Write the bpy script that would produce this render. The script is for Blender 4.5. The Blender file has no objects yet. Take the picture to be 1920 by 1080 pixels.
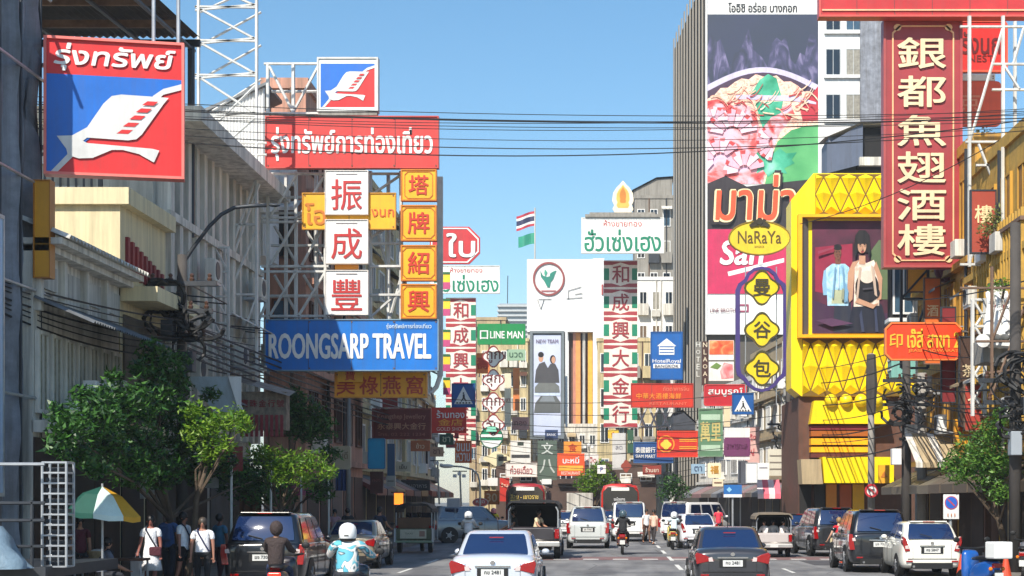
import bpy, bmesh, math, random
from mathutils import Vector, Matrix
R = math.radians
rnd = random.Random(7)
SC = bpy.context.scene
COL = SC.collection

# ------------------------------------------------------------------ camera, sky, sun, exposure
FPX = 3000.0                    # focal length in photograph pixels
VX, VY, EYE = 1147.0, 939.0, 2.1   # where the street runs to, and the eye height in metres
cd = bpy.data.cameras.new('camera')
cd.sensor_width = 36.0
cd.lens = 36.0 * FPX / 1920.0
cd.shift_x = (960 - VX) / 1920.0
cd.shift_y = (VY - 540) / 1920.0
cd.clip_end = 5000
cam = bpy.data.objects.new('camera', cd)
cam.location = (0, 0, EYE)
cam.rotation_euler = (R(90), 0, 0)
COL.objects.link(cam)
SC.camera = cam

SUN_AZ, SUN_EL = R(201), R(44)
w = bpy.data.worlds.new('World')
SC.world = w
w.use_nodes = True
nt = w.node_tree
sky = nt.nodes.new('ShaderNodeTexSky')
sky.sky_type = 'NISHITA'
sky.sun_disc = False
sky.sun_elevation = SUN_EL
sky.sun_rotation = SUN_AZ
sky.air_density = 1.0
sky.dust_density = 0.4
sky.ozone_density = 2.2
hs = nt.nodes.new('ShaderNodeHueSaturation')
hs.inputs['Hue'].default_value = 0.491
hs.inputs['Saturation'].default_value = 1.2
nt.links.new(sky.outputs[0], hs.inputs['Color'])
nt.links.new(hs.outputs[0], nt.nodes['Background'].inputs[0])
nt.nodes['Background'].inputs[1].default_value = 0.12
sl = bpy.data.lights.new('sun', 'SUN')
sl.energy = 4.7
sl.angle = R(0.5)
sl.color = (1.0, 0.93, 0.82)
so = bpy.data.objects.new('sun', sl)
sd = Vector((math.sin(SUN_AZ) * math.cos(SUN_EL), math.cos(SUN_AZ) * math.cos(SUN_EL), math.sin(SUN_EL)))
so.rotation_euler = sd.to_track_quat('Z', 'Y').to_euler()
so.location = (0, 0, 60)
COL.objects.link(so)
SC.view_settings.view_transform = 'Standard'
SC.view_settings.look = 'None'
SC.view_settings.exposure = 0.5
SC.view_settings.gamma = 1.0


# ------------------------------------------------------------------ materials
def lin(r, g, b):
    f = lambda c: (c / 255 / 12.92) if c <= 10 else ((c / 255 + 0.055) / 1.055) ** 2.4
    return (f(r), f(g), f(b))


MATS = {}


def mat(key, rgb, rough=0.6, metal=0.0, var=0.12, scale=1.5, streak=0.0, coat=0.0, spec=0.5, bump=0.0, emit=0.0):
    """Principled surface: base colour broken up by noise, optional vertical dirt streaks and bump."""
    if key in MATS:
        return MATS[key]
    m = bpy.data.materials.new(key)
    m.use_nodes = True
    n, l = m.node_tree.nodes, m.node_tree.links
    b = n['Principled BSDF']
    c = lin(*rgb)
    b.inputs['Roughness'].default_value = rough
    b.inputs['Metallic'].default_value = metal
    b.inputs['Specular IOR Level'].default_value = spec
    b.inputs['Coat Weight'].default_value = coat
    b.inputs['Coat Roughness'].default_value = 0.05
    tc = n.new('ShaderNodeTexCoord')
    nz = n.new('ShaderNodeTexNoise')
    nz.inputs['Scale'].default_value = scale
    nz.inputs['Detail'].default_value = 6
    nz.inputs['Roughness'].default_value = 0.65
    l.new(tc.outputs['Object'], nz.inputs['Vector'])
    rp = n.new('ShaderNodeValToRGB')
    rp.color_ramp.elements[0].position = 0.3
    rp.color_ramp.elements[1].position = 0.72
    lo, hi = 1 - var, 1 + var * 0.5
    rp.color_ramp.elements[0].color = (c[0] * lo, c[1] * lo, c[2] * lo, 1)
    rp.color_ramp.elements[1].color = (min(1, c[0] * hi), min(1, c[1] * hi), min(1, c[2] * hi), 1)
    l.new(nz.outputs['Fac'], rp.inputs['Fac'])
    out = rp.outputs['Color']
    if streak:
        mp = n.new('ShaderNodeMapping')
        mp.inputs['Scale'].default_value = (2.6, 2.6, 0.14)
        l.new(tc.outputs['Object'], mp.inputs['Vector'])
        n2 = n.new('ShaderNodeTexNoise')
        n2.inputs['Scale'].default_value = 1.6
        n2.inputs['Detail'].default_value = 7
        n2.inputs['Roughness'].default_value = 0.7
        l.new(mp.outputs[0], n2.inputs['Vector'])
        r2 = n.new('ShaderNodeValToRGB')
        r2.color_ramp.elements[0].position = 0.42
        r2.color_ramp.elements[1].position = 0.68
        r2.color_ramp.elements[0].color = (0, 0, 0, 1)
        r2.color_ramp.elements[1].color = (streak, streak, streak, 1)
        l.new(n2.outputs['Fac'], r2.inputs['Fac'])
        mx = n.new('ShaderNodeMix')
        mx.data_type = 'RGBA'
        l.new(r2.outputs['Color'], mx.inputs[0])
        l.new(out, mx.inputs[6])
        mx.inputs[7].default_value = (0.09, 0.08, 0.065, 1)
        out = mx.outputs[2]
    l.new(out, b.inputs['Base Color'])
    if bump:
        bp = n.new('ShaderNodeBump')
        bp.inputs['Strength'].default_value = bump
        bp.inputs['Distance'].default_value = 0.05
        n3 = n.new('ShaderNodeTexNoise')
        n3.inputs['Scale'].default_value = scale * 6
        n3.inputs['Detail'].default_value = 5
        l.new(tc.outputs['Object'], n3.inputs['Vector'])
        l.new(n3.outputs['Fac'], bp.inputs['Height'])
        l.new(bp.outputs[0], b.inputs['Normal'])
    if emit:
        b.inputs['Emission Color'].default_value = (*c, 1)
        b.inputs['Emission Strength'].default_value = emit
    MATS[key] = m
    return m


def ramp_mat(key, stops, kind='noise', scale=2.0, detail=5, dist=0.0, stretch=(1, 1, 1), rough=0.5):
    """Printed picture: a procedural texture through a colour ramp."""
    if key in MATS:
        return MATS[key]
    m = bpy.data.materials.new(key)
    m.use_nodes = True
    n, l = m.node_tree.nodes, m.node_tree.links
    b = n['Principled BSDF']
    b.inputs['Roughness'].default_value = rough
    tc = n.new('ShaderNodeTexCoord')
    mp = n.new('ShaderNodeMapping')
    mp.inputs['Scale'].default_value = stretch
    l.new(tc.outputs['Object'], mp.inputs['Vector'])
    if kind == 'wave':
        t = n.new('ShaderNodeTexWave')
        t.inputs['Distortion'].default_value = dist
        t.inputs['Detail'].default_value = detail
        t.inputs['Scale'].default_value = scale
        o = t.outputs['Fac']
    elif kind == 'voronoi':
        t = n.new('ShaderNodeTexVoronoi')
        t.inputs['Scale'].default_value = scale
        o = t.outputs['Distance']
    else:
        t = n.new('ShaderNodeTexNoise')
        t.inputs['Scale'].default_value = scale
        t.inputs['Detail'].default_value = detail
        t.inputs['Distortion'].default_value = dist
        o = t.outputs['Fac']
    l.new(mp.outputs[0], t.inputs['Vector'])
    rp = n.new('ShaderNodeValToRGB')
    e = rp.color_ramp.elements
    while len(e) < len(stops):
        e.new(0.5)
    for k, (p, c) in enumerate(stops):
        e[k].position = p
        e[k].color = (*lin(*c), 1)
    l.new(o, rp.inputs['Fac'])
    l.new(rp.outputs[0], b.inputs['Base Color'])
    MATS[key] = m
    return m


def paint(rgb, **k):      # sign paint / vinyl, named by its colour
    kw = dict(rough=0.45, var=0.2, scale=0.8, streak=0.17, bump=.04)
    kw.update(k)
    return mat('paint_%d_%d_%d' % tuple(rgb), rgb, **kw)


STEEL = mat('galvanised_steel', (176, 180, 184), 0.45, 0.55, var=0.25, scale=3)
WSTEEL = mat('white_painted_steel', (212, 212, 208), 0.5, 0.0, var=0.2, scale=2, streak=0.35)
DSTEEL = mat('dark_steel', (58, 62, 68), 0.5, 0.3, var=0.3, scale=3)
RUST = mat('rusty_steel', (120, 96, 80), 0.8, 0.1, var=0.4, scale=3)
BLACK = mat('black_rubber', (18, 18, 19), 0.65, var=0.2)
CABLE = mat('cable_black', (24, 25, 27), 0.6, var=0.2)
GLASS = mat('dark_window_glass', (26, 34, 44), 0.06, 0.0, var=0.3, scale=0.6, spec=0.7)
CARGLASS = mat('sky_tinted_car_glass', (22, 40, 78), 0.03, var=0.1, spec=1.0, coat=1.0)  # sky reflection is put into the blue base colour
DARK = mat('dark_interior', (26, 24, 24), 0.8, var=0.4, scale=0.8)
CHROME = mat('chrome', (200, 200, 205), 0.15, 1.0, var=0.05)
WHITE = mat('white_vinyl', (228, 228, 225), 0.5, var=0.08, scale=0.7, streak=0.08)
TREDLIGHT = mat('tail_light_red', (150, 10, 14), 0.12, var=0.2, scale=20, coat=1)
PLATE = mat('plate_white', (210, 210, 206), 0.4, var=0.15, scale=30)


# ------------------------------------------------------------------ mesh builder
class MB:
    def __init__(s):
        s.v, s.f, s.m = [], [], []

    def add(s, vs, fs, mi=0):
        o = len(s.v)
        s.v += [tuple(v) for v in vs]
        for f in fs:
            s.f.append([i + o for i in f])
            s.m.append(mi)
        return s

    def box(s, x0, x1, y0, y1, z0, z1, mi=0):
        return s.add([(x, y, z) for x in (x0, x1) for y in (y0, y1) for z in (z0, z1)],
                     [(0, 1, 3, 2), (4, 6, 7, 5), (0, 4, 5, 1), (2, 3, 7, 6), (0, 2, 6, 4), (1, 5, 7, 3)], mi)

    def quad(s, a, b, c, d, mi=0):
        return s.add([a, b, c, d], [(0, 1, 2, 3)], mi)

    def prism(s, poly, y0, y1, mi=0):          # outline in x,z pushed along y
        n = len(poly)
        vs = [(x, y0, z) for x, z in poly] + [(x, y1, z) for x, z in poly]
        fs = [tuple(range(n)), tuple(range(2 * n - 1, n - 1, -1))]
        fs += [(i, i + n, (i + 1) % n + n, (i + 1) % n) for i in range(n)]
        return s.add(vs, fs, mi)

    def sheet(s, poly, y, mi=0):
        return s.add([(x, y, z) for x, z in poly], [tuple(range(len(poly)))], mi)

    def ring(s, outer, inner, y0, y1, mi=0):   # frame between two outlines of equal length
        n = len(outer)
        vs = [(x, y0, z) for x, z in outer] + [(x, y0, z) for x, z in inner] + [(x, y1, z) for x, z in outer] + [(x, y1, z) for x, z in inner]
        fs = []
        for i in range(n):
            j = (i + 1) % n
            fs += [(i, j, n + j, n + i), (2 * n + i, 3 * n + i, 3 * n + j, 2 * n + j), (i, 2 * n + i, 2 * n + j, j), (n + i, n + j, 3 * n + j, 3 * n + i)]
        return s.add(vs, fs, mi)

    def tube(s, pts, r, n=6, mi=0, caps=True):
        pts = [Vector(p) for p in pts]
        rs = r if isinstance(r, (list, tuple)) else [r] * len(pts)
        o = len(s.v)
        up = None
        for i, p in enumerate(pts):
            d = (pts[min(i + 1, len(pts) - 1)] - pts[max(i - 1, 0)])
            d = d.normalized() if d.length > 1e-9 else Vector((0, 0, 1))
            if up is None:
                up = Vector((0, 0, 1)) if abs(d.z) < 0.9 else Vector((1, 0, 0))
            a = d.cross(up)
            a = a.normalized() if a.length > 1e-6 else Vector((1, 0, 0))
            b = d.cross(a)
            up = a.cross(d) if False else up
            for k in range(n):
                t = 2 * math.pi * (k + 0.5) / n
                s.v.append(tuple(p + (a * math.cos(t) + b * math.sin(t)) * rs[i]))
        for i in range(len(pts) - 1):
            for k in range(n):
                s.f.append([o + i * n + k, o + i * n + (k + 1) % n, o + (i + 1) * n + (k + 1) % n, o + (i + 1) * n + k])
                s.m.append(mi)
        if caps:
            s.f.append([o + k for k in range(n)])
            s.f.append([o + (len(pts) - 1) * n + k for k in reversed(range(n))])
            s.m += [mi, mi]
        return s

    def lathe(s, prof, c=(0, 0, 0), n=14, mi=0, axis='z'):
        vs = []
        for r, h in prof:
            for k in range(n):
                t = 2 * math.pi * k / n
                p = (r * math.cos(t), r * math.sin(t), h)
                if axis == 'x':
                    p = (h, r * math.cos(t), r * math.sin(t))
                elif axis == 'y':
                    p = (r * math.cos(t), h, r * math.sin(t))
                vs.append((c[0] + p[0], c[1] + p[1], c[2] + p[2]))
        fs = [(i * n + k, i * n + (k + 1) % n, (i + 1) * n + (k + 1) % n, (i + 1) * n + k) for i in range(len(prof) - 1) for k in range(n)]
        fs += [tuple(range(n)), tuple((len(prof) - 1) * n + k for k in range(n))]
        return s.add(vs, fs, mi)

    def ball(s, c, r, n=10, mi=0, sc=(1, 1, 1)):
        prof = [(max(0.02, math.sin(math.pi * i / n)) * r, -math.cos(math.pi * i / n) * r) for i in range(n + 1)]
        o = len(s.v)
        s.lathe(prof, (0, 0, 0), n + 2, mi)
        for i in range(o, len(s.v)):
            x, y, z = s.v[i]
            s.v[i] = (c[0] + x * sc[0], c[1] + y * sc[1], c[2] + z * sc[2])
        return s

    def build(s, name, mats, parent=None, smooth=False, sub=0, bevel=0.0, fix=True):
        me = bpy.data.meshes.new(name)
        me.from_pydata(s.v, [], s.f)
        if not isinstance(mats, (list, tuple)):
            mats = [mats]
        for m in mats:
            me.materials.append(m)
        if len(mats) > 1:
            me.polygons.foreach_set('material_index', s.m)
        if fix:
            bm = bmesh.new()
            bm.from_mesh(me)
            bmesh.ops.recalc_face_normals(bm, faces=bm.faces)
            bm.to_mesh(me)
            bm.free()
        if smooth:
            me.polygons.foreach_set('use_smooth', [True] * len(me.polygons))
        me.update()
        o = bpy.data.objects.new(name, me)
        COL.objects.link(o)
        if parent is not None:
            o.parent = parent
        if bevel:
            b = o.modifiers.new('bevel', 'BEVEL')
            b.width = bevel
            b.segments = 2
            b.limit_method = 'ANGLE'
        if sub:
            b = o.modifiers.new('sub', 'SUBSURF')
            b.levels = b.render_levels = sub
        return o


def tag(o, label, cat, group=None, kind=None):
    if label:
        o['label'] = label
    if cat:
        o['category'] = cat
    if group:
        o['group'] = group
    if kind:
        o['kind'] = kind
    return o


def thing(name, label, cat, loc=(0, 0, 0), rz=0.0, group=None):
    o = bpy.data.objects.new(name, None)
    COL.objects.link(o)
    o.empty_display_size = 0.3
    o.location = loc
    o.rotation_euler = (0, 0, rz)
    return tag(o, label, cat, group)


def copy_tree(o, parent=None):
    c = o.copy()
    COL.objects.link(c)
    if parent is not None:
        c.parent = parent
    for ch in list(o.children):
        copy_tree(ch, c)
    return c


def at(px, py, Y):                 # a point of the street seen at that pixel, Y metres down the street
    return Vector(((px - VX) * Y / FPX, Y, EYE + (VY - py) * Y / FPX))


def wx(px, Y):
    return (px - VX) * Y / FPX


def wz(py, Y):
    return EYE + (VY - py) * Y / FPX


# ------------------------------------------------------------------ lettering
TXT = {}


def text_mesh(s):
    if s not in TXT:
        c = bpy.data.curves.new('lettering', 'FONT')
        c.body = s
        c.size = 1
        c.resolution_u = 3
        c.align_x = 'CENTER'
        o = bpy.data.objects.new('lettering', c)
        COL.objects.link(o)
        bpy.context.view_layer.update()
        dg = bpy.context.evaluated_depsgraph_get()
        me = bpy.data.meshes.new_from_object(o.evaluated_get(dg))
        vs = [(v.co.x, v.co.y) for v in me.vertices]
        fs = [tuple(p.vertices) for p in me.polygons]
        bpy.data.objects.remove(o)
        bpy.data.meshes.remove(me)
        bpy.data.curves.remove(c)
        x0, x1 = min(v[0] for v in vs), max(v[0] for v in vs)
        y0, y1 = min(v[1] for v in vs), max(v[1] for v in vs)
        TXT[s] = ([(x - (x0 + x1) / 2, y - (y0 + y1) / 2) for x, y in vs], fs, x1 - x0, y1 - y0)
    return TXT[s]


def letters(s, cx, cz, w, h, y, m, parent, bold=0.03, stretch=False, shear=0.0, name='lettering', dirx=1, axis='y', slant=0.0):
    """Writing on a panel, facing -y at depth y; bold thickens the strokes by that share of the height."""
    vs, fs, tw, th = text_mesh(s)
    sx, sz = w / tw, h / th
    if not stretch:
        sx = sz = min(sx, sz)
    b = MB()
    offs = [(0, 0)]
    if bold:
        bw = bold * .55 * sz * th
        offs += [(bw * math.cos(a), bw * math.sin(a)) for a in [i * math.pi / 3 for i in range(6)]]
    for k, (ox, oz) in enumerate(offs):
        pts = []
        for x, z in vs:
            X = x * sx + shear * z * sz + ox
            Z = z * sz + oz + slant * X
            pts.append((cx + X, y - 0.0012 * k, cz + Z))
        b.add(pts, fs)
    return b.build(name, m, parent, fix=False)


# ------------------------------------------------------------------ outlines (x, z) centred on 0,0
def rect(w, h):
    return [(-w / 2, -h / 2), (w / 2, -h / 2), (w / 2, h / 2), (-w / 2, h / 2)]


def rrect(w, h, r, n=4):
    out = []
    for cx, cz, a in ((w / 2 - r, -h / 2 + r, -90), (w / 2 - r, h / 2 - r, 0), (-w / 2 + r, h / 2 - r, 90), (-w / 2 + r, -h / 2 + r, 180)):
        out += [(cx + r * math.cos(R(a + 90 * i / n)), cz + r * math.sin(R(a + 90 * i / n))) for i in range(n + 1)]
    return out


def chamf(w, h, c):
    return [(-w / 2 + c, -h / 2), (w / 2 - c, -h / 2), (w / 2, -h / 2 + c), (w / 2, h / 2 - c), (w / 2 - c, h / 2), (-w / 2 + c, h / 2), (-w / 2, h / 2 - c), (-w / 2, -h / 2 + c)]


def ell(w, h, n=28):
    return [(w / 2 * math.cos(2 * math.pi * i / n), h / 2 * math.sin(2 * math.pi * i / n)) for i in range(n)]


def quatre(w, h, n=40, k=0.13):
    return [(w / 2 * (1 - k + k * math.cos(4 * t)) * math.cos(t), h / 2 * (1 - k + k * math.cos(4 * t)) * math.sin(t)) for t in [2 * math.pi * i / n for i in range(n)]]


def shape(kind, w, h):
    if kind == 'rect':
        return rect(w, h)
    if kind == 'round':
        return rrect(w, h, min(w, h) * 0.12)
    if kind == 'oct':
        return chamf(w, h, min(w, h) * 0.29)
    if kind == 'chamf':
        return chamf(w, h, min(w, h) * 0.16)
    if kind == 'ell':
        return ell(w, h)
    if kind == 'quatre':
        return quatre(w, h)
    return rect(w, h)


def sign(name, label, box, Y, col, texts=(), cat='sign', kind='rect', border=None, bw=0.035, depth=0.22, group=None, brackets=None, yaw=0.0, side=None, post=None):
    """A sign board facing the camera end of the street. box = its pixels in the photograph at distance Y.
    texts: (string, centre x, centre z, width, height as shares of the board, colour, bold, stretch)."""
    x0, y0, x1, y1 = box
    W, H = (x1 - x0) * Y / FPX, (y1 - y0) * Y / FPX
    c = at((x0 + x1) / 2, (y0 + y1) / 2, Y)
    t = thing(name, label, cat, (c.x, c.y, c.z - H / 2), yaw, group)
    o = Vector((0, 0, H / 2))
    mv = lambda p: [(x, z + H / 2) for x, z in p]
    pm = col if isinstance(col, bpy.types.Material) else paint(col)
    MB().prism(mv(shape(kind, W, H)), 0, depth, 0).build('panel', [pm], t)
    if border:
        e = bw * min(W, H) * 2
        outer, inner = shape(kind, W + 0.02, H + 0.02), shape(kind, W - e, H - e)
        MB().ring(mv(outer), mv(inner), -0.035, depth + 0.01).build('frame', paint(border), t)
    if W > 3 and kind == 'rect':           # joints between the sheets and rusty fixings
        ns = max(2, int(W / 1.25))
        b_ = MB()
        for q in range(1, ns):
            xq = -W / 2 + W * q / ns
            b_.box(xq - .008, xq + .008, -.006, .0, .03, H - .03)
        b_.build('joint_seam', mat('sheet_joint', (70, 66, 66), .8), t)
        b_ = MB()
        for q in range(ns + 1):
            xq = -W / 2 + .08 + (W - .16) * q / ns
            for zq in (.08, H - .08):
                b_.prism([(xq + x_, zq + z_) for x_, z_ in ell(.05, .05, 8)], -.02, 0)
        b_.build('rivet', RUST, t)
    for tx in texts:
        s, fx, fz, fw, fh, tc = tx[:6]
        bold = tx[6] if len(tx) > 6 else 0.03
        st = tx[7] if len(tx) > 7 else False
        letters(s, fx * W, H / 2 + fz * H, fw * W, fh * H, -0.02, paint(tc), t, bold, st)
    if brackets is not None:       # steel arms back to the facade at x = brackets
        bx = brackets - c.x
        e0 = -W / 2 if bx < 0 else W / 2
        for q, fz in enumerate((0.22, 0.78)):
            MB().tube([(e0, depth * 0.6, H * fz), (bx, depth * 0.6 + 0.3, H * fz)], 0.035).build('bracket', STEEL, t)
    if post:
        MB().tube([(0, depth + 0.06, 0 if post is True else post), (0, depth + 0.06, -c.z + H / 2 + 0.15)], 0.05, 8).build('post', STEEL, t)
    return t


def poster(parent, shapes, y=-0.03, name='picture', step=.005):
    """Flat printed picture: layered coloured outlines, each a few millimetres above the last."""
    b, ms = MB(), []
    for k, (poly, m) in enumerate(shapes):
        if m not in ms:
            ms.append(m)
        b.sheet(poly, y - step * k, ms.index(m))
    return b.build(name, ms, parent, fix=False)
# ================================================================== THE STREET
def bend(Y):                       # the street swings away beyond 90 m
    return -0.0018 * max(0.0, Y - 90) ** 2 if Y < 210 else -25.9 - 0.45 * (Y - 210)


KL, KR = -9.3, 10.3                # kerbs
XL, XR = -11.8, 12.6               # facades
asphalt = mat('asphalt', (120, 120, 122), 0.85, var=0.22, scale=0.5, bump=0.25)
paving = mat('pavement_slabs', (128, 122, 114), 0.85, var=0.3, scale=0.9, bump=0.2)
earth = mat('ground_concrete', (110, 106, 100), 0.9, var=0.2, scale=0.2)
lane = mat('lane_paint', (222, 222, 216), 0.6, var=0.25, scale=4)
redpaint = mat('red_road_paint', (130, 100, 99), 0.8, var=0.35, scale=2)

def road_wear(m):
    n, l = m.node_tree.nodes, m.node_tree.links
    bs = n['Principled BSDF']
    src = bs.inputs['Base Color'].links[0].from_socket
    tc = n.new('ShaderNodeTexCoord')
    mp = n.new('ShaderNodeMapping')
    mp.inputs['Scale'].default_value = (.9, .16, 1)
    l.new(tc.outputs['Object'], mp.inputs['Vector'])
    a = n.new('ShaderNodeTexNoise')
    a.inputs['Scale'].default_value = 1.1
    a.inputs['Detail'].default_value = 8
    l.new(mp.outputs[0], a.inputs['Vector'])
    r = n.new('ShaderNodeValToRGB')
    r.color_ramp.elements[0].position, r.color_ramp.elements[1].position = .38, .62
    r.color_ramp.elements[0].color, r.color_ramp.elements[1].color = (.72, .72, .73, 1), (1.3, 1.29, 1.25, 1)
    l.new(a.outputs['Fac'], r.inputs['Fac'])
    v = n.new('ShaderNodeTexVoronoi')
    v.feature = 'DISTANCE_TO_EDGE'
    v.inputs['Scale'].default_value = .35
    l.new(tc.outputs['Object'], v.inputs['Vector'])
    r2 = n.new('ShaderNodeValToRGB')
    r2.color_ramp.elements[0].position, r2.color_ramp.elements[1].position = .0, .012
    r2.color_ramp.elements[0].color, r2.color_ramp.elements[1].color = (.45, .45, .45, 1), (1, 1, 1, 1)
    l.new(v.outputs['Distance'], r2.inputs['Fac'])
    for x in (r, r2):
        mx = n.new('ShaderNodeMix')
        mx.data_type, mx.blend_type = 'RGBA', 'MULTIPLY'
        mx.inputs[0].default_value = 1
        l.new(src, mx.inputs[6])
        l.new(x.outputs[0], mx.inputs[7])
        src = mx.outputs[2]
    l.new(src, bs.inputs['Base Color'])


road_wear(asphalt)
b = MB()
b.add([(-900, -60, -0.02), (900, -60, -0.02), (900, 1800, -0.02), (-900, 1800, -0.02)], [(0, 1, 2, 3)])
tag(b.build('ground', earth), None, None, kind='structure')
b = MB()
ys = [-20] + [10 * i for i in range(0, 31)]
for y0, y1 in zip(ys, ys[1:]):
    b.quad((KL + bend(y0), y0, 0), (KR + bend(y0), y0, 0), (KR + bend(y1), y1, 0), (KL + bend(y1), y1, 0))
tag(b.build('road', asphalt), None, None, kind='structure')
for nm, a0, a1 in (('pavement', -16, KL), ('pavement', KR, 17)):
    b = MB()
    for y0, y1 in zip(ys, ys[1:]):
        o0, o1 = bend(y0), bend(y1)
        b.quad((a0 + o0, y0, .14), (a1 + o0, y0, .14), (a1 + o1, y1, .14), (a0 + o1, y1, .14))
        e = a1 if nm == 'pavement' and a0 < 0 else a0
        b.quad((e + o0, y0, 0), (e + o1, y1, 0), (e + o1, y1, .14), (e + o0, y0, .14))
    tag(b.build(nm, paving), None, None, kind='structure')
b = MB()
for xl in (-6.2, -3.02, 2.12, 5.3):
    for k in range(14):
        y0 = 24 + 7.5 * k
        if xl in (-3.02, 2.12):
            b.quad((xl - .07, y0 + 17, .006), (xl + .07, y0 + 17, .006), (xl + .07, y0 + 21, .006), (xl - .07, y0 + 21, .006))
        else:
            b.quad((xl - .06, y0, .006), (xl + .06, y0, .006), (xl + .06, y0 + 3, .006), (xl - .06, y0 + 3, .006))
tag(b.build('lane_markings', lane), None, None, kind='structure')
b = MB()
b.quad((-4.5, 56.6, .005), (8.5, 56.6, .005), (8.5, 59.8, .005), (-4.5, 59.8, .005))
tag(b.build('crossing_band', redpaint), None, None, kind='structure')
b = MB()
for k in range(12):
    x = -4.2 + 1.06 * k
    b.quad((x, 56.9, .010), (x + .55, 56.9, .010), (x + .55, 57.6, .010), (x, 57.6, .010))
tag(b.build('crossing_markings', lane), None, None, kind='structure')
patch_m = mat('asphalt_patch', (78, 78, 82), .9, var=.3, scale=1.2, bump=.3)
b = MB()
for x_, y_, w_, l_ in ((-1.4, 41, 1.3, 3.0), (3.6, 47, .9, 5.0), (.4, 63, 1.6, 2.4), (6.6, 52, 1.2, 4.0), (-5.4, 57, .8, 6.0), (1.4, 76, .7, 9.0)):
    b.quad((x_, y_, .004), (x_ + w_, y_, .004), (x_ + w_ * 1.05, y_ + l_, .004), (x_ - .05, y_ + l_, .004))
tag(b.build('road_patches', patch_m), None, None, kind='structure')

# ================================================================== BUILDINGS
PANES = [GLASS, GLASS, GLASS, mat('curtained_pane', (150, 146, 134), .5, var=.4, scale=3), mat('brown_shutter', (104, 84, 64), .7, var=.4, scale=4), mat('blue_tinted_pane', (66, 92, 112), .1, var=.4), mat('dim_pane', (44, 42, 42), .3, var=.5)]
def window(parent, x, y, z, w, h, side, fm, gm=GLASS, bars=1):
    """A window on a face: side +1/-1 looks along +x/-x (street faces), 0 looks at the camera. Frame > pane."""
    if gm is GLASS:
        gm = rnd.choice(PANES)
    f = MB()
    o, i = rect(w, h), rect(w - .16, h - .16)
    f.ring(o, i, -.07, .02)
    for k in range(bars):
        xx = -w / 2 + w * (k + 1) / (bars + 1)
        f.box(xx - .03, xx + .03, -.06, -.02, -h / 2 + .08, h / 2 - .08)
    p = MB().box(-w / 2 + .07, w / 2 - .07, -.03, .01, -h / 2 + .07, h / 2 - .07)
    fo = f.build('window', fm, parent)
    po = p.build('pane', gm, fo)
    fo.location = (x, y, z)
    fo.rotation_euler = (0, 0, R(90) if side > 0 else (R(-90) if side < 0 else 0))
    return fo


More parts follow.
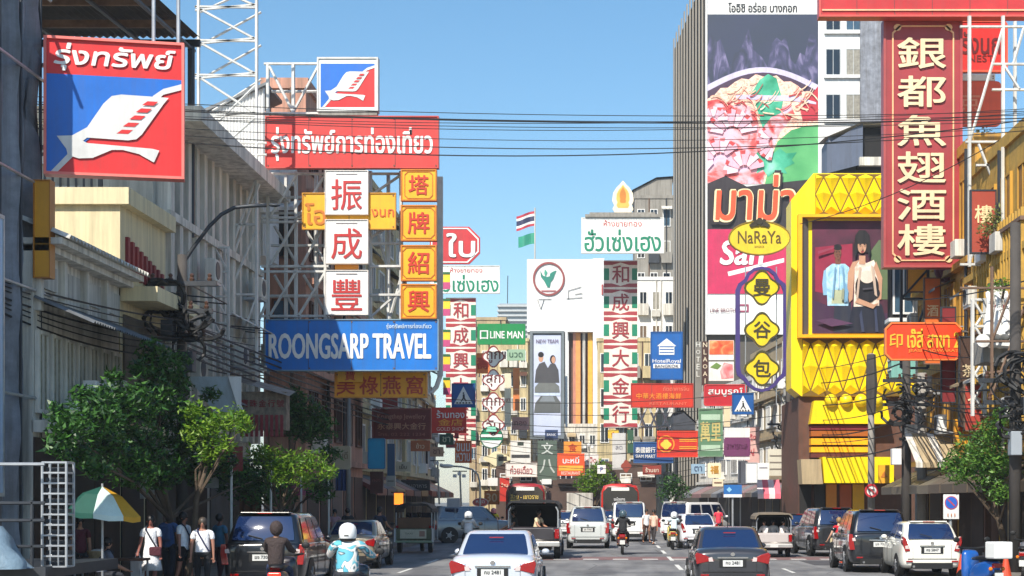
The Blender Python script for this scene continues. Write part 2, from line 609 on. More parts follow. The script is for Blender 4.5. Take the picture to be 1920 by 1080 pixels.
def building(name, label, x0, x1, y0, y1, z1, wall, floors, side, bays=4, fm=None, gm=GLASS, cat='building', ledge=None, ground=3.6,
             cam_bays=0, ww=.55, wh=.55, parapet=True, shop=None, awning=None, group=None, rz=0, cam_side=True):
    """Terraced block: wall, ledges, windows toward the street (side +1: faces +x), shopfront panels painted as unlit openings with pillars."""
    t = thing(name, label, cat, ((x0 + x1) / 2, (y0 + y1) / 2, 0), R(rz), group)
    hx, hy = (x1 - x0) / 2, (y1 - y0) / 2
    MB().box(-hx, hx, -hy, hy, 0, z1).build('wall', wall, t)
    lm = ledge or wall
    fh = (z1 - ground - .5) / max(1, floors)
    fx = hx * side
    fm = fm or WHITE
    if parapet:
        MB().box(-hx - .1, hx + .1, -hy - .1, hy + .1, z1 - .02, z1 + .35).build('parapet', lm, t)
    for k in range(floors):
        z = ground + fh * k
        if side:
            xa, xb = sorted((fx - .05 * side, fx + .28 * side))
            MB().box(xa, xb, -hy + .03, hy - .03, z - .12, z + .1).build('ledge', lm, t)
            bwid = 2 * hy / bays
            for j in range(bays):
                window(t, fx + .02 * side, -hy + bwid * (j + .5), z + fh * .52, bwid * ww, fh * wh, side, fm, gm, 2 if bwid > 2.5 else 1)
        if cam_bays:
            bw = 2 * hx / cam_bays
            for j in range(cam_bays):
                window(t, -hx + bw * (j + .5), -hy - .02, z + fh * .52, min(1.5, bw * .6), fh * wh, 0, fm, gm, 1)
    # clutter that belongs to the block: drain pipes, window hoods, cooling units, small balconies
    for k in range(floors):
        z = ground + fh * k
        if side:
            bwid = 2 * hy / bays
            for j in range(bays):
                yc = -hy + bwid * (j + .5)
                q = rnd.random()
                if q < .28:
                    xa, xb = sorted((fx, fx + .5 * side))
                    MB().box(xa, xb, yc - .4, yc + .4, z + .2, z + .8).build('cooling_unit', rnd.choice((oldwhite, greyw, WHITE)), t, bevel=.02)
                elif q < .5:
                    a_, b_ = fx, fx + .8 * side
                    zt_ = z + fh * .92
                    MB().add([(a_, yc - bwid * .36, zt_), (a_, yc + bwid * .36, zt_), (b_, yc + bwid * .36, zt_ - .35), (b_, yc - bwid * .36, zt_ - .35), (b_, yc - bwid * .36, zt_ - .45), (b_, yc + bwid * .36, zt_ - .45)], [(0, 1, 2, 3), (3, 2, 5, 4)]).build('window_hood', rnd.choice((corr, darkroof, oldwhite, tan_)), t)
        if cam_bays:
            bw = 2 * hx / cam_bays
            for j in range(cam_bays):
                xc = -hx + bw * (j + .5)
                q = rnd.random()
                if q < .3:
                    MB().box(xc - bw * .42, xc + bw * .42, -hy - .7, -hy + .01, z + fh * .08, z + fh * .42).build('balcony', rnd.choice((wall, oldwhite, concrete, DSTEEL)), t)
                elif q < .55:
                    MB().box(xc - .45, xc + .45, -hy - .45, -hy, z + .15, z + .8).build('cooling_unit', rnd.choice((oldwhite, greyw, WHITE)), t, bevel=.02)
                elif q < .72:
                    zt_ = z + fh * .9
                    MB().add([(xc - bw * .42, -hy, zt_), (xc + bw * .42, -hy, zt_), (xc + bw * .42, -hy - .9, zt_ - .4), (xc - bw * .42, -hy - .9, zt_ - .4), (xc - bw * .42, -hy - .9, zt_ - .52), (xc + bw * .42, -hy - .9, zt_ - .52)], [(0, 1, 2, 3), (3, 2, 5, 4)]).build('window_hood', rnd.choice((corr, darkroof, oldwhite, tan_, wood)), t)
    if cam_bays and floors > 2:
        for j in range(2):
            xp = rnd.uniform(-hx * .9, hx * .9)
            MB().tube([(xp, -hy - .1, 1), (xp, -hy - .1, z1)], .07, 6).build('drain_pipe', rnd.choice((oldwhite, DSTEEL, RUST)), t)
    if side and floors:
        for j in range(2):
            yp = rnd.uniform(-hy * .95, hy * .95)
            MB().tube([(fx + .12 * side, yp, ground), (fx + .12 * side, yp, z1)], .06, 6).build('drain_pipe', rnd.choice((oldwhite, DSTEEL)), t)
    if shop and side:
        bwid = 2 * hy / bays
        for j in range(bays):
            yc = -hy + bwid * (j + .5)
            xa, xb = sorted((fx - .3 * side, fx + .03 * side))
            MB().box(xa, xb, yc - bwid * .43, yc + bwid * .43, .16, ground - .5).build('shopfront', shop[j % len(shop)], t)
    if awning and side:
        bwid = 2 * hy / bays
        for j in range(bays):
            yc = -hy + bwid * (j + .5)
            a, bb = (fx + .04 * side, fx + 1.5 * side)
            h0, h1 = ground - .25, ground - .95
            y_a, y_b = yc - bwid * .46, yc + bwid * .46
            MB().add([(a, y_a, h0), (a, y_b, h0), (bb, y_b, h1), (bb, y_a, h1), (a, y_a, h0 - .06), (a, y_b, h0 - .06), (bb, y_b, h1 - .3), (bb, y_a, h1 - .3)],
                     [(0, 1, 2, 3), (4, 7, 6, 5), (3, 2, 6, 7), (0, 3, 7, 4), (1, 5, 6, 2), (0, 4, 5, 1)]).build('awning', awning[j % len(awning)], t)
    return t


cream = mat('cream_render', (222, 208, 168), 0.8, var=0.1, scale=.5, streak=.35, bump=.1)
oldwhite = mat('weathered_white_render', (224, 219, 208), 0.85, var=0.18, scale=.7, streak=.6, bump=.15)
greyw = mat('grey_render', (202, 199, 190), 0.85, var=0.2, scale=.6, streak=.6, bump=.15)
peach = mat('peach_render', (200, 148, 126), 0.85, var=0.22, scale=.7, streak=.6, bump=.15)
paleyel = mat('pale_yellow_render', (204, 186, 142), 0.85, var=0.2, scale=.6, streak=.65, bump=.1)
ochre = mat('ochre_render', (196, 148, 52), 0.8, var=0.12, scale=.7, streak=.3)
concrete = mat('raw_concrete', (150, 146, 138), 0.9, var=0.15, scale=.7, streak=.55, bump=.2)
brightw = mat('bright_white_render', (226, 226, 224), 0.7, var=0.06, scale=.4, streak=.15)
tan_ = mat('tan_render', (178, 158, 124), 0.85, var=0.14, scale=.7, streak=.45)
shop1 = mat('shop_interior_brown', (58, 42, 36), 0.7, var=0.6, scale=1.4)  # flat panel colour with the shade of an unlit shop put into it
shop2 = mat('shop_interior_dark', (30, 30, 34), 0.6, var=0.6, scale=1.2)  # darker panel colour standing in for unlit shop depth
shop3 = mat('roller_shutter_grey', (96, 98, 100), 0.6, .2, var=0.4, scale=1.0, streak=.4)
wood = mat('brown_wood', (96, 60, 44), 0.7, var=0.35, scale=2.5, streak=.3)
teal = mat('teal_paint', (120, 178, 170), .6, streak=.3)
corr = mat('corrugated_grey_sheet', (120, 124, 128), .55, .3, var=.3, scale=1.2, streak=.5)
darkroof = mat('dark_corrugated_roof', (58, 54, 52), .8, var=.4, scale=1.5)

# --- left: net-wrapped scaffold building at the frame edge
t = thing('netted_scaffold', 'tall scaffold bay wrapped in hanging grey safety netting, nearest thing on the left side', 'scaffold', (-15.14, 31.9, 0))
net = mat('grey_safety_net', (146, 150, 160), .9, var=.45, scale=1.4, streak=.45)
b = MB()
n, zz = 26, 24
cols = []
for i in range(n + 1):
    y = -1.2 + 2.6 * i / n
    cols.append((3.08 + .16 * math.sin(i * 1.7) + .10 * math.sin(i * .6), y))
vs, fs = [], []
for k in range(zz + 1):
    z = .2 + 12.6 * k / zz
    for i, (x, y) in enumerate(cols):
        e = .10 * math.sin(k * .9) if i == n else 0
        vs.append((x + .05 * math.sin(k * 1.3 + i * .5), y + e * 3 + (.25 * math.sin(k * .55) if i > n - 3 else 0), z))
for k in range(zz):
    for i in range(n):
        a = k * (n + 1) + i
        fs.append((a, a + 1, a + n + 2, a + n + 1))
b.add(vs, fs)
b.build('net', net, t, smooth=True)
MB().box(2.45, 2.8, -1.2, 1.2, 0, 12.3).build('backing_sheet', greyw, t)
for z in (4.2, 6.4, 8.6, 10.8, 12.6):
    MB().tube([(3.36, -1.4, z), (3.36, 1.7, z)], .035).build('scaffold_rail', STEEL, t)
for y in (-1.0, .1, 1.2):
    MB().tube([(3.32, y, .15), (3.32, y, 12.8)], .035).build('scaffold_pole', DSTEEL, t)
tt = thing('hoarding_panel', 'pale blue hoarding sheet hung on the netted scaffold', 'hoarding', (-11.35, 29.3, 2.2), R(90))
MB().box(-.55, .55, 0, .05, 0, 5.2).build('sheet', paint((176, 198, 224)), tt)
MB().ring([(x, z + 2.6) for x, z in rect(1.14, 5.24)], [(x, z + 2.6) for x, z in rect(1.02, 5.1)], -.02, .06).build('frame', STEEL, tt)

# --- left: yellow slab sign beside the net
sign('blade_sign', 'plain mustard yellow blade board fixed between the netting and the old white shophouse', (64, 338, 94, 520), 32.6, (214, 152, 40), cat='board', depth=.25, border=(176, 112, 30))

# --- left: old white shophouse with tiled roof and awning
t = thing('old_shophouse', 'low old white shophouse with tiled roof, stained parapet and louvred upper windows', 'shophouse', (XL, 36.0, 0))
y0, y1 = -3.4, 2.3
MB().box(-6, 0, y0, y1, 0, 7.35).build('wall', oldwhite, t)
b = MB()
for z, d in ((7.2, .35), (7.34, .6)):
    b.box(-.5, d, y0, y1, z, z + .13)
b.build('cornice', oldwhite, t)
tile = mat('white_glazed_tiles', (216, 212, 202), .5, var=.3, scale=4, streak=.65)
b = MB()
nn = 26
for i in range(nn):
    ya, yb = y0 + (y1 - y0) * i / nn, y0 + (y1 - y0) * (i + 1) / nn
    ym = (ya + yb) / 2
    b.add([(.75, ya, 7.44), (.75, ym, 7.54), (.75, yb, 7.44), (-3.6, ya, 9.2), (-3.6, ym, 9.3), (-3.6, yb, 9.2)], [(0, 1, 4, 3), (1, 2, 5, 4)])
b.build('roof', tile, t)
MB().box(-3.9, -3.5, y0, y1 - .3, 8.9, 9.7).build('roof_ridge', concrete, t)
for j in range(4):
    yc = y0 + (y1 - y0) * (j + .5) / 4
    MB().box(-.05, .14, yc - .62, yc - .45, 6.0, 7.2).build('pilaster', oldwhite, t)
    MB().box(-.02, .06, yc - .4, yc + .6, 6.5, 7.0).build('vent_panel', greyw, t)
b = MB()
for i in range(34):
    ya, yb = y0 + (y1 - y0) * i / 34, y0 + (y1 - y0) * (i + 1) / 34
    ym = (ya + yb) / 2
    b.add([(.02, ya, 6.25), (.02, ym, 6.31), (.02, yb, 6.25), (1.25, ya, 5.72), (1.25, ym, 5.78), (1.25, yb, 5.72)], [(0, 1, 4, 3), (1, 2, 5, 4)])
b.build('awning', corr, t)
for j in range(7):
    yc = y0 + (y1 - y0) * (j + .5) / 7
    window(t, .03, yc, 4.75, .62, 1.7, 1, oldwhite, mat('louvre_shutter', (150, 146, 128), .8, var=.5, scale=6), 1)
MB().box(-.02, .25, y0, y1, 3.5, 3.75).build('ledge', oldwhite, t)
for j in range(3):
    yc = y0 + (y1 - y0) * (j + .5) / 3
    MB().box(-.2, .04, yc - .92, yc + .92, .16, 3.4).build('shopfront', (shop1, shop2, shop1)[j], t)  # dark cover over the pale wall, shop shade painted in its colour
for k, (yy, zz_) in enumerate(((35.2, 4.1), (36.6, 4.25), (34.2, 3.6))):
    a = thing('air_conditioner', ('white air conditioner unit on the old shophouse wall under the louvred windows', 'second white air conditioner unit further along the old shophouse wall', 'dusty air conditioner unit lowest on the old shophouse wall')[k], 'air conditioner', (XL + .3, yy, zz_), R(90))
    MB().box(-.42, .42, -.3, 0, 0, .62).build('case', WHITE, a, bevel=.02)
    MB().lathe([(.24, -.315), (.26, -.30), (.02, -.29)], (-.1, 0, .31), 16, axis='y').build('fan_grille', DSTEEL, a)
    MB().box(-.4, -.35, -.28, .25, -.08, 0).box(.35, .4, -.28, .25, -.08, 0).build('bracket', STEEL, a)

# --- left: cream block with red window bars
t = thing('cream_building', 'cream flat-roofed block with dark red window bars beneath the large bird sign', 'building', (XL, 40.1, 0))
MB().box(-7, 0, -1.7, 2.2, 0, 9.4).build('wall', cream, t)
MB().box(-7.1, .25, -1.85, 2.3, 9.2, 9.6).build('parapet', cream, t)
MB().box(-.2, .9, -1.7, 2.2, 6.9, 7.25).build('canopy', cream, t)
for yc in (-.8, 1.2):
    MB().box(-.2, .04, yc - .85, yc + .92, .16, 3.4).build('shopfront', shop2 if yc < 0 else shop1, t)  # dark cover panels, ground-floor shade painted in their colour
MB().box(-.1, .3, -1.7, 2.2, 3.4, 3.7).build('ledge', concrete, t)
MB().box(-.02, .05, -1.5, 2.0, 4.0, 6.6).build('screen_wall', mat('brown_screen', (104, 92, 78), .8, var=.5, scale=2, streak=.5), t)
redbar = mat('dark_red_metal', (130, 40, 48), .6, var=.2)
for j in range(9):
    yc = -1.3 + .37 * j
    MB().box(0, .08, yc, yc + .16, 7.55 - (0 if j < 5 else .0), 8.5 - .06 * j).build('window_bar', redbar, t)
MB().ring([(x - 3.0, z + 10.4) for x, z in rect(3.4, 1.3)], [(x - 3.0, z + 10.4) for x, z in rect(3.2, 1.15)], 1.0, 1.1).build('roof_rail', DSTEEL, t)
b = MB()
for j in range(16):
    b.box(-4.6 + .2 * j, -4.55 + .2 * j, 1.02, 1.06, 9.6, 11.0)
b.build('railing', DSTEEL, t)

# --- left: tall grey-white block with deep eave and pilasters
t = thing('pilaster_building', 'tall grey-white block with a deep sloping eave and close-set vertical pilasters behind the scaffold tower', 'building', (XL, 48.2, 0))
y0, y1 = -5.8, 5.6
MB().box(-8, -.35, y0, y1, 0, 12.1).build('wall', greyw, t)
MB().box(-8, 1.0, y0 - .3, y1, 12.1, 12.5).build('eave', oldwhite, t)
for j in range(13):
    yc = y0 + (y1 - y0) * (j + .5) / 13
    MB().box(-.4, .05, yc - .16, yc + .16, 4, 12.1).build('pilaster', oldwhite, t)
for j in range(12):
    yc = y0 + (y1 - y0) * (j + 1) / 13
    for z in (5.6, 8.4, 10.7):
        window(t, -.33, yc, z, .5, 1.5, 1, wood, GLASS, 0)
for z in (6.9, 9.6):
    MB().box(-.4, .12, y0, y1, z, z + .22).build('ledge', oldwhite, t)
for j in range(4):
    yc = y0 + (y1 - y0) * (j + .5) / 4
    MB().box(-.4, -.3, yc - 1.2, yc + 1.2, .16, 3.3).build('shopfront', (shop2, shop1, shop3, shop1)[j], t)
t = thing('rooftop_shed', 'bright white corrugated sheet-metal room on the roof behind the scaffold tower', 'rooftop room', (wx(430, 54.2), 54.2, 10.4))
b = MB()
for i in range(22):
    xa, xb = -1.25 + 2.45 * i / 22, -1.25 + 2.45 * (i + 1) / 22
    za, zb_ = 4.6 + 1.1 * i / 22, 4.6 + 1.1 * (i + 1) / 22
    b.add([(xa, 0, 0), ((xa + xb) / 2, -.06, 0), (xb, 0, 0), (xa, 0, za), ((xa + xb) / 2, -.06, (za + zb_) / 2), (xb, 0, zb_)], [(0, 1, 4, 3), (1, 2, 5, 4)])
b.build('wall', brightw, t)
MB().add([(-1.35, -.2, 4.6), (1.3, -.2, 5.75), (1.3, 2.4, 5.75), (-1.35, 2.4, 4.6), (-1.35, -.2, 4.7), (1.3, -.2, 5.85), (1.3, 2.4, 5.85), (-1.35, 2.4, 4.7)], [(0, 1, 2, 3), (4, 7, 6, 5), (0, 4, 5, 1), (1, 5, 6, 2), (2, 6, 7, 3), (3, 7, 4, 0)]).build('roof', corr, t)
MB().box(-1.2, 1.2, .05, 2.3, 0, 4.5).build('inner_wall', brightw, t)

# --- left: roof canopy at the top corner on steel columns
t = thing('roof_canopy', 'dark corrugated roof canopy on steel columns high above the bird sign', 'canopy', (-15, 41, 0))
roofz = lambda y: 14.7 + .05 * (y + 5)
b = MB()
for i in range(46):
    xa, xb = -6 + 9.4 * i / 46, -6 + 9.4 * (i + 1) / 46
    b.add([(xa, -5, roofz(-5)), ((xa + xb) / 2, -5, roofz(-5) + .07), (xb, -5, roofz(-5)), (xa, 4.2, roofz(4.2)), ((xa + xb) / 2, 4.2, roofz(4.2) + .07), (xb, 4.2, roofz(4.2))], [(0, 1, 4, 3), (1, 2, 5, 4)])
b.build('roof', darkroof, t)
for y in (-5, -2.7, -.4, 1.9, 4.1):
    MB().box(-6, 3.4, y - .05, y + .05, roofz(y) - .26, roofz(y) - .06).build('purlin', RUST if y < 4 else DSTEEL, t)
for x in (-4.6, -2.4, -.2, 2.0, 3.2):
    MB().tube([(x, -5, roofz(-5) - .35), (x, 4.2, roofz(4.2) - .35)], .06).build('rafter', DSTEEL, t)
for x in (-3.6, 1.9, 2.6, 3.2):
    MB().tube([(x, 3.9, 10 if x < 0 else 9.5), (x, 3.9, roofz(3.9) - .3)], .1, 8).build('column', DSTEEL, t)
MB().box(-6, 3.3, 3.6, 3.8, 12.55, 12.75).build('tie_beam', DSTEEL, t)
for k in range(9):
    MB().tube([(-5.6 + k, 3.7, 12.7), (-5.1 + k, 3.7, 14.9)], .03, 4).build('lattice_bar', DSTEEL, t)
t = thing('white_cornice_building', 'white upper storey with a moulded cornice showing between the netting and the bird sign', 'building', (-17.2, 44, 0))
MB().box(-3, 3, -1.5, 4, 0, 12.2).build('wall', oldwhite, t)
for z in (10.2, 11.0, 12.0):
    MB().box(-3.1, 3.15, -1.75, 4, z, z + .22).build('cornice', brightw, t)
for x in (-1.6, .2, 1.9):
    window(t, x, -1.52, 9.2, .9, 1.4, 0, WHITE)

# --- left: peach block behind the sign frames, then the pale yellow one, then the row beyond
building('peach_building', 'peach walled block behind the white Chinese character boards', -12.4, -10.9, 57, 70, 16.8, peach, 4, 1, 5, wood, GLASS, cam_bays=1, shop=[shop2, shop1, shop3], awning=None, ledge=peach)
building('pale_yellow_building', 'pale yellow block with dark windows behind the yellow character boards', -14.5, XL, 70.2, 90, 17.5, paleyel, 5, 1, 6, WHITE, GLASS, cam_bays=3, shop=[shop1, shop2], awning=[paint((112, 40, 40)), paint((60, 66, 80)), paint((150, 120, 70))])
for k, (lab, ya, yb, h, wm, nf) in enumerate((
        ('cream terrace block beyond the pale yellow one on the left side', 90.3, 108, 11.5, cream, 3),
        ('grey concrete terrace block beside the octagonal red sign', 108.3, 124, 9.5, concrete, 2),
        ('tan terrace block behind the lobed white shop boards', 124.3, 142, 10, tan_, 2),
        ('weathered white block at the start of the bend on the left side', 142.3, 162, 14, oldwhite, 4),
        ('pale yellow narrow block deep in the bend of the street', 162.3, 186, 17, paleyel, 5))):
    yc = (ya + yb) / 2
    sl_ = (bend(yb) - bend(ya)) / (yb - ya)
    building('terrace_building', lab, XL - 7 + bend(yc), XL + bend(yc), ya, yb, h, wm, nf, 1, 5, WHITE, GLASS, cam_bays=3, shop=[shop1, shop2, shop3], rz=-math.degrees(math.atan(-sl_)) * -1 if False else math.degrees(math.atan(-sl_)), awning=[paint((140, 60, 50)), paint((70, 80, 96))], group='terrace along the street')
# ================================================================== RIGHT SIDE
ochre2 = mat('ochre_cladding', (200, 148, 48), .6, var=.25, scale=.8, streak=.55)
building('ochre_building', 'ochre yellow shophouse with striped upper windows beside the orange shop board', XR, 20, 55.5, 66, 14.5, ochre2, 3, -1, 4, ochre2, mat('amber_slat', (150, 104, 34), .6, var=.4, scale=3), shop=[shop1, wood, shop2], awning=[paint((120, 112, 96)), paint((90, 86, 78))], wh=.72, ww=.62)
building('slatted_building', 'yellow slat-fronted shophouse behind the lattice mast near the tree on the right', XR - .2, 20, 47, 55.2, 13.2, mat('mustard_slats', (196, 154, 62), .7, var=.35, scale=2.2, streak=.3), 3, -1, 4, ochre, mat('amber_slat', (150, 104, 34)), shop=[shop1, shop2, wood], awning=[paint((96, 84, 70))], wh=.7, ww=.6)
building('corner_building', 'grey concrete shophouse at the frame edge behind the cable-laden pole', XR + .1, 20, 36, 46.7, 10.5, concrete, 2, -1, 3, WHITE, GLASS, shop=[shop2, shop1, wood], awning=[paint((84, 72, 60))])
t = thing('teal_balcony', 'pale teal boarded balcony wedged behind the tall red character sign', 'balcony', (XR - .55, 66.5, 7.2))
MB().box(-.5, .6, -.4, .5, 0, 2.3).build('wall', teal, t)
MB().box(-.62, .6, -.5, .6, 2.3, 2.45).build('coping', brightw, t)
for k in range(5):
    MB().box(-.53, -.5, -.38, .48, .3 + .4 * k, .36 + .4 * k).build('batten', brightw, t)
window(t, 0, -.42, 3.6, .9, 2.0, 0, brightw)
MB().box(-.5, .6, -.4, .5, 2.45, 5.4).build('upper_wall', DARK, t)
# white roof ornament
t = thing('roof_ornament', 'white ribbed oriental roof ornament with curled eave ends beside the lattice mast', 'roof ornament', (12.3, 48.2, wz(650, 48.2)))
b = MB()
for i in range(11):
    a0 = -1.1 + .26 * i
    b.tube([(a0, -.5, .25), (a0 + .12, -.2, .75), (a0 + .3, .3, 1.35), (a0 + .34, .8, 1.7)], [.14, .13, .12, .1], 8)
b.build('tile_rib', brightw, t)
MB().tube([(-1.35, -.65, .05), (-.4, -.62, -.02), (.8, -.62, .05), (1.9, -.65, .3)], .11, 8).build('eave', brightw, t)
for x in (-1.3, -.3, .8):
    MB().lathe([(.03, -.1), (.2, -.08), (.2, .08), (.03, .1)], (x, -.75, .1), 14, axis='y').build('tile_end', brightw, t)
MB().box(-1.2, 2.0, -.4, .9, -.5, .2).build('base', concrete, t)

# --- yellow clad handbag store with diamond facets and a big picture frame
YN = 78.0
yel = mat('yellow_cladding', (255, 218, 6), .4, var=.1, scale=.7, streak=.12, bump=.05)
yel2 = mat('yellow_cladding_seam', (112, 84, 10), .6, var=.2)
yel3 = mat('orange_yellow_cladding', (246, 176, 10), .45, var=.12)
t = thing('yellow_store', 'bright yellow store clad in diamond facets around a large framed picture of two people', 'store', (wx(1485, YN), YN, 0))
X = lambda px: wx(px, YN) - wx(1485, YN)
Z = lambda py: wz(py, YN)
xa, xb, zb, zt = 0.0, X(1720), Z(742), Z(322)
fx0, fx1, fz0, fz1 = X(1513), X(1672), Z(624), Z(412)
MB().prism([(xa, zb + .4), (xa + .5, zb), (xb, zb), (xb, zt), (X(1527), zt), (xa, Z(372))], .35, 2.6).build('body', yel, t)


def facets(zlo, zhi, x_lo, x_hi, nx, name):
    b = MB()
    dx = (x_hi - x_lo) / nx
    hz = zhi - zlo
    for r_ in range(3):
        zc = zlo + hz * (.08 + .42 * r_)
        for i in range(-1, nx + 1):
            xc = x_lo + dx * (i + (.5 if r_ % 2 else 1.0))
            p = [(xc - dx / 2, zc), (xc, zc + hz * .42), (xc + dx / 2, zc), (xc, zc - hz * .42)]
            p = [(min(max(x, x_lo), x_hi), min(max(z, zlo), zhi)) for x, z in p]
            if p[2][0] - p[0][0] < dx * .3:
                continue
            cc = (sum(q[0] for q in p) / 4, -.0, sum(q[1] for q in p) / 4)
            sh = [(cc[0] + (x - cc[0]) * .90, .30, cc[2] + (z - cc[2]) * .90) for x, z in p]
            ap = (cc[0] - dx * .12, -.02, cc[2] + .05)
            b.add(sh + [ap], [(0, 1, 4), (1, 2, 4), (2, 3, 4), (3, 0, 4)])
    return b.build(name, yel, t)


facets(fz1 + .25, zt - .02, X(1530), xb, 6, 'facet_cladding')
facets(zb + .02, fz0 - .25, X(1506), xb, 7, 'facet_cladding')
MB().box(X(1530), xb, .31, .345, fz1 + .2, zt - .05).build('seam_backing', yel2, t)
MB().box(X(1506), xb, .31, .345, zb, fz0 - .2).build('seam_backing', yel2, t)
b = MB()
b.quad((fx0 - .35, -.15, fz0 - .3), (fx0 - .35, -.15, fz1 + .3), (fx0 + .1, .28, fz1), (fx0 + .1, .28, fz0))
b.build('reveal', mat('reveal_grey', (108, 100, 96), .7), t)
MB().ring([((fx0 + fx1) / 2 + x, (fz0 + fz1) / 2 + z) for x, z in rect(fx1 - fx0 + .9, fz1 - fz0 + .5)], [((fx0 + fx1) / 2 + x, (fz0 + fz1) / 2 + z) for x, z in rect(fx1 - fx0 + .5, fz1 - fz0 + .2)], -.2, .33).build('picture_frame', yel3, t)
ul = lambda pts: [(X(px), Z(py)) for px, py in pts]
pbg = ramp_mat('poster_maroon', [(.3, (44, 24, 36)), (.55, (92, 34, 58)), (.75, (120, 44, 70))], 'noise', .5)
pred = ramp_mat('poster_red', [(.3, (112, 22, 48)), (.7, (160, 36, 66))], 'noise', .8)
skin_p = paint((196, 148, 118))
skin_d = paint((120, 76, 58))
hairp = paint((24, 18, 20))
poster(t, [
    (ul([(1524, 624), (1672, 624), (1672, 412), (1524, 412)]), pbg),
    (ul([(1530, 545), (1600, 560), (1600, 455), (1530, 462)]), pred),
    (ul([(1524, 624), (1672, 624), (1672, 585), (1600, 590), (1524, 560)]), paint((66, 36, 66))),
    (ul([(1640, 560), (1672, 560), (1672, 450), (1650, 448), (1634, 470)]), paint((92, 110, 74))),
    (ul([(1564, 622), (1600, 622), (1597, 560), (1566, 560)]), paint((40, 44, 60))),
    (ul([(1545, 552), (1552, 552), (1556, 530), (1556, 500), (1546, 506), (1543, 530)]), paint((140, 186, 214))),
    (ul([(1553, 572), (1592, 572), (1594, 500), (1586, 493), (1562, 493), (1550, 502)]), ramp_mat('print_blue_shirt', [(.3, (120, 166, 196)), (.5, (156, 200, 224)), (.7, (190, 220, 236))], 'noise', 2.2, 4, 1.5)),
    (ul([(1560, 568), (1584, 568), (1586, 542), (1562, 542)]), paint((190, 196, 160))),
    (ul([(1568, 494), (1577, 494), (1578, 484), (1567, 484)]), skin_d),
    ([(X(1572) + x, Z(473) + z) for x, z in ell(.36, .62)], skin_d),
    ([(X(1572) + x, Z(462) + z) for x, z in ell(.40, .30)], hairp),
    (ul([(1590, 623), (1668, 623), (1656, 572), (1640, 556), (1602, 560)]), paint((26, 30, 46))),
    (ul([(1594, 566), (1600, 560), (1604, 500), (1612, 486), (1600, 490), (1591, 510), (1590, 548)]), skin_p),
    (ul([(1602, 574), (1650, 572), (1650, 510), (1640, 486), (1626, 492), (1614, 484), (1604, 500)]), ramp_mat('print_cream_top', [(.3, (196, 172, 150)), (.5, (226, 208, 190)), (.7, (240, 228, 214))], 'noise', 2.0, 4, 1.5)),
    (ul([(1646, 562), (1654, 560), (1656, 520), (1644, 488), (1640, 500), (1648, 525)]), skin_p),
    (ul([(1602, 470), (1634, 472), (1632, 440), (1624, 430), (1612, 430), (1605, 440)]), hairp),
    (ul([(1612, 494), (1624, 494), (1624, 478), (1612, 478)]), skin_p),
    ([(X(1617.5) + x, Z(460) + z) for x, z in ell(.42, .72)], skin_p),
    (ul([(1608, 456), (1628, 456), (1630, 440), (1622, 434), (1612, 434), (1606, 444)]), hairp),
    ([(X(1627) + x, Z(538) + z) for x, z in ell(1.15, 1.55)], hairp),
    ([(X(1627) + x, Z(518) + z) for x, z in ell(.72, .62)], paint((226, 208, 190))),
    ([(X(1628) + x, Z(548) + z) for x, z in ell(1.2, .8)], paint((20, 18, 26))),
    (ul([(1604, 566), (1638, 578), (1650, 566), (1640, 570), (1610, 558)]), skin_p),
    (ul([(1566, 500), (1569, 500), (1564, 560), (1561, 556)]), paint((116, 160, 190))), (ul([(1580, 500), (1583, 500), (1588, 565), (1584, 566)]), paint((116, 160, 190))),
    (ul([(1572, 496), (1574, 496), (1574, 540), (1572, 540)]), paint((206, 226, 238))), (ul([(1586, 530), (1592, 545), (1590, 566), (1585, 560)]), paint((120, 168, 200))),
    (ul([(1612, 500), (1616, 500), (1610, 560), (1606, 556)]), paint((196, 170, 150))), (ul([(1634, 496), (1640, 500), (1646, 556), (1641, 552)]), paint((200, 176, 156))),
    (ul([(1612, 457), (1616, 456), (1616, 458), (1612, 459)]), hairp), (ul([(1620, 456), (1624, 457), (1624, 459), (1620, 458)]), hairp),
    (ul([(1615, 470), (1621, 470), (1620, 473), (1616, 473)]), paint((150, 60, 60))), (ul([(1617, 460), (1619, 460), (1620, 467), (1616, 467)]), paint((176, 128, 100))),
    (ul([(1568, 471), (1571, 470), (1571, 472), (1568, 473)]), hairp), (ul([(1573, 470), (1576, 471), (1576, 473), (1573, 472)]), hairp),
    (ul([(1570, 480), (1574, 480), (1573, 482), (1571, 482)]), paint((80, 40, 36))), (ul([(1578, 560), (1580, 540), (1584, 541), (1583, 562)]), paint((150, 156, 130))),
    (ul([(1612, 590), (1616, 580), (1622, 622), (1616, 622)]), paint((50, 58, 84))), (ul([(1640, 580), (1644, 576), (1648, 622), (1642, 622)]), paint((50, 58, 84))),
    (ul([(1618, 540), (1636, 538), (1637, 541), (1619, 543)]), paint((70, 66, 74))), (ul([(1604, 486), (1608, 470), (1606, 444), (1602, 470)]), hairp), (ul([(1628, 486), (1634, 470), (1630, 446), (1629, 470)]), hairp),
    (ul([(1534, 470), (1566, 462), (1562, 466), (1534, 476)]), paint((150, 56, 80))), (ul([(1530, 600), (1560, 596), (1600, 606), (1560, 612)]), paint((88, 54, 84))),
], -.0 + .3)
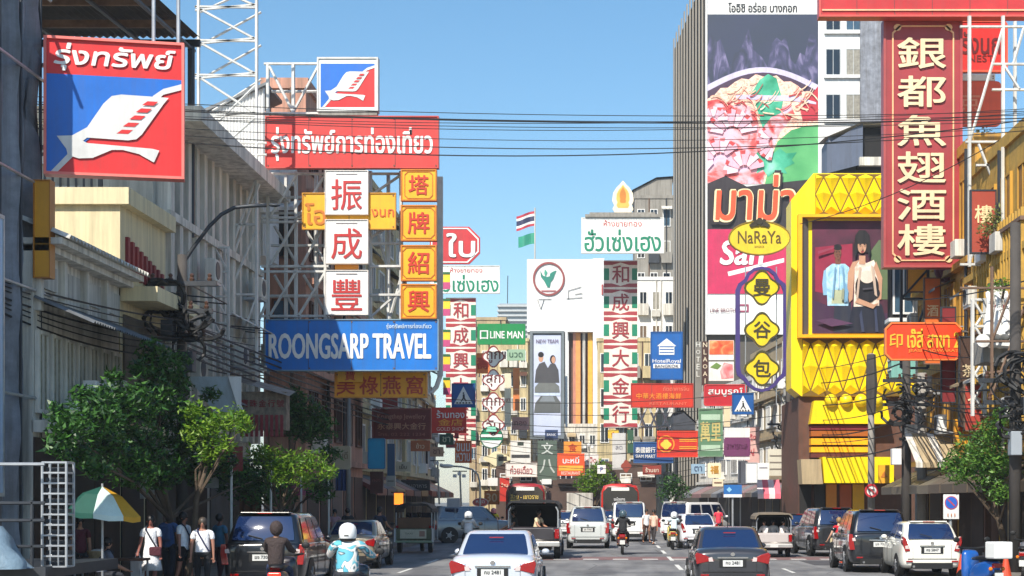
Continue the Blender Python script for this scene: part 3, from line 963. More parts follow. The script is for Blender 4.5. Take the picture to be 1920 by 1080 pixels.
# ground storeys of the store
MB().prism([(X(1525), Z(752)), (X(1660), Z(752)), (X(1668), Z(795)), (X(1518), Z(795))], -.3, 3).build('canopy', yel, t)
MB().box(X(1500), xb, .6, 8.5, 0, Z(742)).build('lower_wall', wood, t)
for k, (ya_, yb_, m_) in enumerate(((808, 818, paint((170, 92, 26))), (822, 834, yel3), (838, 848, yel3), (798, 806, redbar), (850, 858, paint((96, 40, 34))))):
    MB().box(X(1520), X(1636), -.1, .62, Z(yb_), Z(ya_)).build('fascia_band', m_, t)
MB().prism([(X(1536), Z(858)), (X(1668), Z(858)), (X(1668), Z(906)), (X(1540), Z(906))], -1.2, .6).build('awning', yel, t)
MB().prism([(X(1497), Z(862)), (X(1534), Z(862)), (X(1538), Z(908)), (X(1500), Z(908))], -1.0, .6).build('cream_awning', tan_, t)
for xx, m_ in ((1560, paint((214, 134, 30))), (1588, paint((176, 80, 30))), (1612, paint((232, 176, 30))), (1540, shop2), (1512, DARK)):
    MB().box(X(xx) - .28, X(xx) + .28, .4, .62, .15, Z(908)).build('door_panel', m_, t)
for xx in (1556, 1584, 1612, 1640):
    MB().ball((X(xx), -.4, Z(752)), .32, 8).build('finial', yel, t, smooth=True)

# --- upper storeys beyond the store
YT = 172.0
t = building('white_tower', 'white tower with paired grey windows beside the tall noodle billboard', wx(1530, YT), wx(1665, YT), YT, YT + 14, wz(-90, YT), brightw, 9, 0, 3, paint((150, 156, 160)), cam_bays=0)
tc_ = wx(1597.5, YT)
for k in range(7):
    for px_ in (1562, 1600):
        window(t, wx(px_, YT) - tc_, -7.02, wz(32 + 85 * (k - 1) if k else -50, YT), 1.6, 2.9, 0, paint((196, 200, 200)), GLASS, 1)
for k in range(6):
    MB().box(wx(1545, YT) - tc_, wx(1612, YT) - tc_, -7.3, -6.9, wz(64 + 83 * (k - 1), YT), wz(58 + 83 * (k - 1), YT)).build('ledge', brightw, t)
MB().box(wx(1612, YT) - tc_, wx(1665, YT) - tc_, -7.6, -7.05, wz(330, YT), wz(-90, YT)).build('net', net, t)
t = thing('rooftop_hut', 'grey sheet-metal hut with a lean-to roof above the yellow store', 'rooftop hut', (wx(1605, 88), 88, wz(325, 88)))
MB().add([(-1.6, 0, 0), (0, -2.4, 0), (0, -2.4, 2.2), (-1.6, 0, 1.6)], [(0, 1, 2, 3)]).box(-1.5, 1.7, 0, 3, 0, 2.0).build('wall', mat('blue_grey_sheet', (112, 120, 138), .6, .2, streak=.3), t)
MB().add([(-.1, -2.6, 2.2), (1.8, -2.6, 2.2), (1.8, 3, 2.5), (-1.7, 3, 2.3), (-1.7, .1, 2.0)], [(0, 1, 2, 3, 4)]).build('roof', oldwhite, t)
MB().box(0, 1.7, -2.0, 0, .2, 2.0).build('opening', DARK, t)
MB().box(-.2, 1.8, -2.6, -2.3, -.1, .35).build('sill', oldwhite, t)

# --- fin-fronted tower carrying the noodle billboard
YM = 140.0
t = thing('finned_tower', 'tall tower with a front of close vertical concrete fins beside the noodle billboard', 'tower', (wx(1325, YM), YM, 0))
fin = mat('fin_concrete', (150, 144, 134), .85, var=.1, scale=.3, streak=.2)
p0, p1 = Vector((0, 0, 0)), Vector((wx(1265, 165) - wx(1325, YM), 25, 0))
ht = wz(-60, YM)
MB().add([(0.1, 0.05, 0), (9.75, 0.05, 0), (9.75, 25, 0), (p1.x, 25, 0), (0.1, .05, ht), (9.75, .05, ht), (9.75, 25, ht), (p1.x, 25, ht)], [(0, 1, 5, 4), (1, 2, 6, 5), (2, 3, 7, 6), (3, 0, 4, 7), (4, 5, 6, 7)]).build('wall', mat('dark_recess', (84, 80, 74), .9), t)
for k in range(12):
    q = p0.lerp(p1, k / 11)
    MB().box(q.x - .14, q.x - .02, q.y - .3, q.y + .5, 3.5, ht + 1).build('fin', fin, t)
YB = 139.6
t = thing('noodle_billboard', 'giant vertical billboard of a steaming bowl of prawn noodles on the finned tower', 'billboard', (wx(1430, YB), YB, wz(625, YB)))
X = lambda px: wx(px, YB) - wx(1430, YB)
Z = lambda py: wz(py, YB) - wz(625, YB)
ul = lambda pts: [(X(px), Z(py)) for px, py in pts]
MB().box(X(1325), X(1535), 0, .35, 0, Z(-30)).build('panel', WHITE, t)
MB().ring([((X(1325) + X(1535)) / 2 + x, Z(-30) / 2 + z) for x, z in rect(X(1535) - X(1325) + .2, Z(-30) + .2)], [((X(1325) + X(1535)) / 2 + x, Z(-30) / 2 + z) for x, z in rect(X(1535) - X(1325) - .1, Z(-30) - .1)], -.12, .3).build('frame', brightw, t)
smoke = ramp_mat('poster_steam', [(.36, (45, 52, 72)), (.5, (66, 66, 100)), (.62, (112, 106, 142)), (.76, (158, 148, 178))], 'noise', .55, 8, 2.2, (1.5, 1, .6))
navy = ramp_mat('poster_navy', [(.3, (44, 54, 70)), (.7, (50, 56, 84))], 'noise', .2)
noodle = ramp_mat('poster_noodles', [(.12, (186, 66, 66)), (.35, (236, 160, 140)), (.6, (248, 220, 196)), (.85, (214, 110, 98))], 'noise', 1.5, 3, 3.5, (1, 1, 1.6))
prawn = ramp_mat('poster_prawn', [(.30, (176, 30, 40)), (.42, (224, 92, 88)), (.52, (240, 176, 184)), (.62, (232, 190, 214)), (.76, (206, 150, 190))], 'noise', .40, 6, 2.2)
lime = ramp_mat('poster_lime', [(.3, (46, 138, 78)), (.7, (112, 190, 120))], 'noise', .25)
leafg = ramp_mat('poster_leaf', [(.3, (16, 134, 96)), (.55, (70, 176, 140)), (.75, (150, 214, 190))], 'noise', .6)
lav = paint((206, 198, 226))
arc = lambda yo, k: [(1325 + 210 * i / 16, yo - k * math.sin(math.pi * i / 16)) for i in range(17)]
leaf = [(1409 + 24 * i / 6, 172 - [0, 14, 27, 33, 27, 12, 0][i]) for i in range(7)]
poster(t, [
    (ul([(1325, 170), (1535, 170), (1535, 27), (1325, 27)]), navy),
    (ul([(1325, 165)] + [(1325 + 210 * i / 24, 92 - 26 * math.sin(i * .9) - 14 * math.sin(i * 2.3)) for i in range(25)] + [(1535, 165)]), smoke),
    (ul(arc(160, 34) + [(1535, 345), (1325, 345)]), lav),
    (ul(arc(172, 36) + [(1535, 345), (1325, 345)]), paint((70, 44, 70))),
    (ul([(1325, 345), (1325, 185)] + [(1325 + 210 * i / 16, 186 - 44 * math.sin(math.pi * i / 16) + 4 * math.sin(i * 2.4)) for i in range(17)] + [(1535, 345)]), noodle),
    (ul([(1325, 345), (1325, 190), (1345, 186), (1375, 198), (1398, 196), (1416, 206), (1424, 240), (1432, 232), (1455, 205), (1482, 196), (1490, 214), (1462, 250), (1440, 300), (1430, 345)]), prawn),
    (ul([(1500, 205), (1535, 160), (1535, 225), (1505, 228)]), paint((190, 40, 56))),
    (ul([(1434, 345), (1444, 300), (1458, 265), (1484, 244), (1512, 236), (1535, 234), (1535, 345)]), lime),
    (ul([(1404, 176), (1412, 170), (1424, 150), (1440, 139), (1456, 147), (1464, 176), (1466, 182)]), leafg),
    (ul([(1416, 192), (1468, 190), (1464, 212), (1446, 220), (1430, 240), (1424, 225)]), leafg),
    (ul([(1380, 178), (1490, 180), (1530, 192), (1530, 196), (1490, 190), (1380, 186)]), lav),
    (ul([(1408, 300), (1420, 285), (1430, 296), (1436, 284), (1448, 290), (1462, 278), (1474, 288), (1494, 286), (1484, 300), (1490, 306), (1470, 316), (1476, 326), (1452, 322), (1440, 332), (1430, 318), (1418, 326), (1422, 310)]), leafg),
    (ul([(1325, 432), (1535, 432), (1535, 335), (1440, 345), (1400, 350), (1360, 330), (1325, 345)]), paint((44, 34, 38))),
    (ul([(1325, 551), (1535, 551), (1535, 430), (1325, 430)]), paint((196, 34, 84))),
    (ul([(1364, 510), (1470, 484), (1470, 492), (1366, 518)]), WHITE),
], -.02)
rb = random.Random(21)
strands = []
cols_ = [paint((250, 226, 196)), paint((240, 186, 160)), paint((206, 80, 72)), paint((180, 40, 44)), paint((246, 206, 176))]
for i in range(90):
    px_, py_ = rb.uniform(1328, 1530), rb.uniform(150, 215)
    if py_ < 186 - 40 * math.sin(math.pi * (px_ - 1325) / 210) or (1408 < px_ < 1466 and py_ < 182):
        continue
    a_, L_, c_ = rb.uniform(-.6, .6), rb.uniform(10, 26), rb.uniform(-.09, .09)
    up_, dn_ = [], []
    for q in range(7):
        u_ = q / 6
        x_, y_ = px_ + L_ * u_ * math.cos(a_ + c_ * q), py_ + L_ * u_ * math.sin(a_ + c_ * q * 3)
        x_ = min(max(x_, 1326), 1534)
        up_.append((x_, y_ - 1.3))
        dn_.append((x_, y_ + 1.3))
    strands.append((ul(up_ + dn_[::-1]), rb.choice(cols_)))
poster(t, strands[:60], -.11, 'noodle_print', .0015)
pr_ = []
pk = [paint((240, 206, 220)), paint((232, 178, 194)), paint((226, 120, 124)), paint((200, 62, 62))]
for cx_, cy_, r0_, r1_, a0_, a1_, n_ in ((1372, 255, 18, 48, 190, 350, 7), (1350, 300, 14, 40, 150, 330, 6), (1452, 268, 12, 34, 100, 250, 6), (1395, 322, 12, 38, 170, 350, 6), (1338, 228, 8, 26, 180, 360, 5)):
    for q in range(n_):
        b0, b1 = R(a0_ + (a1_ - a0_) * q / n_), R(a0_ + (a1_ - a0_) * (q + .9) / n_)
        bm_ = (b0 + b1) / 2
        seg = [(cx_ + r0_ * math.cos(b0), cy_ + r0_ * math.sin(b0)), (cx_ + r1_ * math.cos(b0), cy_ + r1_ * math.sin(b0)), (cx_ + r1_ * 1.05 * math.cos(bm_), cy_ + r1_ * 1.05 * math.sin(bm_)), (cx_ + r1_ * math.cos(b1), cy_ + r1_ * math.sin(b1)), (cx_ + r0_ * math.cos(b1), cy_ + r0_ * math.sin(b1))]
        seg = [(min(max(x_, 1326), 1534), min(y_, 344)) for x_, y_ in seg]
        pr_.append((ul(seg), pk[q % 2]))
        e_ = r0_ + (r1_ - r0_) * .78
        st_ = [(cx_ + e_ * math.cos(b0), cy_ + e_ * math.sin(b0)), (cx_ + r1_ * math.cos(b0), cy_ + r1_ * math.sin(b0)), (cx_ + r1_ * 1.05 * math.cos(bm_), cy_ + r1_ * 1.05 * math.sin(bm_)), (cx_ + e_ * math.cos(bm_), cy_ + e_ * math.sin(bm_))]
        st_ = [(min(max(x_, 1326), 1534), min(y_, 344)) for x_, y_ in st_]
        pr_.append((ul(st_), pk[3] if q % 2 else pk[2]))
poster(t, pr_, -.21, 'prawn_print', .0015)
letters('มาม่า', X(1416), Z(372), X(1494) - X(1338), Z(330) - Z(424), -.34, paint((36, 22, 22)), t, .10, True, shear=.05)
letters('มาม่า', X(1416), Z(372), X(1490) - X(1342), Z(333) - Z(420), -.37, paint((250, 226, 176)), t, .065, True, shear=.05)
letters('มาม่า', X(1416), Z(372), X(1488) - X(1344), Z(335) - Z(418), -.40, paint((232, 84, 40)), t, .028, True, shear=.05)
letters('San', X(1392), Z(474), X(1430) - X(1352), Z(452) - Z(496), -.15, WHITE, t, .06, True, shear=.15)
letters('โออิชิ อร่อย บางกอก', X(1430), Z(14), X(1500) - X(1372), Z(5) - Z(23), -.03, paint((40, 40, 44)), t, .05, True)
letters('LINE BROTHER', X(1360), Z(582), X(1388) - X(1330), Z(579) - Z(586), -.15, paint((120, 60, 70)), t, .03, True)
MB().ring([(X(1392) + x, Z(578) + z) for x, z in rect(1.1, .7)], [(X(1392) + x, Z(578) + z) for x, z in rect(.8, .4)], -.06, .0).build('logo', paint((150, 60, 90)), t)

# --- right: blocks behind the sign clutter (mostly hidden), from the store to the bend
for k, (lab, ya, yb, h, wm, nf) in enumerate((
        ('grey concrete block behind the purple lantern sign', 88, 103, 11.5, concrete, 3),
        ('tan block behind the green character board on the right side', 103.3, 118, 12.5, tan_, 3),
        ('weathered white block below the finned tower', 118.3, 139, 11, oldwhite, 3))):
    yc = (ya + yb) / 2
    sl_ = (bend(yb) - bend(ya)) / (yb - ya)
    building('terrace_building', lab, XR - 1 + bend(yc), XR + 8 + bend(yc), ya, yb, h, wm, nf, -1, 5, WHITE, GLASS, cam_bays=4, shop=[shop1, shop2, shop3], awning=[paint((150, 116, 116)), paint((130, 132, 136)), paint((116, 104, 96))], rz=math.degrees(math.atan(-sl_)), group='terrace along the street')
# --- right: beyond the finned tower
def block(name, label, px0, px1, py, Y, dep, wm, floors, cb, cat='building', fm=None, z0=0):
    t = building(name, label, wx(px0, Y), wx(px1, Y), Y, Y + dep, wz(py, Y), wm, floors, 0, 3, fm or WHITE, GLASS, cat=cat, cam_bays=cb)
    return t


block('concrete_building', 'pale grey rooftop block with a ribbed roof behind the right gold shop board', 1190, 1262, 372, 186, 16, concrete, 9, 3)
block('white_annex', 'white annex building with diagonal pipe braces behind the blue hotel sign', 1194, 1266, 525, 172, 12, brightw, 6, 3)
block('beige_building', 'beige balconied block behind the red-orange restaurant board', 1120, 1230, 640, 168, 10, paleyel, 4, 4)
t = thing('lean_to_roof', 'grey lean-to roof on top of the pale grey rooftop block', 'roof structure', (wx(1226, 190), 190, wz(372, 190)))
MB().prism([(-2.4, 0), (2.2, 0), (2.2, 2.4), (.3, 2.3), (-2.4, .9)], 0, 10).build('wall', concrete, t)
MB().add([(-2.6, -.3, .95), (.3, -.3, 2.45), (2.4, -.3, 2.6), (2.4, 10, 2.6), (.3, 10, 2.45), (-2.6, 10, .95)], [(0, 1, 4, 5), (1, 2, 3, 4)]).build('roof', darkroof, t)
# bank building closing the street
YK = 245.0
t = thing('bank_building', 'white bank building with a ringed green emblem closing the far end of the street', 'building', (wx(1060, YK), YK, 0))
X = lambda px: wx(px, YK) - wx(1060, YK)
MB().box(X(988), X(1112), 0, 14, wz(622, YK), wz(486, YK)).build('wall', brightw, t)
MB().box(X(988), X(1058), .4, 14, 0, wz(622, YK)).build('lower_wall', greyw, t)
MB().box(X(1112), X(1133), -1.5, 12, wz(806, YK), wz(487, YK)).build('slab', brightw, t)
MB().box(X(1058), X(1112), 2.2, 14, 0, wz(612, YK)).build('recess', mat('brown_recess', (104, 76, 58), .8), t)
for px0, px1, m_ in ((1074, 1079, paint((196, 128, 106))), (1079, 1088, mat('orange_band', (222, 150, 80), .7, var=.2)), (1102, 1111, mat('yellow_band', (222, 166, 60), .7, var=.2)), (1092, 1097, greyw), (1060, 1066, brightw)):
    MB().box(X(px0), X(px1), 1.2, 2.4, 0, wz(618, YK)).build('pier', m_, t)
zc, xc = wz(523, YK), X(1029)
MB().ring([(xc + x, zc + z) for x, z in ell(4.9, 5.2, 40)], [(xc + x, zc + z) for x, z in ell(4.3, 4.6, 40)], -.2, -.02).build('emblem_ring', paint((150, 70, 66)), t)
U = lambda pts: [(xc + x, zc + z) for x, z in pts]
poster(t, [
    (U([(-.2, -1.3), (.15, -1.3), (.35, -.2), (.2, .4), (-.3, .3), (-.9, .5), (-1.3, 1.3), (-1.2, .3), (-.7, -.3)]), paint((24, 130, 110))),
    (U([(.2, -.6), (.7, .0), (.9, .6), (1.2, 1.3), (.6, 1.1), (.2, .8), (.1, .1)]), paint((24, 130, 110))),
    (U([(-.5, .3), (-.2, 1.0), (-.6, 1.5), (-.7, .8)]), paint((60, 160, 130))),
    (U([(-1.2, -1.75), (1.2, -1.75), (1.0, -1.95), (-1.0, -1.95)]), paint((170, 90, 90))),
], -.1, 'emblem')
b = MB()
for pts in (([(1008, 562), (1014, 580)], [(1014, 580), (1020, 562)], [(1010, 561), (1034, 561)], [(1066, 561), (1066, 545)], [(1066, 545), (1090, 538)], [(1062, 560), (1092, 558)], [(1078, 552), (1092, 550)])):
    b.tube([(X(px), -.12, wz(py, YK)) for px, py in pts], .045, 4)
b.build('wall_crack_line', DSTEEL, t)
MB().box(X(1128), X(1131), -1.7, -1.5, wz(555, YK), wz(536, YK)).build('wall_mark', paint((170, 70, 66)), t)
# far grey tower with stacked slabs
t = thing('far_tower', 'distant grey tower with stacked balcony slabs and a mast beside the bank building', 'tower', (wx(962, 420), 420, 0))
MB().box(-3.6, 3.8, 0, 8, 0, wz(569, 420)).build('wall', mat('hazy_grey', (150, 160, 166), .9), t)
for k in range(9):
    z = wz(572 + 9 * k, 420)
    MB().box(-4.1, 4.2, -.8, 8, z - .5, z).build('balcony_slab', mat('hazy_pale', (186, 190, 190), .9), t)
MB().tube([(-1.6, 2, wz(569, 420)), (-1.5, 2, wz(515, 420))], .12, 5).build('mast', DSTEEL, t)
# flagpole with two flags
t = thing('flagpole', 'tall flagpole flying a striped national flag above a green pennant', 'flagpole', (wx(1003, 250), 250, wz(488, 250)))
MB().tube([(0, 0, -6), (0, 0, 8.2)], .12, 6).build('pole', greyw, t)
def flag(z0, h, w_, bands, name):
    b = MB()
    ms = []
    for bi, (f0, f1, m_) in enumerate(bands):
        if m_ not in ms:
            ms.append(m_)
        for i in range(8):
            u0, u1 = i / 8, (i + 1) / 8
            q = lambda u, f: (-w_ * u, .25 * math.sin(u * 7), z0 + h * f - u * h * .35 + .12 * math.sin(u * 6))
            b.quad(q(u0, f0), q(u1, f0), q(u1, f1), q(u0, f1), ms.index(m_))
    return b.build(name, ms, t, fix=False)
fr, fw_, fb = paint((190, 40, 56)), WHITE, paint((44, 44, 84))
flag(5.4, 2.3, 2.9, [(0, .17, fr), (.17, .33, fw_), (.33, .67, fb), (.67, .83, fw_), (.83, 1, fr)], 'national_flag')
flag(2.6, 1.7, 2.6, [(0, 1, paint((40, 150, 120)))], 'green_flag')
# left end-of-street blocks
block('cream_end_building', 'cream block with many small balconies behind the lobed white shop boards', 900, 990, 640, 176, 10, paleyel, 6, 5)
block('tan_end_building', 'tan block half hidden behind the green delivery sign', 880, 948, 600, 196, 10, tan_, 7, 4)
block('low_end_building', 'low white block closing the bend behind the street trees', 985, 1140, 800, 188, 8, oldwhite, 3, 8)
block('dark_end_building', 'dark brown low block behind the double-decker coaches', 930, 1230, 872, 150, 6, mat('brown_render', (84, 66, 58), .9, var=.4, scale=.6), 1, 8)
# ================================================================== SIGNS
RED, DRED, YELO, WHT, GRN, BLUE = (206, 52, 44), (170, 34, 36), (250, 178, 16), (238, 236, 232), (0, 122, 84), (0, 106, 196)
CRM = (250, 226, 170)


def bird_sign(label, box, Y, yaw, header, white_border):
    x0, y0, x1, y1 = box
    W, H = (x1 - x0) * Y / FPX / math.cos(yaw), (y1 - y0) * Y / FPX
    c = at((x0 + x1) / 2, (y0 + y1) / 2, Y)
    t = thing('bird_sign', label, 'sign', (c.x, c.y, c.z - H / 2), yaw)
    MB().box(-W / 2, W / 2, 0, .28, 0, H).build('panel', paint((214, 34, 36)), t)
    ht = H * (.735 if header else .90)           # picture below the header strip
    hb = 0 if header else H * .06
    wl, wr = (-W / 2, W / 2) if not white_border else (-W * .46, W * .46)
    P = lambda pts: [(wl + (wr - wl) * u, hb + (ht - hb) * v) for u, v in pts]
    blue_, wh, rd = paint((0, 104, 200)), paint((216, 216, 214)), paint((214, 34, 36))
    shp = []
    if white_border:
        shp.append(([(-W / 2, 0), (W / 2, 0), (W / 2, H), (-W / 2, H)], WHITE))
        shp.append((P([(0, 0), (1, 0), (1, 1), (0, 1)]), rd))
    shp += [
        (P([(0, 0), (.06, 0), (.30, .34), (.80, .80), (1, .95), (1, 1), (0, 1)]), blue_),
        (P([(.03, 0), (.08, 0), (.22, .20), (.17, .21)]), wh),
        (P([(.80, .76), (.86, .84), (1.0, .90), (1.0, .96), (.86, .90), (.78, .82)]), wh),
        (P([(.08, .37), (.19, .38), (.30, .47), (.42, .72), (.48, .80), (.55, .82), (.90, .81), (.86, .74), (.70, .42), (.66, .37), (.60, .355), (.30, .365),
            (.27, .33), (.30, .31), (.78, .28), (.83, .265), (.79, .14), (.68, .22), (.56, .255), (.48, .25), (.34, .16), (.24, .15), (.16, .18), (.15, .24)]), wh),
    ]
    for i in range(5):
        u, v = .545 + .047 * i, .42 + .075 * i
        shp.append((P([(u - .03, v), (u + .055, v), (u + .09, v + .042), (u + .01, v + .042)]), rd))
    poster(t, shp, -.02, 'bird_emblem')
    if header:
        letters(header, 0, H * .865, W * .86, H * .20, -.03, WHITE, t, .045, True, shear=.2)
    ob = [(x, z + H / 2) for x, z in rect(W + .08, H + .08)]
    ib = [(x, z + H / 2) for x, z in rect(W - .03, H - .03)]
    MB().ring(ob, ib, -.06, .3).build('frame', WSTEEL if white_border else paint((236, 120, 110)), t)
    return t


t = bird_sign('large square red and blue sign with a white bird under slanted white writing', (95, 78, 335, 328), 33.0, R(12), 'รุ่งทรัพย์', False)
for dx in (.75, 1.25):
    MB().tube([(dx, .35, 0), (dx, .35, 4.1)], .04).build('hanger_post', STEEL, t)
MB().tube([(-1.25, .35, 2.3), (-3.0, 1.2, 2.3)], .05).build('bracket', STEEL, t)
MB().tube([(-1.25, .35, .6), (-3.0, 1.2, .6)], .05).build('bracket', STEEL, t)
t = bird_sign('small square bird sign with a white border on top of the scaffold frame', (597, 110, 707, 207), 52.0, 0, None, True)
W = 110 * 52 / FPX
MB().box(-W / 2, W / 2, -.02, .3, -.16, -.03).build('base_beam', concrete, t)

YS = 52.0
sign('travel_agency_board', 'long red board with white rounded writing at the top of the scaffold frame', (498, 218, 822, 315), YS, (208, 56, 50), [('รุ่งทรัพย์การท่องเที่ยว', 0, -.04, .93, .64, WHT, .028, True)], border=(196, 70, 62), bw=.015)
sign('travel_agency_board', 'long blue board with large white capital letters at the bottom of the scaffold frame', (497, 599, 822, 695), YS - .1, (0, 112, 200), [('ROONGSARP TRAVEL', -.01, -.02, .93, .48, WHT, .048, True), ('รุ่งทรัพย์การท่องเที่ยว', .33, .36, .26, .12, (206, 226, 240), .02, True)], border=(120, 150, 170), bw=.015)
for ch, y0, y1, pos in (('振', 320, 402, 'topmost'), ('成', 412, 494, 'middle'), ('豐', 507, 590, 'lowest')):
    sign('character_board', pos + ' of the three white square boards bearing one red Chinese character', (610, y0, 690, y1), YS, (240, 239, 236), [(ch, 0, -.05, .72, .70, (190, 44, 44), .012), ('———', 0, .42, .5, .02, (150, 140, 140), 0, True)], group='white character boards', border=(222, 214, 206), bw=.012)
sign('yellow_strip', 'thin yellow strip between the top two white character boards', (612, 404, 688, 410), YS + .2, (240, 160, 40), cat='board', depth=.1)
sign('yellow_strip', 'thin yellow strip between the lower two white character boards', (628, 496, 672, 505), YS + .2, (232, 150, 40), cat='board', depth=.1)
for ch, y0, y1, pos in (('塔', 318, 376, 'topmost'), ('牌', 385, 451, 'second from top'), ('紹', 460, 526, 'third from top'), ('興', 533, 597, 'lowest')):
    t = sign('yellow_character_board', pos + ' of the four stacked yellow boards with a red Chinese character', (752, y0, 818, y1), YS - .15, YELO, [(ch, 0, 0, .60, .62, (200, 50, 20), .03)], group='yellow character boards', border=(206, 120, 20), bw=.03)
    h = (y1 - y0) * (YS - .15) / FPX
    MB().ring([(x, z + h / 2) for x, z in chamf(h * .92, h * .88, h * .1)], [(x, z + h / 2) for x, z in chamf(h * .88, h * .84, h * .1)], -.02, -.01).build('inner_line', paint((196, 110, 16)), t)
sign('gold_shop_board', 'yellow board with orange writing half hidden behind the white character boards', (567, 362, 742, 430), YS + .12, (244, 178, 26), [('โอ', -.36, -.08, .22, .6, (206, 120, 30), .03), ('งนก', .36, -.05, .24, .5, (214, 96, 30), .03)], border=(200, 140, 30), bw=.02, depth=.1)
sign('birds_nest_board', 'yellow hanging board with four red characters below the blue board', (628, 698, 800, 745), YS + 1.2, (248, 170, 20), [(c_, -.38 + .25 * i, -.02, .22, .72, (186, 44, 16), .03) for i, c_ in enumerate('美祿燕窩')], border=(226, 150, 30), bw=.03)
sign('small_yellow_board', 'short yellow topper board with a red mark above the hanging four-character board', (633, 690, 680, 716), YS + .9, (246, 180, 40), [('寶', 0, 0, .5, .8, (200, 60, 30), .02)], depth=.1)
# scaffold frames carrying them
def lattice(name, label, segs, Y, cat='frame', m=STEEL, r=.045, dz=0.6, group=None, dbl=False):
    """Steel frame: each tube a mesh of its own. segs: (part, px0, py0, px1, py1[, depth offset])."""
    px = [s[1] for s in segs]
    c = at(sum(px) / len(px), max(max(s[2], s[4]) for s in segs), Y)
    t = thing(name, label, cat, tuple(c), 0, group)
    for s in segs:
        off = s[5] if len(s) > 5 else 0
        a, bq = at(s[1], s[2], Y) - c, at(s[3], s[4], Y) - c
        a.y += off
        bq.y += off
        MB().tube([a, bq], r * (1.35 if s[0] == 'post' else 1), 5).build(s[0], m, t)
    return t


S = [('post', 497, 112, 497, 700, .4), ('post', 606, 112, 606, 600, .4), ('post', 690, 315, 690, 600, .5), ('post', 748, 315, 748, 600, .5), ('post', 548, 315, 548, 600, .6),
     ('rail', 490, 113, 600, 113, .4), ('rail', 490, 207, 600, 207, .4), ('brace', 500, 118, 545, 205, .4), ('brace', 545, 205, 592, 118, .4), ('post', 545, 113, 545, 207, .4),
     ('rail', 485, 321, 750, 321, .4), ('rail', 485, 404, 612, 404, .4), ('rail', 485, 412, 612, 412, .4), ('rail', 485, 496, 612, 496, .4), ('rail', 485, 506, 612, 506, .4), ('rail', 485, 590, 612, 590, .4), ('rail', 690, 496, 752, 496, .4), ('rail', 690, 550, 752, 550, .4), ('rail', 690, 404, 752, 404, .4),
     ('brace', 500, 590, 550, 506, .4), ('brace', 555, 590, 606, 506, .4), ('brace', 500, 496, 550, 412, .4), ('brace', 560, 496, 606, 412, .4), ('brace', 500, 404, 552, 322, .4), ('brace', 555, 404, 606, 322, .4), ('brace', 692, 590, 748, 540, .5), ('brace', 692, 440, 748, 404, .5),
     ('rail', 440, 385, 610, 385, 1.4), ('rail', 440, 545, 610, 545, 1.4), ('brace', 440, 690, 497, 560, .4), ('rail', 440, 692, 500, 692, .4),
     ('rail', 497, 360, 610, 360, .9), ('rail', 497, 452, 610, 452, .9), ('rail', 497, 548, 610, 548, .9), ('brace', 606, 590, 556, 506, 1.2), ('brace', 550, 590, 500, 506, 1.2), ('brace', 606, 496, 556, 412, 1.2), ('brace', 550, 496, 500, 412, 1.2), ('post', 522, 315, 522, 600, 1.2), ('post', 580, 315, 580, 600, 1.2), ('brace', 692, 360, 748, 322, .5), ('rail', 690, 452, 752, 452, .5), ('post', 720, 315, 720, 600, 1.0), ('brace', 720, 600, 748, 500, 1.0), ('brace', 720, 500, 692, 400, 1.0), ('rail', 600, 160, 500, 160, .8), ('brace', 606, 207, 640, 218, .3)]
lattice('sign_frame', 'galvanised steel lattice frame holding the bird, red, white, yellow and blue boards off the facade', S, YS + .25, m=WSTEEL, r=.05)
MB_ = MB()
t = thing('white_post', 'tall white square post beside the stack of yellow character boards', 'post', (wx(824, YS + 1), YS + 1.1, wz(700, YS)))
MB().box(-.09, .09, 0, .2, 0, wz(318, YS) - wz(700, YS)).build('shaft', WSTEEL, t)
MB().tube([(0, .1, 0), (-.12, .1, -.35), (-.3, .1, -.55)], .08, 6).build('foot', WSTEEL, t)
# scaffold tower
S = []
for z0, z1 in ((-40, 12), (12, 75), (75, 140), (140, 215)):
    S += [('rail', 366, z1, 482, z1 + 2), ('rail', 366, z1 + 7, 482, z1 - 4), ('brace', 366, z0, 482, z1), ('brace', 482, z0, 366, z1, .6)]
S += [('post', 481, -40, 481, 722), ('post', 372, -40, 372, 250), ('post', 366, 420, 366, 700, .4)]
S += [('brace', 366, 215, 480, 340), ('brace', 480, 160, 366, 270), ('rail', 420, 268, 500, 268), ('rail', 420, 290, 500, 290), ('brace', 478, 340, 400, 560), ('brace', 486, 345, 408, 560), ('rail', 366, 421, 482, 421), ('rail', 366, 552, 482, 552), ('brace', 480, 432, 430, 548), ('brace', 480, 560, 430, 690), ('brace', 370, 560, 410, 690), ('brace', 366, 640, 405, 560), ('rail', 400, 688, 500, 688), ('rail', 400, 700, 500, 694), ('brace', 480, 220, 432, 262)]
lattice('scaffold_tower', 'tall steel scaffold tower with crossed braces between the large bird sign and the red board', S, 50.0, 'scaffold', m=WSTEEL, r=.042)
S = [('post', 402, 462, 402, 720), ('post', 428, 462, 428, 720), ('post', 415, 462, 415, 720, .4)] + [('rail', 400, y, 430, y) for y in (464, 510, 556, 606, 656)] + [('brace', 402, y, 428, y + 45) for y in (464, 510, 556, 606, 656)]
lattice('lattice_mast', 'slim pale lattice mast standing inside the scaffold tower', S, 47.5, 'mast', m=WSTEEL, r=.035)
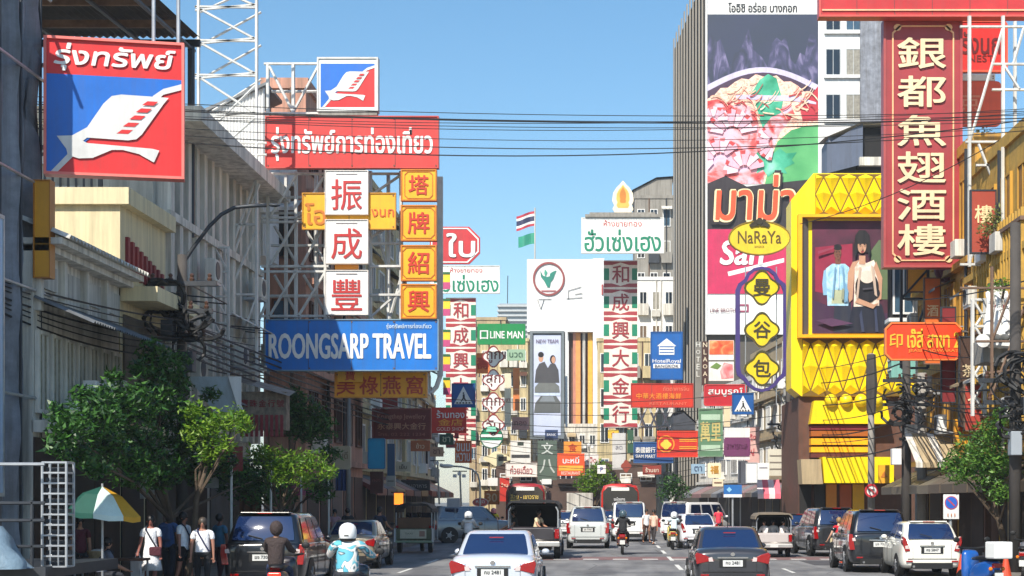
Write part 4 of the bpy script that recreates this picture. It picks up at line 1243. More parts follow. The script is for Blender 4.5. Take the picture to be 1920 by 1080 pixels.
# right scaffold and mast
S = [('post', 1818, 30, 1818, 500), ('post', 1881, 30, 1881, 500), ('post', 1912, 30, 1912, 500, .6), ('rail', 1800, 496, 1925, 496), ('rail', 1810, 266, 1925, 266), ('rail', 1860, 120, 1925, 120), ('rail', 1860, 168, 1925, 168), ('rail', 1830, 310, 1925, 310), ('rail', 1800, 50, 1925, 50),
     ('brace', 1818, 266, 1881, 50), ('brace', 1840, 400, 1880, 490), ('brace', 1900, 120, 1920, 50), ('brace', 1881, 270, 1925, 310), ('brace', 1835, 270, 1915, 470), ('brace', 1881, 490, 1925, 400), ('brace', 1818, 490, 1881, 310), ('brace', 1881, 120, 1912, 168)]
lattice('sign_frame', 'steel truss frame behind the tall red character sign at the right edge', S, 52.5, m=WSTEEL, r=.05)
S = [('post', 1824, 560, 1824, 780), ('post', 1847, 560, 1847, 780), ('rail', 1820, 562, 1890, 562), ('rail', 1824, 612, 1847, 612), ('rail', 1843, 585, 1880, 583)] + [('brace', 1824, y, 1847, y + 36) for y in (562, 606, 650, 694, 738)] + [('brace', 1847, y, 1824, y + 36) for y in (584, 628, 672, 716)]
lattice('lattice_mast', 'white square lattice mast in front of the slatted mustard shophouse', S, 50, 'mast', m=WSTEEL, r=.05)

# tall red sign and the red board on top of it
YR = 58.0
t = sign('red_character_sign', 'tall maroon-red vertical sign with six cream Chinese characters', (1658, 38, 1803, 500), YR, (160, 54, 58), depth=.5)
W, H = 145 * YR / FPX, 462 * YR / FPX
for i, ch in enumerate('銀都魚翅酒樓'):
    zc = wz([100, 172, 245, 314, 384, 450][i], YR) - wz(500, YR)
    letters(ch, -.02 * W + .02, zc - .05, W * .62, H * .124, -.02, paint((110, 30, 34)), t, .035, True)
    letters(ch, -.02 * W, zc, W * .62, H * .124, -.06, paint((238, 212, 172)), t, .03, True)
outer, inner = [(x, z + H / 2) for x, z in chamf(W * .80, H * .955, W * .09)], [(x, z + H / 2) for x, z in chamf(W * .765, H * .945, W * .09)]
MB().ring(outer, inner, -.05, .0).build('inner_line', paint((244, 190, 140)), t)
MB().ring([(x, z + H / 2) for x, z in rect(W + .06, H + .06)], [(x, z + H / 2) for x, z in rect(W - .12, H - .12)], -.04, .52).build('frame', paint((172, 74, 72)), t)
for sx in (-1, 1):
    for sz in (0, 1):
        MB().prism([(sx * W * (.33 + .05 * math.cos(a)) , (.03 if sz == 0 else .97) * H + W * .045 * math.sin(a) * (1 if sz == 0 else -1)) for a in [i * math.pi / 5 for i in range(10)]], -.05, 0).build('corner_ornament', paint((244, 200, 150)), t)
t = sign('red_name_board', 'wide red board with the lower ends of cream characters cut off at the top edge', (1536, -80, 1960, 31), YR - .6, (190, 44, 46), border=(206, 84, 76), bw=.03, depth=.5)
W = 424 * (YR - .6) / FPX
for i, ch in enumerate('銀都魚翅酒樓'):
    letters(ch, -W / 2 + W * (.16 + .15 * i), 1.22, W * .13, 1.5, -.03, paint(CRM), t, .04)
MB().box(-W / 2 + .1, W / 2, -.05, 0, .2, .25).build('inner_line', paint((244, 190, 150)), t)
sign('red_orange_board', 'orange-red board with dark writing behind the tall red character sign', (1700, 38, 1889, 135), YR + 3, (212, 40, 34), [('รังนก', .235, .06, .38, .42, (100, 18, 20), .03, True), ('NEST', .235, -.24, .26, .13, (110, 24, 24), .02, True)], kind='round', border=(226, 92, 60))
sign('orange_board', 'plain orange board below the dark-lettered board behind the tall red sign', (1700, 152, 1878, 236), YR + 3, (232, 92, 52), [('京', .16, 0, .22, .7, (240, 150, 110), .02)], kind='round')
sign('orange_board', 'small lower orange board showing beside the edge of the tall red sign', (1720, 265, 1835, 335), YR + 3.4, (226, 90, 56), kind='oct')
sign('white_strip_board', 'narrow white strip board between the two orange-red boards behind the tall sign', (1700, 139, 1866, 151), YR + 3, (230, 226, 218), depth=.15)
t = thing('maroon_lantern', 'large maroon scalloped lantern hanging below the edge of the tall red sign', 'lantern', tuple(at(1790, 532, YR + 2)))
b = MB()
for k in range(8):
    a = math.pi * 2 * k / 8
    b.ball((.42 * math.cos(a), .42 * math.sin(a), .55), .36, 8, sc=(1, 1, 1.35))
b.ball((0, 0, .55), .7, 10, sc=(1, 1, .85))
b.build('shade', mat('maroon_silk', (110, 26, 42), .5, var=.2), t, smooth=True)
MB().lathe([(.3, 1.0), (.34, 1.12), (.1, 1.2)], n=12).build('cap', RUST, t)
# orange shop board
YO = 56.0
sign('orange_shop_board', 'bright orange cut-corner board with yellow writing and a small emblem', (1660, 605, 1803, 675), YO, (238, 66, 20), [('เจ๊สี่ สาขา 2', .13, .08, .68, .50, (250, 190, 50), .035, True), ('JEASI YAOWARAT', .13, -.26, .66, .10, (246, 150, 60), .01, True), ('印', -.36, .02, .17, .56, (250, 190, 50), .03)], kind='chamf', border=(250, 130, 60), bw=.03, post=None, brackets=XR)

# store ellipse and lantern-style sign
t = sign('oval_store_sign', 'yellow oval sign with brown lettering and a dark flourish on top beside the yellow store', (1366, 414, 1482, 478), YN - 1.5, (236, 204, 40), [('NaRaYa', 0, .02, .70, .36, (96, 78, 20), .015, True), ('BANGKOK', 0, -.26, .16, .07, (120, 96, 30), 0, True)], kind='ell', border=(150, 120, 20), bw=.025)
H = 64 * (YN - 1.5) / FPX
b = MB()
for sx in (-1, 1):
    b.prism([(sx * .02, H * .84), (sx * .25, H * .98), (sx * .5, H * .88), (sx * .42, H * .80), (sx * .2, H * .84)], -.08, .1)
    b.prism([(sx * .05, H * .92), (sx * .18, H * 1.06), (sx * .34, H * 1.02), (sx * .1, H * .90)], -.06, .12)
b.prism([(x, z + H * .98) for x, z in ell(.3, .34, 12)], -.1, .1)
b.build('ribbon', paint((52, 44, 22)), t)
YP = 88.0
c = at(1428, 735, YP)
t = thing('quatrefoil_sign', 'tall purple-framed sign with three yellow four-lobed plates each with a Chinese character', 'sign', tuple(c))
P2 = lambda pts: [(wx(px, YP) - c.x, wz(py, YP) - c.z) for px, py in pts]
half = [(1428, 500), (1443, 503), (1455, 512), (1461, 524), (1472, 532), (1477, 544), (1477, 690), (1474, 704), (1462, 714), (1454, 724), (1442, 732), (1428, 735)]
full = half + [(2 * 1428 - x, y) for x, y in half[::-1][1:-1]]
sh = [(1428 + (x - 1428) * .83, 617 + (y - 617) * .955) for x, y in full]
MB().ring(P2(full), P2(sh), -.1, .18).build('frame', paint((66, 50, 122)), t)
for ch, py in (('曼', 540), ('谷', 619), ('包', 691)):
    cx, cz = 0, wz(py, YP) - c.z
    w_ = 64 * YP / FPX
    o_ = [(cx + x, cz + z) for x, z in quatre(w_ + .1, w_ + .1)]
    pl = MB().prism(o_, -.2, -.02).build('plate', paint((236, 206, 20)), t)
    MB().ring(o_, [(cx + x, cz + z) for x, z in quatre(w_ - .12, w_ - .12)], -.24, -.19).build('plate_rim', paint((70, 66, 30)), pl)
    letters(ch, cx, cz, w_ * .5, w_ * .5, -.23, paint((60, 54, 30)), pl, .03)
for px in (1398, 1456):
    MB().tube([(wx(px, YP) - c.x, .05, wz(500, YP) - c.z), (wx(px, YP) - c.x, .05, wz(760, YP) - c.z)], .035).build('post', STEEL, t)

# paired gold shop boards with their vertical boards
def gold_board(label, box, Y, fs):
    return sign('gold_shop_board', label, box, Y, (240, 240, 236), [('ฮั่วเซ่งเฮง', fs, -.14, .92, .60, (0, 128, 96), .03, True), ('ห้างขายทอง', fs, .34, .46, .18, (190, 60, 60), .015, True)], border=(214, 214, 210), bw=.03)


gold_board('white board with green looped writing at the top right of the far street', (1090, 408, 1245, 475), 146, 0)
c = at(1167, 408, 146)
t = thing('board_cap', 'flat concrete cap on top of the right gold shop board', 'ledge', (c.x, c.y, c.z + .03))
MB().box(-3.4, 3.4, -.2, 1.2, 0, .25).box(-3.0, 3.0, 0, 1, .25, .45).build('cap', concrete, t)
t = thing('flame_emblem', 'cream flame-shaped royal emblem with a gold figure standing on the right gold shop board', 'emblem', (wx(1168, 146.3), 146.3, wz(399, 146.3)))
half = [(0, 0), (.75, .02), (.95, .35), (.8, .7), (.98, 1.1), (.9, 1.8), (.6, 2.3), (.28, 2.6), (0, 2.95)]
full = half + [(-x, z) for x, z in half[::-1][1:-1]]
MB().prism(full, 0, .25).build('backing', paint((250, 232, 206)), t)
poster(t, [([(x * .62, .45 + z * .72) for x, z in full], paint((236, 184, 84))), ([(x * .3, .9 + z * .5) for x, z in full], paint((206, 128, 40)))], -.02, 'figure')
MB().box(-.5, .5, 0, .2, -.35, 0).build('foot', concrete, t)


def gold_vertical(label, px0, px1, Y, chars, y0, pitch):
    c = at((px0 + px1) / 2, y0 + pitch * len(chars), Y)
    W, P = (px1 - px0) * Y / FPX, pitch * Y / FPX
    t = thing('vertical_gold_board', label, 'sign', tuple(c))
    MB().box(-W / 2, W / 2, 0, .35, 0, P * len(chars)).build('panel', paint((240, 222, 208)), t)
    rd, gr = paint((166, 52, 58)), paint((0, 128, 92))
    for i, ch in enumerate(chars):
        zc = P * (len(chars) - i - .5)
        shp = []
        for s_ in (-1, 1):
            shp.append(([(-W / 2, zc + s_ * P * .47), (-W / 2, zc + s_ * P * .33), (-W * .25, zc + s_ * P * .33), (0, zc + s_ * P * .42), (W * .25, zc + s_ * P * .33), (W / 2, zc + s_ * P * .33), (W / 2, zc + s_ * P * .47), (0, zc + s_ * P * .45)], rd))
            shp.append(([(s_ * W / 2, zc - P * .21), (s_ * W * .34, zc - P * .21), (s_ * W * .34, zc + P * .21), (s_ * W / 2, zc + P * .21)], gr))
        poster(t, shp, -.015, 'pattern')
        letters(ch, 0, zc, W * .5, P * .62, -.05, paint((160, 44, 52)), t, .02)
    return t


gold_vertical('vertical pink and green board with six red characters beside the white bank building', 1132, 1195, 150, '和成興大金行', 488, 52.4)
gold_vertical('vertical pink and green board with red characters beside the lobed shop boards', 836, 892, 120, '和成興大金行', 558, 47)
gold_board('white board with green looped writing hung below the octagonal red sign', (806, 498, 937, 550), 119.5, .02)
t = sign('octagonal_sign', 'red octagonal sign with bold white looped letters above the left gold shop board', (806, 425, 900, 495), 121, (196, 44, 50), kind='oct')
W, H = 94 * 121 / FPX, 70 * 121 / FPX
MB().ring([(x, z + H / 2) for x, z in chamf(W * .95, H * .93, H * .29)], [(x, z + H / 2) for x, z in chamf(W * .9, H * .87, H * .28)], -.04, 0).build('inner_line', WHITE, t)
letters('ใบ', .12 * W, H * .5, W * .55, H * .62, -.04, paint((120, 24, 30)), t, .07, True)
letters('ใบ', .12 * W, H * .5, W * .55, H * .62, -.08, WHITE, t, .045, True)
for k, y0 in enumerate((510, 560, 618, 664, 708)):
    t = sign('flag_plate', ('top', 'second', 'third', 'fourth', 'bottom')[k] + ' small yellow and magenta plate in the column beside the white post', (831, y0, 844, y0 + 32), 108, (240, 200, 40), depth=.1, group='yellow and magenta plates')
    h = 32 * 108 / FPX
    poster(t, [([(-.24, 0), (.24, 0), (.24, h * .4), (-.24, h * .4)], paint((190, 70, 120))), ([(-.24, h * .86), (.24, h * .86), (.24, h), (-.24, h)], paint((40, 96, 50)))], -.02)
sign('delivery_board', 'green board with white block capitals spanning above the lobed white shop boards', (895, 607, 985, 646), 116.5, (0, 132, 66), [('LINE MAN', .11, -.03, .68, .34, WHT, .035, True), ('囗', -.36, -.03, .16, .44, WHT, .05)])
for k, (s_, y0) in enumerate((('ถูก', 648), ('สุก', 692), ('ทุก', 735), ('วัน', 776))):
    pos = ('topmost', 'second', 'third', 'lowest')[k]
    sign('lobed_shop_board', pos + ' of the four white lobed shop boards ringed in dark red', (904, y0, 946, y0 + 41), 118.5, (240, 236, 228), [(s_, 0, -.02,   .62, .54, (110, 44, 46), .02, True)], kind='quatre', border=(150, 40, 44), bw=.05, group='lobed shop boards')
t = sign('round_green_sign', 'round green and white sign below the column of lobed boards', (900, 799, 943, 841), 118.5, (0, 136, 92), kind='ell', border=(0, 100, 70))
poster(t, [([(x * 1, .1 + z) for x, z in [(-.75, .5), (.75, .5), (.5, .1), (0, -.05), (-.5, .1)]], WHITE), ([(-.8, .85), (.8, .85), (.8, 1.05), (-.8, 1.05)], WHITE), ([(-.4, 1.25), (.4, 1.25), (.3, 1.6), (-.3, 1.6)], paint((140, 220, 190)))], -.03)
sign('orange_character_sign', 'orange cut-out character sign beside the topmost lobed shop board', (893, 662, 918, 700), 122, (236, 130, 60), [('壽', 0, 0, .9, .9, (200, 56, 30), .05)], depth=.12)
# billboard on the street's end
YV = 138.0
t = sign('vertical_billboard', 'tall grey-framed billboard picturing two people above parked vehicles', (995, 622, 1057, 822), YV, (104, 110, 118), depth=.5)
W, H = 62 * YV / FPX, 200 * YV / FPX
U = lambda pts: [(W * (u - .5), H * v) for u, v in pts]
suit = paint((74, 72, 74))
poster(t, [
    (U([(.09, .03), (.91, .03), (.91, .97), (.09, .97)]), ramp_mat('poster_pale_sky', [(.3, (170, 182, 206)), (.7, (206, 208, 224))], 'noise', .3)),
    (U([(.12, .52), (.16, .64), (.26, .70), (.42, .72), (.52, .66), (.60, .70), (.74, .70), (.84, .64), (.87, .52)]), suit),
    ([(W * -.19 + x, H * .755 + z) for x, z in ell(.42, .75)], skin_p), ([(W * -.19 + x, H * .785 + z) for x, z in ell(.5, .48)], hairp),
    ([(W * .17 + x, H * .74 + z) for x, z in ell(.5, .75)], hairp), ([(W * .19 + x, H * .735 + z) for x, z in ell(.34, .6)], skin_p),
    (U([(.12, .43), (.88, .43), (.86, .49), (.74, .52), (.24, .52), (.13, .48)]), paint((110, 112, 108))),
    (U([(.10, .24), (.9, .24), (.9, .34), (.74, .41), (.34, .41), (.14, .33)]), paint((92, 94, 92))),
    (U([(.26, .345), (.74, .345), (.68, .395), (.36, .395)]), paint((130, 136, 140))),
    (U([(.10, .40), (.9, .40), (.9, .425), (.10, .425)]), paint((200, 212, 230))),
], -.02)
letters('NEW TEAM', 0, H * .91, W * .66, H * .035, -.1, paint((110, 90, 120)), t, .02, True)
MB().ring([(x, z + H / 2) for x, z in rect(W + .1, H + .1)], [(x, z + H / 2) for x, z in rect(W - .36, H - .3)], -.18, .55).build('frame', paint((112, 120, 124)), t)
for px in (1064, 1064):
    pass
t = thing('tube_light_post', 'white tube-lit post standing beside the tall grey-framed billboard', 'post', (wx(1062, 142), 142, wz(800, 142)))
MB().box(-.1, .1, 0, .2, 0, wz(620, 142) - wz(800, 142)).build('shaft', brightw, t)
for z in (1.8, 4.6, 8.3):
    MB().box(-.45, .12, .05, .18, z, z + .12).build('clamp', DSTEEL, t)
# hotel sign etc. right cluster
t = sign('hotel_sign', 'blue vertical hotel sign with a white pavilion emblem', (1220, 622, 1280, 712), 112, (0, 92, 168), [('HotelRoyal', 0, -.12, .88, .10, WHT, .02, True)], border=(0, 76, 140))
W, H = 60 * 112 / FPX, 90 * 112 / FPX
U = lambda pts: [(W * (u - .5), H * v) for u, v in pts]
poster(t, [(U([(.26, .52), (.74, .52), (.74, .70), (.80, .70), (.62, .80), (.5, .86), (.38, .80), (.20, .70), (.26, .70)]), WHITE), (U([(.08, .24), (.92, .24), (.92, .33), (.08, .33)]), WHITE)] +
       [(U([(.28, v), (.72, v), (.72, v + .018), (.28, v + .018)]), paint((0, 92, 168))) for v in (.56, .62, .68)], -.02, 'emblem')
letters('BANGKOK', 0, H * .285, W * .74, H * .06, -.07, paint((70, 70, 90)), t, .02, True)
sign('restaurant_board', 'wide red-orange board with a row of gold characters in front of the far vertical board', (1183, 719, 1300, 764), 104, (206, 52, 30), [(c_, -.37 + .105 * i, -.02, .09, .24, (250, 150, 40), .02) for i, c_ in enumerate('中華大酒樓海鮮')] + [('ภัตตาคารจีน', .22, .28, .42, .18, (240, 130, 100), .01, True), ('RESTAURANT', .1, -.34, .6, .12, (236, 120, 90), .01, True)], border=(170, 44, 34))
sign('red_shop_board', 'red board with white slanted writing left of the purple-framed sign', (1320, 721, 1400, 761), 98, (196, 30, 44), [('สมบูรณ์', 0, .14, .8, .4, WHT, .03, True)], kind='round', border=(214, 70, 70))
for k, (lab, y0, y1, cc) in enumerate((('white-edged picture board of orange soup above another picture board', 638, 675, (226, 88, 50)), ('picture board of pink shellfish on a green leaf', 678, 714, (236, 200, 190)))):
    t = sign('picture_board', lab, (1329, y0, 1376, y1), 99, (238, 232, 224), depth=.15)
    W, H = 47 * 99 / FPX, (y1 - y0) * 99 / FPX
    U = lambda pts: [(W * (u - .5), H * v) for u, v in pts]
    if k == 0:
        poster(t, [(U([(.02, .28), (.98, .28), (.98, .98), (.02, .98)]), ramp_mat('poster_soup', [(.3, (206, 60, 36)), (.5, (236, 110, 60)), (.7, (246, 190, 130))], 'noise', 1.6, 4, 1))], -.02)
    else:
        poster(t, [(U([(.5, .1), (.98, .15), (.95, .85), (.6, .95), (.45, .5)]), ramp_mat('poster_shell', [(.3, (214, 66, 74)), (.5, (240, 150, 150)), (.7, (250, 220, 210))], 'noise', 1.4, 4, 1)), (U([(.05, .7), (.3, .95), (.5, .8), (.35, .6)]), paint((110, 140, 70)))], -.02)
t = sign('brown_letter_blade', 'narrow brown blade sign with stacked cream capitals beside the picture boards', (1316, 640, 1328, 722), 99, (74, 44, 36), depth=.2)
for i, ch in enumerate('NLAOAI'):
    letters(ch, 0, 82 * 99 / FPX * (.92 - .165 * i), .26, .30, -.02, paint((226, 210, 180)), t, .03)
t = sign('grey_letter_blade', 'narrow grey blade sign with stacked pale letters left of the brown blade', (1303, 640, 1315, 765), 100, (130, 126, 118), depth=.2)
for i, ch in enumerate('HOTEL'):
    letters(ch, 0, 125 * 100 / FPX * (.95 - .11 * i), .26, .34, -.02, paint((222, 220, 210)), t, .02)
sign('green_character_board', 'pale green board with gold characters hanging below the red board', (1310, 766, 1355, 856), 96, (96, 136, 104), [('萬里', 0, .02, .84, .40, (206, 190, 120), .03, True), ('▬▬▬', 0, .32, .8, .12, (180, 206, 180), 0, True), ('▬▬▬', 0, -.32, .8, .12, (180, 206, 180), 0, True)], border=(120, 150, 120))
t = sign('red_coin_board', 'red board with a yellow disc emblem and yellow lines over the blue board', (1232, 808, 1308, 857), 92, (206, 46, 30), [('════', .28, .14, .46, .10, (250, 170, 50), 0, True), ('════', .28, -.14, .46, .10, (250, 170, 50), 0, True)], border=(214, 70, 40))
W, H = 76 * 92 / FPX, 49 * 92 / FPX
poster(t, [([(-W * .28 + x, H * .5 + z) for x, z in ell(H * .66, H * .66)], paint((246, 150, 40))), ([(-W * .28 + x, H * .5 + z) for x, z in ell(H * .56, H * .56)], paint((206, 46, 30))), ([(-W * .28 + x, H * .48 + z) for x, z in quatre(H * .42, H * .42)], paint((250, 206, 70)))], -.02, 'emblem')
sign('blue_store_board', 'deep blue board with white characters tucked behind the red disc board', (1188, 829, 1262, 868), 94, (30, 72, 130), [('泰國銀行', -.2, .12, .5, .28, WHT, .03, True), ('SIAM MART', -.2, -.18, .5, .16, WHT, .02, True)], border=(60, 100, 150))
sign('purple_white_board', 'white board with a purple band below the blue crossing sign', (1358, 802, 1406, 862), 86, (232, 228, 226), [('━', .0, -.1, .9, .5, (112, 52, 96), .2, True), ('อาหารทะเล', 0, -.1, .8, .16, (226, 214, 150), .03, True)])
sign('round_gold_sign', 'small domed white sign with a gold disc under the green character board', (1327, 868, 1352, 896), 90, (238, 224, 190), [('福', 0, .05, .6, .6, (196, 140, 40), .05)], kind='round')


def crossing_sign(label, box, Y):
    t = sign('crossing_sign', label, box, Y, (0, 84, 156), depth=.06, cat='traffic sign', border=(0, 70, 130))
    W, H = (box[2] - box[0]) * Y / FPX, (box[3] - box[1]) * Y / FPX
    U = lambda pts: [(W * (u - .5), H * v) for u, v in pts]
    dk = paint((30, 34, 44))
    poster(t, [(U([(.10, .14), (.90, .14), (.5, .88)]), WHITE), ([(x, H * .60 + z) for x, z in ell(W * .07, W * .07, 12)], dk),
               (U([(.47, .55), (.55, .55), (.56, .40), (.64, .26), (.60, .24), (.51, .36), (.42, .24), (.38, .26), (.47, .40)]), dk)] +
           [(U([(.2 + .13 * i, .16), (.27 + .13 * i, .16), (.27 + .13 * i, .22), (.2 + .13 * i, .22)]), dk) for i in range(5)], -.015, 'symbol')
    return t


crossing_sign('blue square crossing sign with a white triangle on the right beside the purple-framed sign', (1373, 737, 1413, 777), 80)
crossing_sign('blue square crossing sign with a white triangle on the left over the vertical gold board', (847, 719, 891, 764), 98)
sign('red_gold_board', 'dark red board with two rows of tan writing under the hanging yellow board', (698, 766, 808, 823), 74, (108, 34, 34), [('Krungthep Jewellery', 0, .22, .82, .2, (176, 120, 100), .02, True), ('永泰興大金行', 0, -.08, .82, .22, (190, 140, 110), .03, True), ('โทร. 02 222 1234', 0, -.34, .8, .12, (160, 100, 84), .01, True)], border=(130, 54, 48))
sign('red_gold_board', 'bright red board with white and yellow writing beside the dark red two-row board', (809, 764, 874, 812), 82, (214, 48, 36), [('ร้านทอง', .05, .24, .8, .3, WHT, .03, True), ('金店', .05, -.08, .7, .26, (250, 170, 60), .03, True), ('GOLD SHOP', .05, -.34, .8, .14, (250, 214, 200), .01, True)])
sign('cyan_panel', 'plain cyan rounded panel in the shade on the left side of the street', (690, 822, 722, 879), 66, (0, 160, 206), kind='round', depth=.12, border=(20, 120, 170))
sign('blue_slim_board', 'slim dark blue board just behind the plain cyan panel', (726, 832, 740, 900), 68, (44, 84, 120), depth=.12)
sign('cream_shop_board', 'dusty cream board hung beside the sunlit branch on the left side', (624, 836, 657, 880), 58, (176, 166, 144), [('ยินดี', 0, .1, .7, .3, (120, 104, 84), .02, True)], kind='round')
sign('orange_menu_board', 'small orange board with two rows of white looped letters above the lamp arm', (853, 826, 884, 868), 100, (226, 104, 40), [('ขนม', 0, .2, .8, .36, WHT, .03, True), ('หวาน', 0, -.24, .8, .36, WHT, .03, True)])
sign('white_script_board', 'white board with red slanted writing in the middle of the far street', (948, 868, 1007, 894), 112, (236, 228, 220), [('ก๋วยเตี๋ยว', 0, 0, .7, .6, (176, 70, 70), .02, True)], border=(200, 190, 180))
sign('orange_food_board', 'orange and red layered board under the yellow piers of the far building', (1045, 850, 1096, 892), 118, (232, 84, 36), [('บะหมี่', 0, .2, .6, .3, WHT, .03, True), ('▬▬', 0, -.16, .9, .22, (250, 176, 60), 0, True), ('RESTAURANT', 0, -.38, .7, .14, (250, 220, 200), .02, True)])
sign('orange_food_board', 'small amber box sign on top of the orange and red layered board', (1057, 828, 1090, 851), 118.5, (236, 150, 50), [('食', 0, 0, .5, .7, (190, 70, 30), .03)])
sign('cream_cloud_board', 'cream cloud-shaped board low in the far left of the street', (906, 846, 958, 874), 116, (234, 222, 180), [('▬', .2, 0, .3, .3, (60, 50, 40), 0, True)], kind='quatre')
sign('white_stacked_board', 'white stacked board beside the cream cloud-shaped board', (957, 826, 995, 868), 117, (226, 222, 214), [('▬▬▬', 0, -.2, .9, .14, (60, 60, 60), 0, True), ('▬', 0, .36, .3, .16, (50, 60, 50), 0, True)])
sign('green_lattice_board', 'dark green and grey board right of the white script board', (1008, 826, 1044, 900), 120, (84, 100, 88), [('文', 0, .3, .6, .3, (200, 206, 200), .03), ('八', 0, -.15, .8, .4, (190, 196, 188), .02)])
sign('bus_stop_sign', 'small blue and white stop sign on a post near the leaning white-clad pole', (1357, 909, 1391, 933), 78, (30, 104, 176), [('▬▬▬', 0, -.36, 1, .22, WHT, .06, True), ('◆', -.2, .12, .3, .5, (140, 196, 240), 0)], depth=.06, post=True)
t = sign('no_parking_sign', 'white board with a blue and red no-parking disc standing behind the white hatchback', (1769, 927, 1798, 973), 46, (226, 226, 224), [('▎▎▎', 0, -.34, .5, .12, (190, 110, 60), .02, True)], depth=.05, post=True, cat='traffic sign')
H = 46 * 46 / FPX
W = 29 * 46 / FPX
poster(t, [([(x, H * .66 + z) for x, z in ell(W * .86, W * .86)], paint((176, 66, 90))), ([(x, H * .66 + z) for x, z in ell(W * .74, W * .74)], paint((28, 92, 190))), ([(-.11, H * .66 + .08), (-.08, H * .66 + .11), (.11, H * .66 - .08), (.08, H * .66 - .11)], paint((176, 66, 90)))], -.015, 'symbol')
t = sign('turn_ban_sign', 'round white turn-ban sign with a red ring and black arrow on the dark-topped pole', (1622, 908, 1646, 932), 69.4, (236, 232, 230), kind='ell', depth=.05, cat='traffic sign')
H = 24 * 69.4 / FPX
MB().ring([(x, z + H / 2) for x, z in ell(H + .04, H + .04)], [(x, z + H / 2) for x, z in ell(H * .76, H * .76)], -.03, .04).build('ring', paint((190, 40, 50)), t)
poster(t, [([(.03, H * .25), (.09, H * .25), (.09, H * .62), (-.04, H * .62), (-.04, H * .72), (-.16, H * .57), (-.04, H * .44), (-.04, H * .54), (.03, H * .54)], paint((30, 30, 34))), ([(-.17, H * .72), (-.13, H * .76), (.17, H * .28), (.13, H * .24)], paint((190, 40, 50)))], -.05, 'symbol')
# shop canopies and low colour
t = thing('sloping_canopy', 'pale blue-grey sheet canopy tilted over the pavement with a white end flap', 'canopy', tuple(at(402, 770, 43)))
P3 = lambda px, py, dy: at(px, py, 43) + Vector((0, dy, 0)) - at(402, 770, 43)
MB().add([P3(352, 706, 0), P3(428, 706, 0), P3(450, 770, .4), P3(395, 772, .4), P3(352, 706, .1), P3(428, 706, .1), P3(450, 770, .5), P3(395, 772, .5)], [(0, 1, 2, 3), (4, 7, 6, 5), (0, 4, 5, 1), (2, 6, 7, 3), (3, 7, 4, 0), (1, 5, 6, 2)]).build('sheet', mat('pale_blue_sheet', (176, 196, 210), .5, var=.15, scale=1.2, streak=.25), t)
MB().add([P3(428, 706, -.02), P3(453, 706, -.02), P3(453, 768, -.02), P3(446, 764, -.02)], [(0, 1, 2, 3)]).build('end_flap', brightw, t)
t = thing('carved_balcony', 'weathered carved balcony front with red slats below the scaffold tower', 'balcony', (wx(490, 48), 48, wz(825, 48)))
MB().box(-.65, .75, 0, .5, .3, 1.45).build('front', mat('carved_tan', (142, 128, 112), .9, var=.6, scale=5, streak=.4), t)
MB().add([(-.7, -.3, 1.75), (.9, -.3, 1.3), (.9, .7, 1.5), (-.7, .7, 1.95)], [(0, 1, 2, 3)]).build('roof', concrete, t)
for k in range(9):
    MB().box(-.62 + .15 * k, -.54 + .15 * k, -.06, 0, .1, .75).build('slat', redbar, t)
for i in range(5):
    letters('寶珠金行號'[i], -.5 + .27 * i, 1.1, .22, .3, -.03, redbar, t, .02)
t = thing('red_cloth_banner', 'dull red cloth banner hanging in the shade under the sunlit leaves', 'banner', tuple(at(418, 890, 42)))
MB().quad((-.45, 0, 0), (.5, .1, .1), (.5, .1, .75), (-.45, 0, .7)).build('cloth', paint((128, 34, 32)), t)
t = thing('pink_parasol', 'faded pink parasol in the deep shade behind the black car', 'parasol', tuple(at(552, 995, 52)))
MB().lathe([(.95, 1.15), (.6, 1.4), (.05, 1.55)], n=10).build('canopy', paint((160, 60, 80)), t)
MB().tube([(0, 0, -.9), (0, 0, 1.5)], .025).build('pole', STEEL, t)
t = thing('pink_awning', 'pink and white striped shop awning behind the pale-canopied pickup', 'awning', tuple(at(1450, 935, 84)))
for k in range(4):
    MB().add([(-.9 + .3 * k, 0, 1.0), (-.6 + .3 * k, 0, 1.0), (-.6 + .3 * k, -.9, .25), (-.9 + .3 * k, -.9, .25), (-.6 + .3 * k, -.9, 0), (-.9 + .3 * k, -.9, 0)], [(0, 1, 2, 3), (3, 2, 4, 5)]).build('stripe', paint((226, 110, 126)) if k % 2 else paint((236, 220, 220)), t)
t = thing('white_wall_board', 'white notice board propped at the base of the purple-framed sign', 'board', tuple(at(1408, 905, 82)))
MB().box(-.25, .3, 0, .1, 0, 1.0).build('face', WHITE, t)
MB().ring([(x + .025, z + .5) for x, z in rect(.62, 1.06)], [(x + .025, z + .5) for x, z in rect(.54, .98)], -.02, .1).build('frame', STEEL, t)
t = thing('lamp_box', 'glowing orange food stall lamp box above the tuk-tuk roof', 'lamp box', tuple(at(745, 946, 70)))
MB().box(-.14, .22, 0, .25, 0, .5).build('case', mat('glowing_orange', (250, 130, 40), .5, emit=1.6, var=.3, scale=5), t)
MB().box(-.26, .34, -.1, .4, .5, .56).build('cap', DSTEEL, t)

